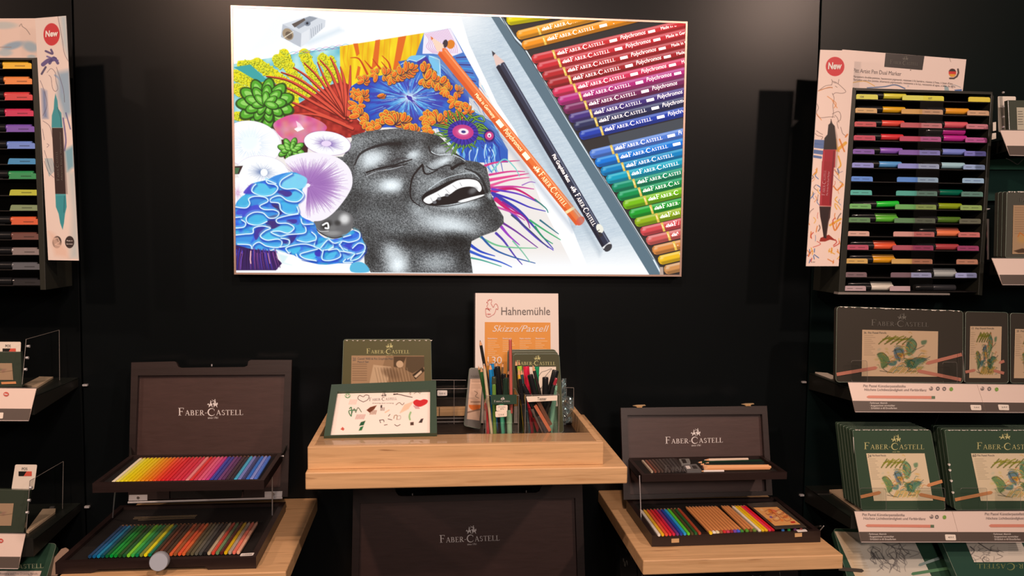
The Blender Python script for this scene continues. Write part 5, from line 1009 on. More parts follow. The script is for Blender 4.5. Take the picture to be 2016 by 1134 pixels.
# ---- three small tins, one behind the other
for k, (nm, dy, dq) in enumerate((('front', 0, (0, 0)), ('middle', .013, (-5, -4.5)), ('rear', .026, (-10.5, -8.5)))):
    P = Plane(-.205+dy, 1.125, .06); q = [(1010+dq[0], 697+dq[1]), (1101+dq[0]*.6, 696.5+dq[1]), (1110+dq[0]*.6, 852-k*4), (1008+dq[0], 852-k*4)]
    t = tin('small olive pencil tin, %s one of three stacked upright beside the pad' % nm, P, q, .010, OLIVE, 'small olive tins in the display box', 7)
    if k == 0:
        logo(P, 1017, 1094, 718.5, 7, GOLDINK, t, y1=718.5); card('picture_card', P, [(1030, 722.5), (1094.5, 722), (1098, 800), (1030, 800)], .0004, CREAM, t, off=.0006)
        mb = MB()
        for p, q2 in zip(smooth([(1060, 742), (1066, 733), (1075, 730), (1086, 726), (1076, 738), (1070, 748), (1080, 746), (1068, 760), (1060, 772)], 5)[:-1], smooth([(1060, 742), (1066, 733), (1075, 730), (1086, 726), (1076, 738), (1070, 748), (1080, 746), (1068, 760), (1060, 772)], 5)[1:]): mb.add(P.pts(bar(p, q2, .8), .0011), [(0, 1, 2, 3)])
        mb.build('sketch_lines', GREYINK, t)
# ---- narrow tin leaning at the left of the testers
P = Plane(-.178, 1.126, .10)
st_ = tin('narrow grey tin of pastel pencils leaning beside the tester cups', P, [(924, 724.5), (952, 725), (946, 845), (913, 838)], .012, mat('silver_grey_tin', alb((128, 112, 100)), .3, metal=.4), r=5)
c5 = Canvas(P, [(926, 746), (950, 746), (944, 828), (919, 825)], 36, 90, (226, 200, 180), .0006)
for y in (748, 751.5): c5.line([(929, y), (946, y)], 1, (130, 110, 95), .8)
for k in range(4): c5.line([(928, 757+k*2.4), (947, 757+k*2.4)], .8, (170, 145, 125), .7)
c5.line(smooth([(934, 770), (940, 774), (936, 780), (943, 784)]), .9, (110, 95, 85)); c5.ell(935, 798, 12, 10, 0, (225, 125, 60)); c5.fill([(920, 785), (950, 786), (950, 797), (920, 797)], (226, 195, 172)); c5.line([(927, 791.5), (945, 791.5)], 1.4, (120, 90, 70)); c5.line([(920, 812), (940, 807), (946, 806)], 3, (150, 125, 108)); c5.build('tin_picture', PRINTG, st_)
text(P, 'FABER', (927, 742.5), 18, 3.6, GREYINK, st_, .0008)
# ---- clear pouch of silvery film at the right end
FP = Plane(-.130, 1.126, .05)
ap = thing('clear_holder', 'clear acrylic holder with shiny crumpled film at the right end of the box', 'holder', FP.pt(1118, 838))
card('holder_panel', Plane(-.145), [(1104, 784), (1113, 783), (1129.5, 763), (1129.5, 805), (1112, 826), (1104, 838)], .0015, CLEAR, ap); 
for a_, b_ in (((1129.5, 763.5), (1129.5, 805)), ((1129.5, 805), (1112, 826)), ((1110, 763), (1129.5, 763.5))): MB().loft(W(*a_, -.1458), W(*b_, -.1458), [.0006, .0006], None, 6).build('polished_edge', EDGE, ap)
FILM = mat('silver_film', (.62, .72, .74), .12, metal=.85); mb = MB(); Rr = random.Random(9); nx, ny = 7, 22
V = [FP.pt(1106+24*i/(nx-1)*(1 if j > 8 else .38), 745+88*j/(ny-1), .012*Rr.random()) for j in range(ny) for i in range(nx)]
mb.add(V, [(j*nx+i, j*nx+i+1, (j+1)*nx+i+1, (j+1)*nx+i) for j in range(ny-1) for i in range(nx-1)]); mb.build('crumpled_film', FILM, ap)
card('insert_card', FP, [(1100, 765), (1116, 765), (1114, 838), (1098, 838)], .002, mat('grey_card', alb((120, 110, 100)), .5), ap, off=-.004)

# ------------------------------------------------------------------ tester cups
def cup(label, x0, x1, y0, y1, z1):
    t = thing('acrylic_cup', label, 'cup', ((x0+x1)/2, (y0+y1)/2, FZ)); w = .0018; z0 = FZ+.0003
    boxpart('front_wall', (x0, y0, z0), (x1, y0+w, z1), CLEAR, t); boxpart('back_wall', (x0, y1-w, z0), (x1, y1, z1), CLEAR, t)
    boxpart('side_wall', (x0, y0+w, z0), (x0+w, y1-w, z1), CLEAR, t); boxpart('side_wall', (x1-w, y0+w, z0), (x1, y1-w, z1), CLEAR, t); boxpart('cup_floor', (x0+w, y0+w, z0), (x1-w, y1-w, z0+w), CLEAR, t)
    mb = MB()
    for a, b in (((x0, y0), (x1, y0)), ((x1, y0), (x1, y1)), ((x1, y1), (x0, y1)), ((x0, y1), (x0, y0))): mb.loft((*a, z1), (*b, z1), [.0006, .0006], None, 6)
    for a in ((x0, y0), (x1, y0), (x1, y1), (x0, y1)): mb.loft((*a, z0), (*a, z1), [.0006, .0006], None, 6)
    mb.build('polished_edges', EDGE, t); return t
c0_, c1_ = W(957, 779, -.3325), W(1021.5, 778, -.3325); d0, d1 = W(1034.5, 778, -.3325), W(1101, 777, -.3325)
u1 = cup('left clear tester cup with green label and price tags, full of pencils', c0_[0], c1_[0], -.3325, -.262, c0_[2]); u2 = cup('right clear cup marked Tester, full of markers and crayons', d0[0], d1[0], -.3325, -.262, d0[2])
CP = Plane(-.3328)
card('green_label', CP, [(966, 777.5), (1017.5, 777), (1017.5, 795.5), (967, 796.5)], .0004, mat('dark_green_label', alb((38, 58, 42)), .4), u1, off=.0006); logo(CP, 973, 1004.5, 792, 3.2, WHITEINK, u1, y1=791.5, off=.0010, eh=6)
card('price_tag', CP, rounded([(977, 798), (999.5, 797.5), (999, 809), (977, 809)], 2.5), .0004, CREAM, u1, off=.0014); card('price_tag', CP, rounded([(975, 810), (998, 808.5), (998, 820), (975.5, 821.5)], 2.5), .0004, CREAM, u1, off=.0020)
text(CP, 'PITT PASTEL', (981, 802.5), 14, 2, GREYINK, u1, .0016); text(CP, '87%', (985, 806.5), 7, 2.4, GREYINK, u1, .0016); text(CP, '2,10 €', (981.5, 818), 11, 3.2, GREYINK, u1, .0022)
card('tester_label', CP, rounded([(1035.5, 780.5), (1097.5, 778.5), (1097, 788.5), (1039, 791.5)], 1.5), .0004, CREAM, u2, off=.0006); text(CP, 'Tester', (1058, 788), 18, 6, mat('black_ink', (.01, .01, .01), .5), u2, .0012)
Z6 = lambda p: (900+p[0]/5.672, 660+p[1]/5.672)
px = .00097        # metres per photograph pixel at the cups
def inc(p, q, Y0, Y1, w, foot=True):
    """foot and top of a stick seen through p (top) and q (lower point), in the given depths; the foot is carried down to the cup floor"""
    a = W(*Z6(q), Y1); b = W(*Z6(p), Y0)
    if foot: d = (a-b)/np.linalg.norm(a-b); k = (FZ+.003-b[2])/d[2]; a = b+d*k
    return a, b, w/5.672*px/2
GRPA, GRPB = 'pencils and pens in the left tester cup', 'pencils and pens in the right tester cup'
def clampx(a, b, lo, hi):
    a = a.copy(); a[0] = min(max(a[0], lo), hi); return a
def PEN(cupn, label, p, q, w, c, Y0, Y1=None, **k):
    a, b, r = inc(p, q, Y0, Y1 if Y1 is not None else Y0, w); lo, hi = ((c0_[0], c1_[0]) if cupn == 1 else (d0[0], d1[0])); a = clampx(a, b, lo+.004+r, hi-.004-r)
    return pencil(label, a, b, r, c, GRPA if cupn == 1 else GRPB, **k)
def MRK(cupn, label, p, q, w, body, Y0, Y1=None, **k):
    a, b, r = inc(p, q, Y0, Y1 if Y1 is not None else Y0, w); lo, hi = ((c0_[0], c1_[0]) if cupn == 1 else (d0[0], d1[0])); a = clampx(a, b, lo+.004+r, hi-.004-r)
    return marker(label, a, b, r, body, group=GRPA if cupn == 1 else GRPB, **k)
IN1 = 'in the left tester cup'; IN2 = 'in the right tester cup'
PEN(1, 'tall black pencil with pale tip leaning left %s' % IN1, (255, 55), (370, 700), 36, (30, 27, 25), -.285, lead=(90, 70, 60))
PEN(1, 'green pencil with sharpened tip at the left edge %s' % IN1, (266, 352), (310, 660), 34, (40, 88, 40), -.298, lead=(110, 120, 60))
PEN(1, 'cream pencil in front, tip up, %s' % IN1, (299, 312), (384, 1078), 34, (205, 170, 130), -.322, lead=(225, 195, 170))
PEN(1, 'olive pencil with pale wood tip behind the green one %s' % IN1, (238, 342), (300, 640), 26, (80, 92, 50), -.276, lead=(200, 160, 110))
PEN(1, 'red pencil showing low behind the clear wall %s' % IN1, (322, 690), (345, 1080), 38, (190, 38, 42), -.312)
PEN(1, 'amber pencil with dark lead %s' % IN1, (342, 290), (366, 640), 30, (210, 130, 40), -.275, lead=(60, 50, 45))
PEN(1, 'bright blue pencil %s' % IN1, (368, 310), (392, 690), 42, (30, 120, 170), -.300)
MRK(1, 'light blue marker with blue cap behind the blue pencil %s' % IN1, (392, 322), (410, 640), 46, (40, 110, 160), -.272, cap=(30, 120, 170), clip=False)
PEN(1, 'black pencil with wide pale wood tip %s' % IN1, (435, 290), (450, 640), 46, (36, 30, 28), -.270, lead=(60, 50, 40))
MRK(1, 'mint green marker with big black cap %s' % IN1, (448, 352), (490, 760), 66, (95, 190, 140), -.296, capfrac=.47)
MRK(1, 'olive green brush pen with dark end %s' % IN1, (410, 462), (418, 1080), 46, (98, 125, 48), -.316, cap=(60, 62, 40), capfrac=.10, clip=False)
MRK(1, 'short black marker right of the mint one %s' % IN1, (520, 432), (520, 800), 54, (40, 38, 36), -.276)
MRK(1, 'dark green marker standing upright %s' % IN1, (547, 474), (556, 1000), 50, (30, 44, 32), -.308, cap=(34, 50, 36))
a, b, r = inc((593, 46), (606, 870), -.320, -.320, 36, False); stick('long terracotta pencil pointing down, tallest %s' % IN1, a, b, r, (188, 84, 70), 'plain', GRPA, 'pencil', 'coloured_pencil', LAQ)
MRK(1, 'sage green marker foot behind the price tags %s' % IN1, (580, 830), (586, 1076), 58, (140, 165, 125), -.318, cap=(140, 165, 125), clip=False)
PEN(1, 'black pencil between the terracotta pencil and dark marker %s' % IN1, (575, 385), (560, 700), 30, (30, 27, 26), -.280)
PEN(1, 'slim brown pencil leaning right %s' % IN1, (512, 305), (480, 640), 30, (110, 80, 50), -.268, lead=(80, 55, 40))
PEN(2, 'black pencil with pale tip leaning left %s' % IN2, (655, 282), (700, 800), 36, (28, 26, 25), -.272, lead=(150, 80, 60))
PEN(2, 'dark pencil with terracotta tip %s' % IN2, (690, 285), (720, 700), 30, (50, 60, 50), -.268, lead=(170, 90, 60))
MRK(2, 'lime green brush pen leaning right %s' % IN2, (695, 338), (722, 1000), 56, (150, 190, 60), -.276, cap=(165, 200, 60), clip=False)
PEN(2, 'golden yellow pencil at the left %s' % IN2, (686, 365), (725, 800), 44, (225, 160, 45), -.296)
MRK(2, 'slim black marker at the left edge %s' % IN2, (700, 486), (745, 1000), 40, (30, 28, 28), -.322)
PEN(2, 'teal pencil with dark lead %s' % IN2, (714, 376), (770, 800), 36, (45, 70, 70), -.300, lead=(150, 110, 80))
MRK(2, 'red marker with red cap %s' % IN2, (770, 342), (800, 760), 72, (200, 40, 50), -.280, cap=(212, 35, 60), capfrac=.55, clip=False)
MRK(2, 'black open ended marker before the red one %s' % IN2, (814, 440), (885, 720), 66, (165, 110, 80), -.312, capfrac=.58, clip=False)
MRK(2, 'black marker lying low at the left, open end, %s' % IN2, (730, 552), (820, 720), 58, (60, 50, 46), -.320, capfrac=.5, clip=False)
PEN(2, 'black pencil with blunt wood tip %s' % IN2, (845, 335), (960, 760), 38, (48, 40, 36), -.298, lead=(200, 140, 100))
MRK(2, 'emerald green marker cap behind the black pencil %s' % IN2, (893, 345), (880, 640), 52, (20, 120, 75), -.270, cap=(25, 130, 80), capfrac=.4, clip=False)
MRK(2, 'black marker standing upright near the right %s' % IN2, (985, 470), (985, 940), 68, (40, 36, 34), -.306, capfrac=.45, clip=False)
MRK(2, 'thick black marker leaning right with open end %s' % IN2, (1100, 392), (1010, 760), 78, (40, 34, 32), -.286, capfrac=.5, clip=False)
MRK(2, 'slim black pen with red end leaning right %s' % IN2, (1110, 478), (1020, 760), 34, (34, 30, 28), -.314, cap=(150, 35, 45), capfrac=.1, clip=False)
MRK(2, 'mint green marker with pale body at the right wall %s' % IN2, (1092, 560), (1072, 840), 60, (150, 190, 150), -.272, cap=(150, 190, 150), clip=False)
for lab, p, q, w, c in (('terracotta square chalk leaning across the front', (868, 782), (1035, 1066), 50, (205, 105, 68)), ('grey brown square chalk with text beside the terracotta one', (835, 825), (955, 1066), 44, (98, 76, 66)), ('red square chalk low at the front', (858, 920), (905, 1072), 40, (195, 40, 40)), ('dark brown square chalk behind the terracotta one', (902, 742), (1040, 1000), 56, (112, 66, 46)), ('black square chalk with light lettering', (985, 740), (1002, 1066), 36, (46, 40, 38))):
    a, b, r = inc(p, q, -.323 if 'terra' in lab or 'grey' in lab else -.300, -.318 if 'terra' in lab or 'grey' in lab else -.297, w, False); stick('%s %s' % (lab, IN2), a, b, r*.8, c, 'square', GRPB, 'chalk', 'chalk_stick')

# ------------------------------------------------------------------ marker racks
def WX(x, y, X): d = ray(x, y); return CAMPOS+d*((X-CAMPOS[0])/d[0])
J6 = lambda L: [(1560+x/4.2, 60+y/4.2) for x, y in L]
J7 = lambda L: [(1560+x/4.05, 320+y/4.05) for x, y in L]
RY = -.150; RPl = Plane(RY)
RK = thing('marker_rack', 'black rack of dual markers with coloured row labels on the right wall', 'rack', W(1790, 580, -.08))
def rp(i, f, dy=0.):
    xl, xr = 1685.7-1.62*i, 1949.3-2.02*i; yl, yr = 190+26.97*i, 196.3+26.6*i
    return (xl+(xr-xl)*f, yl+(yr-yl)*f+dy)
RAIL = mat('rack_side_plastic', alb((40, 36, 28)), .35)
card('side_panel', RPl, [(1675.5, 174), (1682, 172), (1686, 177), (1663.5, 578), (1651, 579)], .125, RAIL, RK, off=.004, bevel=.001)
card('side_panel', RPl, [(1951, 189), (1953, 183), (1957, 190), (1934, 582), (1925.5, 581)], .125, RAIL, RK, off=.004, bevel=.001)
card('back_panel', Plane(-.024), [(1650, 200), (1925, 206), (1905, 572), (1632, 570)], .020, BLACKPL, RK)
card('top_panel', RPl, [(1684, 173), (1954, 181), (1954, 186), (1685, 178)], .125, RAIL, RK, off=.003)
for i in range(15):
    P = [rp(i, -.004, 5), rp(i, 1.004, 5), rp(i, 1.004, 6.6), rp(i, -.004, 6.6)]
    card('rack_shelf', RPl, P, .124, BLACKPL, RK, off=.0005)
card('base_strip', RPl, [(1651, 575), (1870, 577.5), (1870, 581), (1650, 579.5)], .02, EDGE, RK, off=.006)
card('front_sheet', RPl, [(1812, 195), (1858, 196), (1836, 566), (1790, 565)], .001, mat('faint_clear_sheet', (.955, .95, .95), .25, kind='clear'), RK, off=.012)
TABS = [((214, 196, 78), (214, 200, 82), (216, 196, 60), (224, 188, 58)), ((208, 156, 100), (205, 148, 80), (205, 152, 112), (205, 150, 112)), ((192, 78, 78), (186, 82, 84), (205, 120, 118), (198, 112, 116)), ((190, 66, 82), (186, 66, 88), (190, 90, 135), (182, 78, 130)),
        ((128, 84, 150), (128, 88, 152), (135, 125, 180), (118, 108, 170)), ((140, 134, 184), (140, 136, 190), (165, 170, 205), (150, 160, 188)), ((92, 128, 200), (88, 130, 205), (155, 175, 205), (150, 172, 208)), ((84, 160, 142), (80, 155, 135), (95, 125, 108), (90, 122, 106)),
        ((110, 160, 88), (105, 160, 84), (140, 156, 82), (142, 158, 84)), ((92, 122, 78), (92, 124, 80), (95, 98, 78), (98, 92, 72)), ((206, 152, 132), (205, 140, 125), (198, 106, 98), (198, 104, 96)), ((176, 72, 88), (170, 76, 86), (158, 58, 88), (150, 55, 88)),
        ((202, 152, 82), (200, 150, 84), (180, 116, 84), (180, 116, 88)), ((118, 88, 88), (116, 86, 90), (164, 158, 185), (160, 154, 186)), ((178, 142, 138), (182, 144, 140), None, None)]
RN = ['top', 'second', 'third', 'fourth', 'fifth', 'sixth', 'seventh', 'eighth', 'ninth', 'tenth', 'eleventh', 'twelfth', 'thirteenth', 'fourteenth', 'bottom']
for i, row_ in enumerate(TABS):
    for (f0, f1, L_, R_), c in zip(((0., .162, 1, 1), (.345, .50, 1, 0), (.50, .655, 0, 1), (.838, 1., 1, 1)), row_):
        if c is None: continue
        a, b = rp(i, f0, -4.8), rp(i, f1, -4.8); d, e_ = rp(i, f0, 4.8), rp(i, f1, 4.8)
        q = ([(a[0], a[1]+3), (a[0]+.8, a[1]+.8), (a[0]+3, a[1])] if L_ else [a])+([(b[0]-3, b[1]), (b[0]-.8, b[1]+.8), (b[0], b[1]+3)] if R_ else [b])+[e_, d]
        t_ = card('colour_tab', RPl, q, .0012, TAB, RK, off=.0032, color=alb(c)); mb = MB()
        m_, h_ = (f0+f1)/2, (f1-f0)
        for u, v in ((m_-h_*.38, m_-h_*.12), (m_+h_*.02, m_+h_*.34)): mb.add(RPl.pts([rp(i, u, -.8), rp(i, v, -.8), rp(i, v, .9), rp(i, u, .9)], .0036), [(0, 1, 2, 3)])
        if i and f0 != .345: mb.build('small_print', TAB, t_).color = (*[float(v) for v in alb(np.array(c)*.78)], 1)
text(RPl, '104', rp(0, .03, 2.4), 7, 4.2, GREYINK, RK, .0038); text(RPl, '107', rp(0, .54, 2.4), 7, 4.2, GREYINK, RK, .0038)
COLS = {(0, 0): [(222, 196, 62)], (1, 0): [(225, 155, 30)], (2, 0): [(228, 74, 58)], (3, 0): [(214, 50, 52)], (4, 0): [(140, 85, 165)], (5, 0): [(92, 145, 215)], (8, 0): [(40, 178, 48)], (9, 0): [(90, 165, 48), (95, 150, 55)], (11, 0): [(222, 82, 48), (190, 70, 45)], (12, 0): [(212, 135, 25), (190, 125, 50)], (14, 0): [(205, 182, 160), (170, 150, 130)],
        (1, 1): [(252, 145, 40)], (2, 1): [(220, 88, 92)], (3, 1): [(190, 42, 125), (175, 38, 112)], (4, 1): [(125, 128, 220)], (5, 1): [(165, 188, 208)], (7, 1): [(5, 92, 66)], (8, 1): [(140, 150, 25)], (9, 1): [(82, 108, 34)], (10, 1): [(232, 115, 72), (170, 80, 60)], (11, 1): [(172, 62, 62)], (13, 1): [(168, 158, 148), (140, 130, 122)], (14, 1): [(44, 40, 40)]}
CN = {(222, 196, 62): 'yellow', (225, 155, 30): 'amber', (228, 74, 58): 'scarlet', (214, 50, 52): 'red', (140, 85, 165): 'purple', (92, 145, 215): 'sky blue', (40, 178, 48): 'bright green', (90, 165, 48): 'grass green', (95, 150, 55): 'moss green', (222, 82, 48): 'vermilion', (190, 70, 45): 'rust red', (212, 135, 25): 'ochre', (190, 125, 50): 'dark ochre', (205, 182, 160): 'white', (170, 150, 130): 'beige',
      (252, 145, 40): 'orange', (220, 88, 92): 'coral red', (190, 42, 125): 'magenta', (175, 38, 112): 'dark magenta', (125, 128, 220): 'periwinkle', (165, 188, 208): 'pale grey blue', (5, 92, 66): 'dark green', (140, 150, 25): 'olive lime', (82, 108, 34): 'olive green', (232, 115, 72): 'light terracotta', (170, 80, 60): 'brown', (172, 62, 62): 'brick red', (168, 158, 148): 'pale grey', (140, 130, 122): 'mid grey', (44, 40, 40): 'black'}
for (i, col), L_ in COLS.items():
    for k, c in enumerate(L_):
        f0, f1 = ((.015, .365), (.53, .84))[col]; dy = -2.2-k*13.2*(1 if (i, col) == (3, 1) else .42)
        Yd = 0
        a, b = rp(i, f1-.012*k, dy), rp(i, f0, dy); Yd = RY+.0105+k*.0142*(0 if (i, col) == (3, 1) else 1)
        if (i, col) == (8, 0): a = (a[0], a[1]-3.5)
        marker('%s dual marker in the %s row, %s half of the right rack%s' % (CN[c], RN[i], ('left', 'right')[col], ', upper' if k else ''), W(*a, Yd), W(*b, Yd), .0070, c, capfrac=(.5, .42)[col], group='dual markers in the right rack')
# side card with the drawn pen
SPl = Plane(-.158)
sc_ = thing('display_card', 'tall white card with red New dot and drawn red marker, left of the right rack', 'card', SPl.pt(1619, 524))
Q = [(1615, 98), (1684, 100), (1651, 524), (1587, 524)]; card('card_board', SPl, Q, .002, PAPER, sc_)
k1 = Canvas(SPl, Q, 110, 560, (238, 224, 218), .0004); rr = k1.rng
def ln(P, w, c, a=1., f=J6, w1=None): k1.line(f(smooth(P, 6)), w, c, a, w1)
DK_, OR_, BL_, YE_, RD_ = (96, 78, 76), (214, 120, 40), (52, 96, 170), (226, 168, 40), (190, 50, 40)
for P in ([(340, 430), (375, 440), (400, 460), (440, 500), (430, 515), (400, 520), (360, 515), (335, 530)], [(330, 420), (350, 425), (365, 430)], [(325, 405), (330, 425), (325, 450)], [(385, 405), (378, 440)], [(325, 450), (270, 460), (215, 500)], [(330, 470), (270, 480), (235, 490)], [(330, 520), (345, 560), (335, 620), (340, 680), (330, 720)],
          [(200, 600), (215, 640), (200, 680), (225, 720), (300, 715), (350, 715)], [(330, 690), (380, 670), (400, 700), (395, 740), (370, 760), (380, 810)], [(350, 700), (370, 720), (385, 760)], [(355, 460), (370, 470)], [(185, 850), (210, 870), (250, 880), (240, 900)], [(200, 830), (230, 850), (250, 860)], [(400, 800), (415, 850), (440, 870)]): ln(P, .9, DK_, .85)
for P in ([(290, 545), (360, 600), (345, 640)], [(215, 500), (300, 470), (330, 475)], [(200, 690), (240, 740)], [(330, 580), (370, 640)]): ln(P, 1.6, OR_, .6)
for P, w, c in (([(175, 920), (260, 925)], 9, BL_), ([(170, 950), (250, 960)], 9, BL_), ([(172, 1000), (245, 1010)], 8, BL_), ([(168, 1040), (235, 1050)], 5, BL_), ([(370, 990), (440, 930)], 6, YE_), ([(360, 900), (370, 960), (385, 1000)], 3, YE_), ([(390, 900), (430, 1000)], 3, OR_), ([(380, 1040), (400, 1110), (385, 1134)], 3, YE_), ([(440, 880), (455, 860)], 3, OR_)): ln(P, w, c, .8)
for k in range(90):
    x, y = 125+rr.rand()*265, 40+rr.rand()*620
    if 215 < x < 335: continue
    c = (OR_, YE_, DK_, RD_, OR_, YE_, BL_)[rr.randint(7)]; ln([(x, y), (x+rr.randn()*14, y+22), (x+rr.randn()*20, y+46)], .8+rr.rand()*1.4, c, .75, J7)
for k in range(26):
    x, y = (280+rr.rand()*110, 650+rr.rand()*160) if k % 2 else (118+rr.rand()*60, 680+rr.rand()*110); ln([(x, y), (x+rr.randn()*18, y+26)], 1.8, (OR_, YE_, OR_, RD_, BL_)[rr.randint(5)], .8, J7)
k1.fill(J7([(225, 600), (290, 575), (350, 625), (300, 615), (260, 630), (215, 630)]), (150, 45, 35)); ln([(300, 500), (350, 470), (385, 450)], 4, YE_, .8, J7); ln([(320, 480), (340, 540), (380, 480)], 3, OR_, .8, J7); ln([(330, 190), (360, 220), (400, 170)], 2.5, OR_, .8, J7); ln([(330, 60), (370, 80), (400, 70)], 1.4, (130, 130, 160), .7, J7); ln([(330, 100), (370, 140), (400, 160)], 1.4, (130, 130, 160), .7, J7)
# the pen itself, as printed
k1.fill(J6([(320, 735), (332, 770), (350, 790), (362, 900), (368, 985), (258, 985), (265, 890), (290, 860), (298, 780), (312, 768)]), (34, 30, 32)); k1.fill(J6([(355, 800), (372, 870), (378, 1000), (366, 1134), (352, 1134), (366, 985)]), (160, 138, 128), .6, 1.5); ln([(320, 735), (322, 765)], 1.5, DK_)
k1.fill(J6([(255, 985), (360, 985), (352, 1134), (243, 1134)]), (158, 32, 52)); k1.fill(J7([(236, -10), (335, -10), (310, 350), (217, 345)]), (152, 32, 46)); k1.line(J6([(262, 1000), (252, 1134)])+J7([(245, 0), (228, 330)]), 2.5, (190, 70, 85), .7); k1.line(J6([(345, 1000), (335, 1134)])+J7([(325, 0), (302, 330)]), 3, (105, 20, 32), .7)
k1.fill(J7([(217, 340), (310, 345), (308, 352), (216, 347)]), (200, 120, 120)); k1.fill(J7([(215, 350), (308, 352), (300, 440), (285, 480), (270, 605), (250, 600), (232, 480), (222, 430)]), (44, 28, 30)); k1.line(J7([(300, 380), (285, 480), (268, 590)]), 2, (90, 62, 58), .7)
cx_, cy_ = J6([(353, 298)])[0]; k1.ell(cx_, cy_, 18.3, 19, 0, (205, 32, 48)); k1.build('card_print', PRINT, sc_)
text(SPl, 'New', J6([(294, 318)])[0], J6([(406, 318)])[0], 12.5, mat('bright_white_ink', (.85, .85, .85), .5), sc_, .0010, bold=.035, slant=.12)
up_ = (-.05, -1)
P, w_ = logo_polys(); a_, b_ = J7([(258, 262)])[0], J7([(270, 60)])[0]
flat_polys('', P, a_, b_, 5.2, SPl, None, None, .0008, w_).build('wordmark', mat('pinkish_ink', alb((205, 130, 130)), .5), sc_)
text(SPl, 'Pitt Artist Pen Dual Marker', J7([(283, 262)])[0], J7([(297, 70)])[0], 3.6, MATS['pinkish_ink'], sc_, .0008); text(SPl, '4.350', J7([(148, 798)])[0], J7([(180, 798)])[0], 2.4, GREYINK, sc_, .0008)
# header card
HPl = Plane(-.120); hc = thing('header_card', 'white header card with dark Faber-Castell box above the right rack'.replace('Faber-Castell', 'logo'), 'card', HPl.pt(1780, 185))
Q = [(1658.5, 97.5), (1902.5, 117), (1894.5, 187), (1652, 178)]; card('card_board', HPl, Q, .002, PAPER, hc)
k2 = Canvas(HPl, Q, 250, 80, (238, 224, 218), .0004)
k2.line(J6(smooth([(500, 430), (600, 420), (680, 460)], 6)), 1.5, (225, 180, 80)); k2.line(J6(smooth([(620, 475), (760, 465), (850, 450), (930, 480)], 8)), 2.2, (70, 110, 160)); k2.fill(J6([(1255, 450), (1290, 470), (1300, 520), (1260, 520)]), (150, 180, 190)); k2.fill(J6([(1340, 490), (1400, 485), (1405, 528), (1350, 520)]), (70, 110, 175)); k2.line(J6([(1310, 460), (1340, 450), (1390, 470)]), 1, (130, 150, 160))
k2.line(J6([(1300, 230), (1310, 260)]), .8, (150, 130, 120)); k2.ell(*J6([(957, 460)])[0], 2, 2, 0, (200, 200, 205)); k2.ell(*J6([(977, 328)])[0], 1, 1, 0, (60, 50, 50))
fx_, fy_ = J6([(1323, 350)])[0]; k2.ell(fx_+2, fy_+2, 9.5, 9.5, 0, (238, 224, 218)); k2.ell(fx_, fy_, 7.4, 8.2, 0, (210, 45, 40))
k2.fill([(fx_-7.5, fy_-3), (fx_-4, fy_-7.2), (fx_, fy_-8.2), (fx_+4, fy_-7.2), (fx_+7.5, fy_-2.6)], (42, 34, 32)); k2.fill([(fx_-7.2, fy_+2.4), (fx_+7.2, fy_+2.8), (fx_+4, fy_+7), (fx_, fy_+8.2), (fx_-4, fy_+7)], (228, 172, 50))
k2.line([(fx_+11, fy_-7), (fx_+12, fy_), (fx_+9, fy_+7), (fx_+3, fy_+11), (fx_-5, fy_+11)], 3.2, (60, 46, 42)); k2.build('card_print', PRINT, hc)
LB = card('logo_box', HPl, J6([(772, 187), (1092, 212), (1075, 327), (760, 300)]), .0004, BLACKPL, hc, off=.0010); logo(HPl, *J6([(806, 275)])[0][:1], J6([(1042, 290)])[0][0], J6([(806, 275)])[0][1], 6.4, DIMINK, hc, y1=J6([(1042, 290)])[0][1], off=.0014)
text(HPl, 'Pitt Artist Pen Dual Marker', J6([(502, 345)])[0], J6([(900, 375)])[0], 8, mat('warm_grey_ink', alb((122, 100, 92)), .5), hc, .0010)
text(HPl, 'Marqueurs double-pointes, hautement pigmenté, résistant à la lumière, résiste à l’eau, à base d’eau.', J6([(502, 387)])[0], J6([(1330, 448)])[0], 4, MATS['warm_grey_ink'], hc, .0010)
text(HPl, 'Marcador con dos puntas, altamente pigmentado, resistente a la luz, resistente al agua, a base de agua.', J6([(500, 412)])[0], J6([(1350, 472)])[0], 4, MATS['warm_grey_ink'], hc, .0010)

# ---- left rack
Z1_ = lambda L: [(x/1.89, y/1.89) for x, y in L]
LPl = Plane(-.150); LKx = thing('marker_rack', 'black rack of dual markers cut by the left edge of the photo', 'rack', W(20, 575, -.08))
card('side_panel', LPl, [(62, 114), (76, 113), (90, 571), (79, 571)], .125, RAIL, LKx, off=.004, bevel=.001)
card('back_panel', Plane(-.024), [(-190, 116), (85, 116), (100, 566), (-180, 562)], .02, BLACKPL, LKx); card('top_panel', LPl, [(-200, 113), (64, 114), (64, 118), (-200, 117)], .125, RAIL, LKx, off=.003)
LR = [(129.5, 7, 62, (244, 168, 42), 'golden yellow'), (160, 11, 63, (228, 126, 62), 'orange'), (191.5, 11, 64, (206, 64, 62), 'red'), (223, 12, 66, (196, 46, 76), 'crimson'), (254, 14, 68, (118, 76, 150), 'purple'), (287, 16, 69, (108, 126, 182), 'blue'), (317.5, 17, 70, (66, 128, 165), None), (346.6, 19, 72, (50, 128, 74), 'green'),
      (379, 20, 74, (176, 168, 54), None), (409, 21, 76, (122, 128, 88), None), (436.5, 24, 77, (204, 86, 50), 'orange red'), (466, 25, 78, (104, 62, 52), 'brown'), (496, 26, 79, (130, 108, 100), 'grey'), (525, 26, 79, (88, 82, 82), 'dark grey'), (556, 27, 80, (34, 30, 30), 'black')]
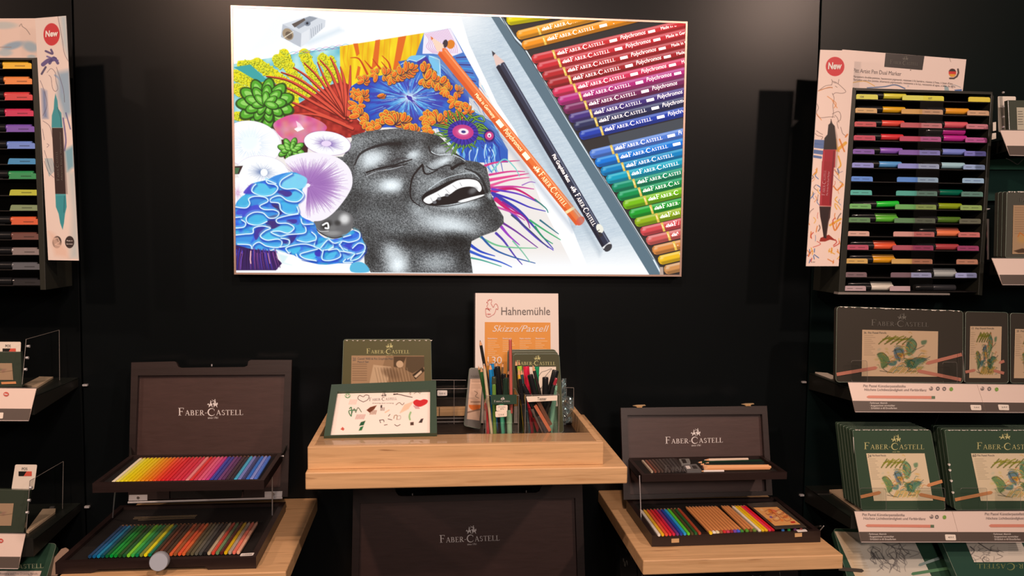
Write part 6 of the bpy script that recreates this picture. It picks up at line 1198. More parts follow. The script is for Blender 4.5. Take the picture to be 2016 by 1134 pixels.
for i, (y, a, b, c, nm) in enumerate(LR):
    card('rack_shelf', LPl, [(-190, y+4.5), (b+3, y+5.5), (b+3, y+7.3), (-190, y+6.3)], .124, BLACKPL, LKx, off=.0005)
    h = 5.8; q = [(a, y-h+3), (a+1, y-h+.8), (a+3, y-h), (b-3, y-h+.4), (b-.8, y-h+1.2), (b, y-h+3.4), (b, y+h), (a-2, y+h)]; t_ = card('colour_tab', LPl, q, .0012, TAB, LKx, off=.0032, color=alb(c))
    mb = MB(); mb.add(LPl.pts([(a+22, y-1), (a+42, y-1), (a+42, y+1), (a+22, y+1)], .0036), [(0, 1, 2, 3)]); mb.build('small_print', TAB, t_).color = (*[float(v) for v in alb(np.array(c)*.7)], 1)
    if nm:
        dy = -2.4 if i not in (2, 7, 10) else -3.6; A_, B_ = W(b-4, y+dy, -.1390), W(a-62, y+dy, -.1390)
        marker('%s dual marker in the %s row of the rack at the left edge' % (nm, RN[i]), A_, B_, .0068, np.clip(np.array(c)*1.0, 0, 255), capfrac=.55, group='dual markers in the left rack')
# its side card
SL = Plane(-.158); sc2 = thing('display_card', 'tall pale card with red New dot and drawn turquoise marker beside the left rack', 'card', SL.pt(125, 513))
Q = [(69, 36), (129.8, 31), (155, 513), (95, 512)]; card('card_board', SL, Q, .002, PAPER, sc2)
k3 = Canvas(SL, Q, 105, 600, (226, 218, 214), .0004); rr = k3.rng
def l3(P, w, c, a=1., w1=None): k3.line(Z1_(smooth(P, 6)), w, c, a, w1)
k3.fill(Z1_([(225, 60), (246, 60), (256, 220), (235, 160)]), (150, 195, 215), .7, 6); k3.fill(Z1_([(215, 270), (262, 260), (268, 420), (240, 440), (215, 360)]), (120, 165, 200), .8, 6); k3.fill(Z1_([(240, 560), (274, 540), (276, 620), (250, 640)]), (90, 160, 190), .8, 4); k3.fill(Z1_([(250, 640), (280, 640), (292, 960), (262, 960), (270, 800)]), (165, 195, 205), .7, 8); k3.fill(Z1_([(155, 330), (172, 340), (178, 440), (160, 440)]), (90, 120, 175), .8, 4)
for P, w, c in (([(170, 190), (195, 200), (190, 185)], 5, (60, 50, 110)), ([(160, 240), (180, 225), (205, 220)], 10, (70, 60, 130)), ([(185, 235), (200, 215), (215, 235)], 7, (60, 56, 120)), ([(155, 275), (170, 250)], 5, (50, 46, 90)), ([(175, 210), (215, 225)], 4, (85, 80, 150)), ([(235, 440), (245, 520), (240, 560)], 4, (100, 95, 150)), ([(245, 420), (262, 480)], 3, (80, 90, 150)), ([(205, 280), (225, 300), (232, 345)], 5, (140, 170, 205))): l3(P, w*.8, c, .85)
for P in ([(175, 270), (190, 255), (205, 270), (208, 300), (215, 330), (205, 340), (195, 325), (190, 290), (182, 280)], [(150, 300), (165, 340), (175, 390), (160, 430)], [(215, 60), (232, 150), (240, 200), (262, 240)], [(160, 450), (185, 470), (195, 510)], [(175, 535), (182, 540), (175, 548)], [(165, 600), (180, 640), (200, 660)], [(165, 560), (190, 640)], [(210, 250), (235, 330), (240, 380)], [(158, 480), (165, 520)]): l3(P, .8, (80, 70, 90), .85)
for k in range(6): l3([(168+k*5, 590), (184+k*4, 655-k*4)], 1.2, (70, 140, 170), .8)
tq, tqd = (52, 150, 165), (30, 110, 125)
k3.fill(Z1_([(206, 348), (214, 375), (217, 405), (228, 420), (233, 475), (192, 475), (193, 430), (200, 405), (202, 372)]), tq); k3.line(Z1_([(214, 400), (226, 440), (228, 470)]), 2, tqd, .8); k3.fill(Z1_([(193, 476), (234, 476), (245, 722), (206, 722)]), (44, 28, 28)); k3.fill(Z1_([(234, 476), (241, 560), (252, 722), (245, 722)]), (120, 110, 110), .6, 1)
k3.fill(Z1_([(206, 722), (245, 722), (248, 770), (242, 795), (238, 830), (233, 855), (224, 830), (218, 795), (208, 770)]), tq); k3.line(Z1_([(240, 730), (238, 790)]), 2, tqd, .8); k3.line(Z1_([(208, 727), (244, 725)]), 1, (90, 180, 190))
k3.ell(*Z1_([(192, 128)])[0], 16, 22, 0, (196, 30, 46)); k3.ell(*Z1_([(212, 901)])[0], 9, 12, 0, (50, 42, 42)); k3.line(Z1_([(200, 890), (215, 885), (222, 900), (205, 910), (225, 915)]), 1.6, (205, 190, 180)); k3.ell(*Z1_([(259, 901)])[0], 9, 12, 0, (50, 42, 42)); k3.fill(Z1_([(180, 860), (205, 950), (255, 960), (250, 930), (200, 870)]), (222, 196, 182), .8, 5)
k3.build('card_print', PRINT, sc2)
WI = MATS['bright_white_ink']; text(SL, 'New', Z1_([(169, 137)])[0], Z1_([(215, 134)])[0], 11.5, WI, sc2, .0010, bold=.035, slant=.12)
text(SL, 'Made in', Z1_([(248, 898)])[0], 11.5, 2.6, WI, sc2, .001); text(SL, 'Germany', Z1_([(247, 910)])[0], 12.5, 2.6, WI, sc2, .001)
flat_polys('', logo_polys()[0], Z1_([(221, 672)])[0], Z1_([(214, 562)])[0], 4, SL, None, None, .0008, w_).build('wordmark', DIMINK, sc2); text(SL, 'Albrecht Dürer Watercolour', Z1_([(233, 672)])[0], Z1_([(226, 490)])[0], 3, DIMINK, sc2, .0008)
HL = Plane(-.120); hl = thing('header_card', 'pale blue watercolour header card above the rack at the left edge', 'card', HL.pt(20, 116)); Q = [(-190, 37), (76, 36), (80, 119), (-186, 115)]; card('card_board', HL, Q, .002, PAPER, hl)
k4 = Canvas(HL, Q, 250, 80, (228, 212, 204), .0004)
for x, y, rx, ry, a, c in ((25, 90, 30, 10, -15, (120, 165, 200)), (60, 92, 22, 14, 20, (140, 180, 205)), (10, 104, 20, 9, 0, (165, 195, 210)), (5, 50, 40, 10, 0, (180, 200, 205)), (62, 112, 12, 6, 0, (160, 190, 205))): k4.ell(x, y, rx, ry, a, c, .8, .6)
k4.line(smooth([(38, 52), (42, 47), (44, 52), (52, 58), (59, 68)], 5), .9, (100, 90, 90)); k4.line([(0, 93), (22, 93)], 1.4, (150, 130, 125), .8); k4.build('card_print', PRINT, hl)

# ------------------------------------------------------------------ wall shelves with products
ZF = lambda x, y, s, ox, oy: (ox+x/s, oy+y/s)
z8 = lambda L: [(1560+x/4.362, 590+y/4.362) for x, y in L]
z9 = lambda L: [(1560+x/3.612, 820+y/3.612) for x, y in L]
LABW = mat('label_white', alb((222, 182, 160)), .35, coat=.3); LABD = mat('label_dark_band', alb((84, 66, 56)), .35, coat=.3)
def wall_shelf(label, xa, xb, z, depth, side, hook=None, zb=.040, zfr=.026):
    t = thing('wall_shelf', label, 'shelf', ((xa+xb)/2, -.06, z-.03))
    boxpart('shelf_plate', (xa, -depth, z-.003), (xb, -.0008, z), GREENMT, t, .0008)
    xs = xa if side < 0 else xb; P = [(xs, -.0008, z-.0032), (xs, -.0008, z-zb), (xs, -depth, z-zfr), (xs, -depth, z-.0032)]
    MB().prism(P, (.002*(-side), 0, 0)).build('side_bracket', BLACKMT, t)
    boxpart('front_lip', (xa, -depth-.0012, z-zfr), (xb, -depth-.0002, z+.004), BLACKMT, t)
    if hook: a = W(*hook, -.004); MB().box(tuple(a+[-.005, -.004, -.002]), tuple(a+[.005, .003, .002])).build('hook', STEEL, t)
    return t
SHA = wall_shelf('upper right wall shelf carrying the dark pastel pencil tins', .9125, 1.75, 1.2141, .205, -1, (1582.5, 752))
SHB = wall_shelf('lower right wall shelf carrying the stacks of green pastel tins', .9125, 1.75, .9353, .222, -1, (1578, 974.5))
def shelf_label(label, pl, top, bot, band, m_top=LABW):
    """top, bot: left and right pixel ends of the upper and lower edge; band: left and right ends of the dark band's upper edge"""
    t = thing('shelf_label', label, 'label', pl.pt((bot[0][0]+bot[1][0])/2, bot[0][1]))
    card('label_card', pl, [top[0], top[1], bot[1], bot[0]], .0016, m_top, t); card('dark_band', pl, [band[0], band[1], bot[1], bot[0]], .0003, LABD, t, off=.0006)
    MB().loft(pl.pt(*bot[0], .0012), pl.pt(*bot[1], .0012), [.0009, .0009], None, 6).build('clear_edge', mat('label_edge', alb((190, 160, 145)), .3), t)
    MB().loft(pl.pt(*top[0], .0008), pl.pt(*top[1], .0008), [.0006, .0006], None, 6).build('clear_edge', EDGE, t); return t
ICG = mat('dark_icon_ink', alb((110, 92, 84)), .5); ICL = mat('green_icon_ink', alb((120, 145, 60)), .5)
def icons(pl, pts, parent, r=3.6):
    for i, (x, y) in enumerate(pts):
        m = ICL if i == len(pts)-1 else ICG; mb = MB(); n = 16
        for k in range(n):
            a0, a1 = 6.283*k/n, 6.283*(k+1)/n; ri = r*.45 if i else r*.72
            if not i and k in (9, 10): continue
            mb.add(pl.pts([(x+r*math.cos(a0), y+r*1.1*math.sin(a0)), (x+r*math.cos(a1), y+r*1.1*math.sin(a1)), (x+ri*math.cos(a1), y+ri*1.1*math.sin(a1)), (x+ri*math.cos(a0), y+ri*1.1*math.sin(a0))], .0012), [(0, 1, 2, 3)])
        if i == 0: mb.add(pl.pts([(x-1.5, y+1), (x+.2, y-2), (x+1.8, y+2.2), (x-.8, y+2.2)], .0012), [(0, 1, 2, 3)])
        if i == len(pts)-1: mb.add(pl.pts([(x-2.5, y+2.5), (x-1, y-2.4), (x+2.6, y-2.6), (x+1.2, y+2)], .0012), [(0, 1, 2, 3)])
        mb.build('icon', m, parent)
WGI = MATS['warm_grey_ink']; CRI = mat('cream_ink', alb((225, 195, 175)), .5); TER = mat('terracotta_ink', alb((205, 120, 95)), .4)
def pastel_label(t, pl, o, s=1., sx=0, skip_icons=False, price=None, right=None):
    f = lambda x, y: (o[0]+x, o[1]+y)
    clip = (lambda q: q[0] < 2040)
    text(pl, 'Pitt Pastel Künstlerpastellstifte', f(0, 0), f(83, .9), 5.2, WGI, t, .0010, clip=clip); text(pl, 'Höchste Lichtbeständigkeit und Farbbrillanz', f(2, 7.2), f(124, 8.2), 5.0, WGI, t, .0010, slant=.1, clip=clip)
    if not skip_icons: icons(pl, [f(133, 4), f(146.5, 4.2), f(159, 4.4), f(173, 5)] if right is None else right, t)
    y = 19.2; pq = [f(6, y), f(10, y-2.6), f(134, y-1.6), f(134, y+4), f(10, y+2.6)]; card('pencil_picture', pl, pq, .0002, TER, t, off=.0010); card('pencil_picture_end', pl, [f(134, y-1.6), f(141, y-1.4), f(141, y+4), f(134, y+4)], .0002, mat('dark_green_ink', alb((90, 100, 70)), .4), t, off=.0010)
def bullets(t, pl, o, h=4.2, clip=None):
    for k, s in enumerate(('· Farbtreuer Abstrich', '· Ausgezeichnet verwischbar', '· Erhältlich in 60 Einzelfarben')): text(pl, s, (o[0]+k*1.0, o[1]+k*5.1), (36, 50, 53)[k], h*.85, CRI, t, .0012, clip=clip)
def price(t, pl, q, s): card('price_sticker', pl, rounded(q, 2), .0003, CREAM, t, off=.0014); text(pl, s, (q[3][0]+5, (q[0][1]+q[3][1])/2+1.5), 11, 3, GREYINK, t, .0018)
TA = Plane(-.212, 1.225, .35); TB = Plane(-.228, .946, .35)
t = shelf_label('label strip with pencil picture under the big dark tin', TA, ((1669.5, 752), (1923, 755.7)), ((1684, 811), (1941, 812)), ((1678.3, 789), (1934.5, 792)))
pastel_label(t, TA, (1700, 762), right=z8([(1192, 763), (1250, 763), (1305, 765), (1365, 768)])); bullets(t, TA, (1711, 795)); price(t, TA, z8([(1527, 903), (1620, 905), (1624, 950), (1536, 948)]), '75,95 €')
t = shelf_label('label strip without pencil picture under the narrow dark tins', TA, ((1923.6, 755.7), (2034, 757)), ((1941.6, 812), (2034, 812.4)), ((1935.2, 792), (2034, 793)))
icons(TA, z8([(1632, 763), (1692, 765), (1755, 770)]), t); price(t, TA, z8([(1765, 900), (1858, 903), (1862, 950), (1775, 947)]), '26,95 €')
t = shelf_label('label strip with pencil picture under the stack of smaller green tins', TB, ((1682, 1006), (1874, 1006)), ((1695.7, 1067.3), (1891, 1067.3)), ((1691.5, 1047), (1885.5, 1047.3)))
pastel_label(t, TB, (1698, 1015.5), skip_icons=True); icons(TB, z9([(990, 712), (1028, 714), (1082, 716)]), t); bullets(t, TB, (1709, 1053)); price(t, TB, z9([(1085, 838), (1160, 840), (1165, 880), (1090, 880)]), '48,95 €')
t = shelf_label('label strip with pencil picture under the stack of wide green tins', TB, ((1874.6, 1006), (2034, 1005.5)), ((1891.6, 1067.3), (2034, 1067.6)), ((1886.1, 1047.3), (2034, 1047.6)))
cl = lambda q: q[0] < 2034
text(TB, 'Pitt Pastel Künstlerpastellstifte', z9([(1370, 702)])[0], 84, 5.2, WGI, t, .0010, clip=cl); text(TB, 'Höchste Lichtbeständigkeit und Farbbrillanz', z9([(1378, 732)])[0], 120, 5, WGI, t, .0010, slant=.1, clip=cl); card('pencil_picture', TB, z9([(1398, 776), (1412, 766), (1700, 766), (1700, 787), (1412, 787)]), .0002, TER, t, off=.001); bullets(t, TB, (1954, 1053), clip=cl)
# ---- the botanical-bird picture printed on the pastel tins
def pastel_art(pl, quad, nu, nv, off, seed, bright, lines=True):
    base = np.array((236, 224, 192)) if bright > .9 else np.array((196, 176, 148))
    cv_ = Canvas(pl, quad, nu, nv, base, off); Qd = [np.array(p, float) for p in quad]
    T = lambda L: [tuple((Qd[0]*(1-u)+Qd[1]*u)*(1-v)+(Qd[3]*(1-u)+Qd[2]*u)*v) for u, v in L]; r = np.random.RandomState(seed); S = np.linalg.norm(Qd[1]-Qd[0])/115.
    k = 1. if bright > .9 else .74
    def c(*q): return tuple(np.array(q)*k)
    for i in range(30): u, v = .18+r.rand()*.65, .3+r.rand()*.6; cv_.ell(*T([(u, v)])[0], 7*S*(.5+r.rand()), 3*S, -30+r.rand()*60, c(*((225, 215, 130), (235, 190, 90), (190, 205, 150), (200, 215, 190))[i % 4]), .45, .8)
    for i in range(13): u = .22+i*.026; cv_.line(T([(u, .2-.05*(i % 3)+.1), (u+.12, .12+.02*(i % 4))]), 2.2, c(140, 150, 45) if i % 3 else c(90, 105, 40), .8)
    for i in range(16): u = .34+i*.026; cv_.line(T([(u, .93-.01*(i % 3)), (u+.08, .78)]), 1.4, c(165, 165, 60) if i % 2 else c(215, 165, 60), .75)
    def bird(P, col): cv_.fill(T(smooth(P, 4, True)), c(*col), .85, 1.2)
    bird([(.2, .52), (.27, .48), (.33, .56), (.36, .68), (.32, .8), (.26, .82), (.24, .66)], (105, 150, 95)); bird([(.42, .42), (.5, .36), (.56, .45), (.52, .58), (.5, .68), (.44, .6)], (95, 140, 165)); bird([(.6, .22), (.66, .16), (.72, .28), (.7, .45), (.62, .55), (.58, .42)], (110, 165, 120))
    bird([(.6, .7), (.68, .6), (.8, .58), (.86, .64), (.76, .72), (.7, .82), (.62, .8)], (80, 140, 120)); bird([(.56, .66), (.64, .62), (.7, .7), (.62, .8)], (70, 120, 90)); bird([(.34, .68), (.46, .66), (.44, .76), (.36, .76)], (85, 145, 150)); bird([(.78, .22), (.85, .2), (.84, .28), (.79, .3)], (110, 155, 120)); bird([(.46, .5), (.54, .5), (.52, .6)], (235, 175, 60))
    for P in ([(.2, .53), (.27, .49), (.34, .58), (.36, .7), (.28, .82), (.34, .9)], [(.43, .4), (.46, .52), (.5, .66)], [(.58, .34), (.66, .2), (.72, .3), (.66, .46), (.56, .52), (.56, .62)], [(.62, .68), (.72, .58), (.84, .6), (.9, .56)], [(.7, .66), (.66, .8), (.6, .88), (.72, .88)], [(.7, .42), (.82, .32)], [(.24, .88), (.32, .9), (.4, .92)], [(.4, .46), (.5, .4), (.56, .56)]): cv_.line(T(smooth(P, 5)), 1., c(60, 70, 60), .85)
    for i in range(110):
        a_ = ((.28, .64), (.47, .5), (.65, .36), (.74, .68), (.64, .74), (.42, .72))[i % 6]; u, v = a_[0]+r.randn()*.055, a_[1]+r.randn()*.085; du, dv = (.05+.05*r.rand())*(1 if i % 2 else -.6), -.07*r.rand()
        cv_.line(T([(u, v), (u+du*.5, v+dv-.012), (u+du, v+dv)]), .9, c(*((60, 110, 90), (225, 185, 75), (80, 130, 150), (235, 200, 120), (120, 165, 95), (210, 120, 60))[r.randint(6)]), .75)
    if lines:
        for i in range(11): cv_.line(T([(.03, .12+i*.042), (.03+(.16, .2, .13)[i % 3]*.7, .12+i*.042)]), .9, base*.72, .8)
    cv_.fill(T([(0, .96), (1, .96), (1, 1), (0, 1)]), base*1.03, .5); return cv_
def wide_pencil(pl, a, b, w, parent, off=.0016, m=None):
    a, b = np.array(a, float), np.array(b, float); u = (b-a)/np.linalg.norm(b-a); n = np.array([-u[1], u[0]])*w/2
    card('pencil_picture', pl, [tuple(a+u*w), tuple(a-n+u*w*1.6), tuple(b-n), tuple(b+n), tuple(a+n+u*w*1.6)], .0002, m or TER, parent, off=off)
LT = lambda c: mat('tin_%d_%d_%d' % c, alb(c), .3, coat=.25)
P36 = Plane(-.190, 1.2165, .10)
q36 = [(1647, 603), (1896.5, 612), (1896.5, 754), (1645, 752.5)]
t36 = tin('largest dark pastel pencil tin with a drawn picture, on the upper right wall shelf', P36, q36, .012, DTIN, None, 8)
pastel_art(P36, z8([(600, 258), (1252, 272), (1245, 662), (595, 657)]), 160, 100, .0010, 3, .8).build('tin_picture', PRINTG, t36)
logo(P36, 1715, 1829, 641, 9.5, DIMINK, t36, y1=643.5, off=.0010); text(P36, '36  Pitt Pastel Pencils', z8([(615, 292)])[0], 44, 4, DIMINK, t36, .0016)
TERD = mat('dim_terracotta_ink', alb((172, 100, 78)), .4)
for a, b in (((760, 578), (380, 642)), ((1118, 556), (1455, 470)), ((1042, 603), (1450, 688))): wide_pencil(P36, z8([a])[0], z8([b])[0], 6.6, t36, m=TERD)
tb = tin('second large dark tin hidden behind the largest one', P36, [(x, y) for x, y in q36], .012, DTIN, None, 8, off=-.0135)
for nm, q, aq, ttl in (('narrow dark pastel tin right of the largest dark tin', [(1900.5, 613), (1984.5, 615), (1985.5, 754.5), (1899, 754)], z8([(1527, 228), (1798, 230), (1787, 675), (1518, 672)]), '12  Pitt Pastel Pencils'), ('dark tin cut by the right edge of the photo, on the upper wall shelf', [(1988.5, 616), (2090, 619), (2090, 755), (1989, 754.5)], [(1998.5, 647.5), (2075, 649), (2075, 745), (1996, 744.5)], '20  Pitt Pastel')):
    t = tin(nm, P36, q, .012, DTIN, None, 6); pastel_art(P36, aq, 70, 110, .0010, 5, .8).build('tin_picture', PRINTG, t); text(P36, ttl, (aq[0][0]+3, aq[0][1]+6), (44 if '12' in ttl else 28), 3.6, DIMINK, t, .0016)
    if '12' in ttl:
        for a, b in (((1600, 598), (1485, 622)), ((1750, 552), (1820, 527)), ((1700, 600), (1818, 632))): wide_pencil(P36, z8([a])[0], z8([b])[0], 5.5, t, m=TERD)
# bright creases of the film wrapping the tin tops
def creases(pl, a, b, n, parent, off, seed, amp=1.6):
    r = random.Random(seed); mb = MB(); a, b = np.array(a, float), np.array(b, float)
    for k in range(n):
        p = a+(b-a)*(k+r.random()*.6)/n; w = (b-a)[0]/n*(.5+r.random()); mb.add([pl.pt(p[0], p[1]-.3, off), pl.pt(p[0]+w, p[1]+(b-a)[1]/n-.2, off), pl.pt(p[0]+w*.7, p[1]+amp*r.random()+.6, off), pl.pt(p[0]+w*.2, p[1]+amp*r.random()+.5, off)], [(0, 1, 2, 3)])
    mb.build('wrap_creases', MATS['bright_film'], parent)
creases(P36, (1652, 603.5), (1892, 612), 26, t36, .0012, 4)
# ---- stacks of green tins
P24 = Plane(-.214, .9365, .02)
q24 = [(1678, 846), (1832, 846), (1862, 1003.8), (1696, 1004.5)]
def dup(root, dy, label):
    r = root.copy(); COL.objects.link(r); r.location = root.location+Vector((0, dy, 0)); r['label'] = label
    for ch in list(root.children):
        if ch.name.split('.')[0] in ('tin_picture', 'pencil_picture', 'lettering', 'wordmark', 'emblem', 'wrap_creases'): continue
        c = ch.copy(); COL.objects.link(c); M_ = ch.matrix_parent_inverse.copy(); c.parent = r; c.matrix_parent_inverse = M_
    return r
G24 = mat('green_printed_tin', alb((62, 74, 54)), .28, coat=.4); G60 = G24
t24 = tin('front green tin of 24 pastel pencils in the stack of smaller tins', P24, q24, .011, G24, 'smaller green pastel tins standing in a stack', 5)
aq = z9([(525, 262), (940, 262), (1000, 598), (580, 600)]); pastel_art(P24, aq, 140, 110, .0008, 3, 1.).build('tin_picture', PRINTG, t24)
logo(P24, *[z9([(510, 233)])[0][0], z9([(940, 233)])[0][0]], z9([(510, 233)])[0][1], 10.5, GOLDINK, t24, y1=z9([(510, 233)])[0][1], since=14, off=.0010); text(P24, '24', z9([(537, 290)])[0], 6.5, 5.5, GREYINK, t24, .0014); text(P24, 'Pitt Pastel Pencils', z9([(568, 283)])[0], 27, 3.6, WGI, t24, .0014)
TERB = mat('bright_terracotta_ink', alb((208, 130, 80)), .4)
for a, b in (((655, 533), (486, 572)), ((932, 500), (1066, 460)), ((875, 548), (1086, 590))): wide_pencil(P24, z9([a])[0], z9([b])[0], 6.5, t24, m=TERB)
creases(P24, (1682, 846), (1828, 846), 22, t24, .0010, 8, 1.2); creases(P24, (1678.5, 850), (1681, 885), 1, t24, .001, 9, 1)
for k in range(1, 6): dup(t24, .0137*k, 'green pastel tin, %s behind the front one in the stack of smaller tins' % ('first', 'second', 'third', 'fourth', 'last')[k-1])
P60 = Plane(-.206, .9365, .02)
t60 = tin('front wide green tin of 60 pastel pencils, cut by the right edge', P60, [(1859, 846), (2088, 846), (2110, 1003), (1880, 1004)], .011, G60, 'wide green pastel tins standing in a stack', 5)
aq = [z9([(1270, 262)])[0], (2068, 892.5), (2080, 986), z9([(1340, 600)])[0]]; pastel_art(P60, aq, 160, 110, .0008, 3, 1.).build('tin_picture', PRINTG, t60)
logo(P60, z9([(1312, 233)])[0][0], 2042, z9([(1312, 233)])[0][1], 10.5, GOLDINK, t60, off=.0010, emblem=False); a = z9([(1475, 163)])[0]; flat_polys('', knights(), a, (a[0]+20, a[1]), 12, P60, None, None, .001, 1.3).build('emblem', GOLDINK, t60)
text(P60, '60', z9([(1282, 287)])[0], 7, 5.5, GREYINK, t60, .0014); text(P60, 'Pitt Pastel Pencils', z9([(1315, 283)])[0], 34, 3.8, WGI, t60, .0014)
wide_pencil(P60, z9([(1450, 533)])[0], z9([(1157, 592)])[0], 6.5, t60, m=TERB); creases(P60, (1864, 846.5), (2016, 846.5), 24, t60, .0010, 11, 1.2)
mb = MB(); rr_ = random.Random(6)
for y in (915, 926, 947, 970): p = P60.pt(1860+(y-846)*.135, y, .002); mb.loft(p, p+np.array([0, .004, 0]), [.0028, .0022], None, 8)
mb.build('wrap_creases', MATS['bright_film'], t60)
for k in range(1, 4): dup(t60, .0137*k, 'wide green pastel tin, %s behind the front wide one' % ('first', 'second', 'third')[k-1])
# clear stoppers in front of the tins
def stopper(label, pl, q):
    o = card('clear_stopper', pl, rounded(q, 4), .0012, CLEAR); tag(o, label, 'stopper', 'clear stoppers along the label strips'); mb = MB(); R_ = rounded(q, 4)
    for i in range(len(R_)-1):
        if R_[i][1] < q[3][1]-1 or R_[i+1][1] < q[3][1]-1: mb.loft(pl.pt(*R_[i], .0004), pl.pt(*R_[i+1], .0004), [.00032, .00032], None, 4)
    mb.build('polished_edge', EDGE, o); return o
S1, S2 = Plane(-.2045), Plane(-.2245)
SHA_, SHB_ = 'clear stopper before %s, upper right shelf', 'clear stopper before %s, lower right shelf'
for lab, P, (a, b, c, d) in ((SHA_ % 'the left part of the large dark tin', S1, (1676, 710, 1707, 752)), (SHA_ % 'the right part of the large dark tin', S1, (1856, 713, 1884, 754)), (SHB_ % 'the left part of the smaller tins', S2, (1693, 961, 1744, 1004)), (SHB_ % 'the right part of the smaller tins', S2, (1806, 961, 1860, 1004)),
                         (SHB_ % 'the left part of the wide tins', S2, (1891, 961, 1943, 1004)), (SHB_ % 'the middle of the wide tins', S2, (1959, 961, 2009, 1004))): stopper(lab, P, [(a, b), (c, b), (c+1, d), (a+1, d)])
# loose cards on the shelves
CB = mat('folded_card', alb((200, 160, 125)), .6)
o = card('folded_leaflet', FLAT(1.2141+.0036), z8([(196, 620), (300, 628), (390, 668), (335, 672)]), .003, CREAM); tag(o, 'white card lying flat behind the large dark tin', 'card')
o = card('folded_leaflet', FLAT(.9353+.0045), z9([(263, 520), (355, 516), (495, 662), (470, 668)]), .004, CB); tag(o, 'cream folded leaflet lying beside the smaller green tins', 'leaflet')
o = card('metal_plate', FLAT(.9353+.0016), z9([(145, 527), (258, 525), (290, 548), (178, 550)]), .0012, ALU); tag(o, 'small grey metal plate on the lower right wall shelf', 'plate')
pa, pb, pc = W(1849, 813, -.19), W(1846, 823, -.17), W(1834, 846, -.15); mb = MB().loft(pa, pb, [.0012, .0012], None, 6).loft(pb, pc, [.0012, .0010], None, 6); tag(mb.build('strap', BLACKPL), 'thin dark strap hanging from the upper right wall shelf to the green tins', 'strap')
tag(MB().loft(W(1895, 690, -.196), W(1899, 752, -.206), [.0008, .0008], None, 6).build('clear_pin', EDGE), 'thin clear rod between the large dark tin and its neighbour', 'rod')
# ---- upper right: two more shelves cut by the frame
za = lambda L: [(1900+x/5.155, 150+y/5.155) for x, y in L]
zb_ = lambda L: [(1900+x/5.155, 360+y/5.155) for x, y in L]
TC = Plane(-.212, 1.80, .35)
def far_shelf(label, y_back, zt, TPL, top, bot, band, lab2):
    t = thing('wall_shelf', label, 'shelf', (1.5, -.06, zt-.03)); boxpart('shelf_plate', (1.285, -.205, zt-.003), (1.9, -.0008, zt), GREENMT, t, .0008)
    P = [(1.285, -.0008, zt-.0032), (1.285, -.0008, zt-.040), (1.285, -.205, zt-.022), (1.285, -.205, zt-.0032)]; MB().prism(P, (.002, 0, 0)).build('side_bracket', BLACKMT, t)
    boxpart('front_lip', (1.285, -.2062, zt-.022), (1.9, -.2052, zt+.004), BLACKMT, t)
    return shelf_label(lab2, TPL, top, bot, band)
z3 = float(W(1980, 256, -.205)[2])-.012; z4 = float(W(1960, 508, -.205)[2])-.012
far_shelf('highest right wall shelf with grey packs, cut by the photo edge', 0, z3, Plane(-.212, z3+.012, .35), ((1969, 255.8), (2036, 256.4)), ((1988.5, 306), (2036, 306.8)), ((1982.5, 286.8), (2036, 287.4)), 'pale label strip at the top right corner of the photo')
far_shelf('right wall shelf with dark tins, right of the marker rack', 0, z4, Plane(-.212, z4+.012, .35), ((1952.5, 508), (2036, 508.6)), ((1974, 560.8), (2036, 561)), ((1967.6, 540.8), (2036, 541)), 'pale label strip right of the lower end of the marker rack')
PKG = mat('grey_green_pack', alb((66, 64, 50)), .3, coat=.4)
PG = Plane(-.185, z3, .06)
t = thing('product_pack', 'grey pack in clear wrap on the highest right shelf', 'pack', PG.pt(2010, 256)); card('pack_body', PG, [(1984, 197), (2070, 198), (2070, 257), (1987, 256.5)], .012, PKG, t, bevel=.001)
card('pack_card', PG, [(2001.5, 211.5), (2070, 212), (2070, 257), (2003, 256)], .0005, mat('grey_cream_card', alb((180, 158, 130)), .5), t, off=.001); mb = MB()
for k in range(6): mb.add(PG.pts([(2004, 219+k*5), (2013+k % 3, 219+k*5), (2013+k % 3, 220+k*5), (2004, 220+k*5)], .0016), [(0, 1, 2, 3)])
mb.build('small_print', DIMINK, t)
PG2 = Plane(-.150, z3, .06); o = card('pack_card', PG2, rounded([(1964.5, 189.5), (2000, 190), (1999, 260), (1966, 260)], 3), .001, CREAM); o.name = 'carton_card'; tag(o, 'pale card with rounded corners behind the grey pack, highest right shelf', 'card')
dv = thing('clear_divider', 'clear divider with rivets at the highest right shelf', 'divider', W(1972, 256, -.19)); MB().prism([W(1973, 182, -.196), W(1976, 256, -.196), W(1962, 262, -.10), W(1960, 200, -.10)], (.0012, 0, 0)).build('divider_sheet', CLEAR, dv)
for y in (182, 210, 230, 250): MB().loft(W(1974, y, -.197), W(1976.5, y, -.197), [.0024, .0024], None, 8).build('rivet', STEEL, dv)
for q in ([(1955, 241), (1961, 240), (1961, 257), (1955, 258)], [(1953.5, 262.5), (1961, 261.5), (1961, 273), (1952.5, 275)]): card('clip_tab', Plane(-.17), q, .001, CREAM, dv)
gp = thing('lit_wall_patch', 'painted patch of lit green wall with a curved white wire below the highest right shelf', 'panel', W(1985, 380, -.03)); card('upper_sheet', Plane(-.03), [(1945.5, 315), (2040, 309), (2040, 334), (1944, 333.5)], .002, mat('lit_wall_green', alb((72, 122, 92)), .4), gp)  # pale green sheet paints the light falling on the wall
card('lower_sheet', Plane(-.02), [(1944, 333.8), (2040, 334.3), (2040, 395), (1930, 395)], .002, mat('dim_wall_green', alb((22, 52, 42)), .4), gp)  # darker sheet for the dimmer wall below the lit strip
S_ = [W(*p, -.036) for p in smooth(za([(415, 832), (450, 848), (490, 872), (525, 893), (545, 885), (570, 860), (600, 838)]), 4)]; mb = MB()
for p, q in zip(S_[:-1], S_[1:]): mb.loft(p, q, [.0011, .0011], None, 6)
mb.build('white_wire', PAPER, gp)
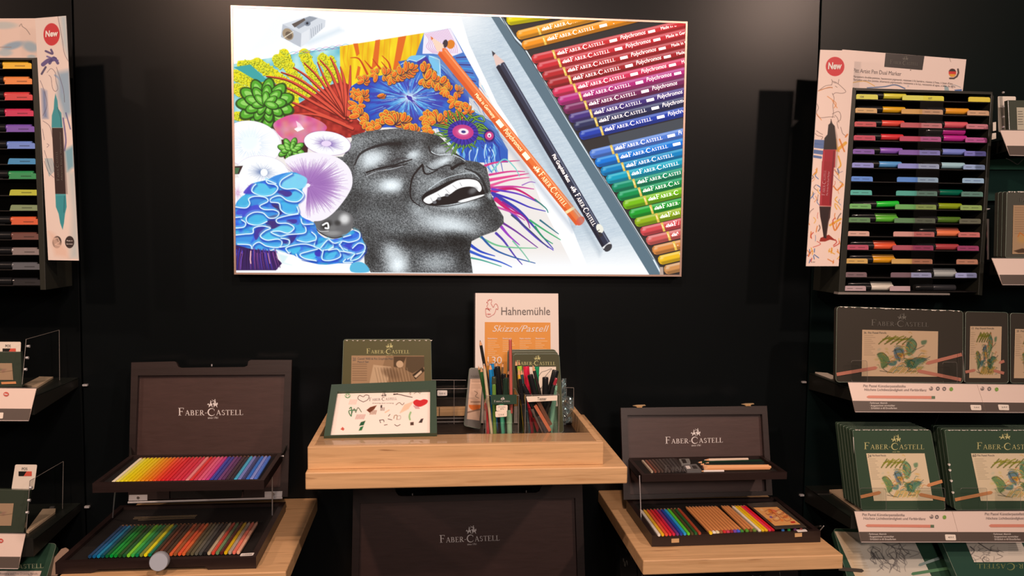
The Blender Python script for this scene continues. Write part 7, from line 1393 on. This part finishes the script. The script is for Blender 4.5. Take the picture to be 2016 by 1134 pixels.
PT = Plane(-.19, z4, .05)
t = tin('dark wrapped tin with cream picture card, right of the marker rack', PT, [(1982, 377), (2080, 377), (2080, 508), (1979, 507.5)], .012, mat('grey_tin', alb((78, 70, 58)), .3, coat=.4), None, 4)
cva = Canvas(PT, [(1995, 404), (2070, 404), (2070, 500), (1993, 500)], 75, 95, (176, 152, 122), .001)
for k in range(12): cva.line([(1998, 409+k*4.6), (2016, 409+k*4.6)], .9, (130, 112, 92), .8)
cva.ell(2012, 470, 14, 14, 0, (200, 160, 90), .6, .8); cva.line([(2004, 466), (2008, 458), (2016, 464)], 1.6, (200, 120, 50)); cva.fill([(1995, 494), (2012, 489), (2040, 492), (2040, 497), (2005, 498)], (84, 70, 58)); cva.build('tin_picture', PRINTG, t)
text(PT, 'FABER', (2008, 397), 24, 8, DIMINK, t, .001); creases(PT, (1984, 377), (2016, 377), 6, t, .0012, 3, 2.)
for k in (1, 2): r = dup(t, .0135*k, 'dark wrapped tin, %s behind the front one right of the rack' % ('first', 'last')[k-1]); r['group'] = 'dark wrapped tins beyond the rack'
t['group'] = 'dark wrapped tins beyond the rack'
dv = thing('clear_divider', 'clear divider plate beside the dark tins right of the rack', 'divider', W(1946, 508, -.17)); card('divider_edge', Plane(-.17), [(1943, 431), (1947, 431), (1947, 511), (1943.5, 511)], .001, ALU, dv); MB().loft(W(1943, 412, -.165), W(1949, 411, -.165), [.0022, .0008], None, 8).build('rivet', STEEL, dv); card('divider_foot', Plane(-.168), [(1931, 516), (1949, 516), (1949, 521), (1931, 521)], .01, CLEAR, dv)
# ---- bottom right: two big tins lying slanted
PB = Plane(-.150, .850, 1.15)
zc = z9
GB = mat('green_display_tin', alb((44, 66, 48)), .3, coat=.3)
t = tin('large green tin with a grey sketch picture slanting below the lower right shelf', PB, [(1640, 1040), (1858, 1045), (1915, 1210), (1690, 1215)], .018, GB, None, 8)
cb = Canvas(PB, [(1643, 1046), (1794, 1052), (1850, 1168), (1702, 1175)], 160, 120, (205, 208, 200), .0012); r = cb.rng
cb.fill([(1643, 1046), (1665, 1046), (1720, 1175), (1690, 1175)], (206, 186, 150), .9, 14)
for k in range(26):
    x, y = zc([(560+r.rand()*250, 900+r.rand()*120)])[0]; cb.line(smooth([(x, y), (x+8*r.randn(), y+7), (x+4+9*r.randn(), y+15), (x+12*r.rand(), y+24)]), .9+r.rand(), (78, 78, 82), .55)
for P in ([(570, 930), (620, 960), (650, 1010), (700, 1060), (690, 1110)], [(640, 900), (720, 930), (740, 1000), (700, 1090)], [(760, 900), (800, 960), (840, 980)], [(590, 960), (610, 1000), (640, 1040)]): cb.line(zc(smooth(P, 6)), 1.1, (60, 60, 64), .8)
for k in range(9): y = 940+k*20; cb.line(zc([(385+k*9, y), (480+k*9, y)]), .8, (170, 160, 138), .8)
cb.build('tin_picture', PRINTG, t)
SILV = mat('grey_pencil_ink', alb((128, 132, 120)), .35); wide_pencil(PB, zc([(876, 1066)])[0], zc([(1084, 993)])[0], 5.5, t, m=SILV); wide_pencil(PB, zc([(822, 1124)])[0], zc([(1115, 1078)])[0], 6, t, m=mat('green_pencil_ink', alb((80, 112, 76)), .35)); wide_pencil(PB, zc([(535, 1100)])[0], zc([(330, 1082)])[0], 7, t, m=mat('dark_pencil_ink', alb((66, 54, 44)), .35), off=.002)
PB2 = Plane(-.185, .872, 1.05)
t = tin('large green tin with upside down gold lettering at the bottom right corner', PB2, [(1846, 1048), (2090, 1046), (2150, 1210), (1918, 1215)], .018, mat('deep_green_display_tin', alb((38, 62, 48)), .28, coat=.4), None, 8, off=.004)
cb = Canvas(PB2, [(1897, 1058), (2006, 1058), (2030, 1106), (1918, 1107)], 115, 55, (212, 210, 200), .0052); r = cb.rng
for k in range(22): x, y = 1905+r.rand()*60, 1064+r.rand()*34; cb.line(smooth([(x, y), (x+5*r.randn(), y+5), (x+9*r.randn(), y+10)]), .9, (90, 88, 88), .7)
for P in ([(1925, 1068), (1940, 1078), (1952, 1084), (1966, 1086)], [(1910, 1076), (1918, 1084), (1912, 1092)], [(1938, 1096), (1934, 1102), (1938, 1108)]): cb.line(smooth(P, 6), 1.6, (52, 52, 58), .8)
for k in range(7): cb.line([(1985, 1066+k*4), (2006+k, 1066+k*4)], .7, (150, 148, 140), .7)
cb.build('tin_picture', PRINTG, t)
P_, w_ = logo_polys(); P_ = [[(x, y) for x, y in g] for g in P_]
flat_polys('', P_, (2060, 1110), (1922, 1110), 10.5, PB2, None, None, .0048, w_).build('wordmark', mat('dim_gold_ink', alb((112, 112, 66)), .4), t)
o = card('torn_paper', Plane(-.2, .83, .9), zc([(1522, 1085), (1560, 1092), (1600, 1080), (1640, 1100), (1700, 1105), (1700, 1200), (1530, 1200), (1535, 1130)]), .0015, mat('kraft_paper', alb((205, 150, 115)), .7)); tag(o, 'torn piece of kraft paper at the bottom right corner', 'paper')
# black wrapped boxes under the right wooden shelf
BW = mat('black_wrapped_box', (.012, .012, .012), .18, coat=.6)
PW = Plane(-.19, .86, .05)
for lab, q in (('black shrink wrapped box under the left corner of the right wooden shelf', [(1221, 1079), (1252, 1086), (1256, 1160), (1222, 1160)]), ('second black wrapped box beneath the right wooden shelf', [(1254, 1100), (1330, 1104), (1334, 1180), (1258, 1180)]), ('dark wrapped box under the front edge of the right wooden shelf', [(1436, 1122), (1571, 1124), (1575, 1180), (1440, 1180)])):
    t = thing('wrapped_box', lab, 'box', PW.pt((q[2][0]+q[3][0])/2, q[2][1])); card('box_body', PW, q, .04, BW, t, bevel=.001); r_ = random.Random(len(lab)); mb = MB()
    for k in range(7):
        x, y = q[0][0]+3+r_.random()*(q[1][0]-q[0][0]-8), q[0][1]+2+r_.random()*30; mb.add(PW.pts([(x, y), (x+1+r_.random()*2, y+.5), (x+2+2*r_.random(), y+6+r_.random()*6), (x+1, y+5)], .0006), [(0, 1, 2, 3)])
    mb.build('wrap_creases', mat('dull_film', (.10, .11, .11), .15), t)

# ------------------------------------------------------------------ left wall shelves
z5 = lambda L: [(x/5.155, 640+y/5.155) for x, y in L]
z7_ = lambda L: [(x/4.65, 890+y/4.65) for x, y in L]
wall_shelf('upper left wall shelf with a clear divider and a green pack', -1.6, -.7815, 1.2152, .205, 1, (168, 758), zb=.020, zfr=.038)
wall_shelf('lower left wall shelf with a rounded white card and clear divider', -1.6, -.7835, float(W(152.7, 990, 0)[2]), .222, 1, (172, 997.5), zb=.018, zfr=.034)
ZL2 = float(W(152.7, 990, 0)[2])
TL = Plane(-.212, 1.225, .35); t = shelf_label('pale label strip with red dot on the upper left wall shelf', TL, ((-60, 763), (71.8, 764)), ((-60, 828), (56.2, 828.4)), ((-60, 804), (61.2, 804.6)))
def reddot(t, pl, c, r=5.4): n = 18; MB().add(pl.pts([(c[0]+r*math.cos(6.283*k/n), c[1]+r*.82*math.sin(6.283*k/n)) for k in range(n)], .0010), [tuple(range(n))]).build('red_dot', mat('brick_red_ink', alb((188, 66, 50)), .5), t); text(pl, 'New', (c[0]-3.6, c[1]+1.4), 7, 3, WI, t, .0014, bold=.03)
reddot(t, TL, (12, 776)); price(t, TL, [(-9, 813), (7, 812), (5.5, 824), (-9, 824)], '')
TL2 = Plane(-.228, ZL2+.011, .35); t = shelf_label('pale label strip with red dot on the lower left wall shelf', TL2, ((-60, 1049), (50.5, 1050.4)), ((-60, 1119), (35.5, 1119.8)), ((-60, 1095.5), (39.8, 1096.2))); reddot(t, TL2, (1.2, 1064.6))
def divider(label, bb, ft, bt, fb, z, studs):
    b0 = WZ(*bb, z+.0006); X = float(b0[0]); P = [b0, WX(*bt, X), WX(*ft, X), WX(*fb, X)]; P[3][2] = max(P[3][2], z+.0006)
    t = thing('clear_divider', label, 'divider', b0); MB().prism(P, (-.0012, 0, 0)).build('divider_sheet', CLEAR, t)
    for a, b in ((P[1], P[2]), (P[2], P[3]), (P[0], P[1])): MB().loft(a, b, [.0006, .0006], None, 6).build('polished_edge', EDGE, t)
    for s in studs: p = WX(*s, X); MB().loft(p+[.0002, 0, 0], p+[.005, 0, 0], [.0026, .0030], None, 10).build('rivet', STEEL, t)
    return t
divider('clear divider with three rivets on the upper left wall shelf', (117.4, 748.6), (51.4, 668), (116.6, 649.8), (43.6, 757), 1.2152, [(53.3, 681.7), (50.8, 704.4), (47.5, 727.3)])
divider('clear divider with rivets on the lower left wall shelf', (123, 1001.8), (59, 946.3), (124.7, 908.3), (51.6, 1046), ZL2, [(58, 960), (54.5, 985), (51, 1009)])
def pospack(pl, label_card, label_pack, cardq, packq, picq, txt):
    o = card('rounded_card', pl, rounded(cardq, 3), .001, CREAM, None, off=-.012); tag(o, label_card, 'card')
    text(pl, 'POS', txt[0], txt[1], 5, GREYINK, o, -.0115, bold=.02); a = np.array(txt[2], float); s = txt[3]
    MB().add(pl.pts([a, a+[s*.62, 0], a+[s*.38, s*.36], a+[0, s*.36]], -.0114), [(0, 1, 2, 3)]).build('dark_patch', BLACKPL, o); MB().add(pl.pts([a+[s*.62, 0], a+[s, 0], a+[s, s*.36], a+[s*.38, s*.36]], -.0114), [(0, 1, 2, 3)]).build('red_patch', mat('orange_red_ink', alb((205, 75, 55)), .5), o)
    t = thing('product_pack', label_pack, 'pack', pl.pt((packq[2][0]+packq[3][0])/2, packq[2][1])); card('pack_body', pl, packq, .010, mat('green_grey_pack', alb((58, 60, 46)), .25, coat=.5), t, bevel=.001)
    cp = Canvas(pl, picq, 60, 50, (172, 150, 124), .0006); r = cp.rng; c0 = np.mean(np.array(picq), 0)
    for k in range(14): cp.ell(c0[0]-10+r.rand()*28, c0[1]-8+r.rand()*18, 9, 3.5, -15, ((140, 155, 150), (190, 170, 130), (120, 120, 96), (150, 120, 110))[k % 4], .7, .8)
    cp.line([(picq[0][0], c0[1]+6), (c0[0]+6, c0[1]+2), (picq[1][0]+2, c0[1]-2)], .8, (110, 95, 80)); cp.build('pack_picture', PRINTG, t)
    return t
PL1 = Plane(-.165, 1.2152, .05); t = pospack(PL1, 'pale rounded card marked POS at the left edge, upper of the two', 'green grey pack with landscape picture on the upper left wall shelf', [(-40, 673), (41, 673), (40, 700), (-40, 700)], [(-60, 692), (40.5, 692.5), (43, 762), (-60, 762)], [(-40, 715), (23.5, 715), (26, 748), (-40, 748)], ((10.5, 683.5), 10.5, (5, 686), 26))
card('orange_strip', PL1, [(2, 752), (31, 751), (32, 755.5), (3, 756.5)], .0004, TERB, t, off=.0012)
PL2 = Plane(-.180, ZL2, .05); t = pospack(PL2, 'pale rounded card marked POS, lower of the two at the left', 'green grey pack with landscape picture on the lower left wall shelf', [(30, 914.5), (73, 915), (66.5, 964), (22.5, 963)], [(-60, 962), (58, 965), (46, 1050), (-60, 1048)], [(-40, 991), (27, 991), (22, 1035), (-40, 1035)], ((43, 925.5), 11, (36.5, 928), 26))
o = card('corrugated_card', FLAT(1.2152+.0046), z5([(245, 600), (400, 522), (540, 524), (370, 630)]), .004, CB); tag(o, 'brown folded card lying on the upper left wall shelf', 'card')
o = card('corrugated_card', FLAT(ZL2+.0046), z7_([(240, 722), (390, 520), (510, 516), (505, 548), (262, 728)]), .004, CB); tag(o, 'brown folded card lying on the lower left wall shelf', 'card')
PLB = Plane(-.20, .845, 1.0); t = tin('green tin with gold letters slanting at the bottom left corner', PLB, [(-60, 1062), (112, 1070), (76, 1190), (-60, 1190)], .016, GB, None, 8)
P_, w_ = logo_polys(); flat_polys('', P_, (-34, 1121.5), (86.5, 1118), 9.5, PLB, None, None, .0010, w_).build('wordmark', mat('pale_gold_ink', alb((170, 160, 120)), .4), t)
card('white_strip', PLB, [(-60, 1124), (82, 1124), (72, 1150), (-60, 1150)], .0004, LABW, t, off=.0008); text(PLB, 'Finishing and Fine Drawing Pencils', (0, 1131), 74, 3.6, WGI, t, .0014)
o = card('kraft_pouch', Plane(-.17, .86, .6), z7_([(560, 885), (600, 872), (628, 890), (625, 950), (570, 1010), (520, 1134), (420, 1134), (500, 960)]), .006, mat('kraft_pouch_paper', alb((150, 112, 88)), .5), None, bevel=.001); tag(o, 'wrinkled brown pouch beside the slanting green tin, bottom left', 'pouch')
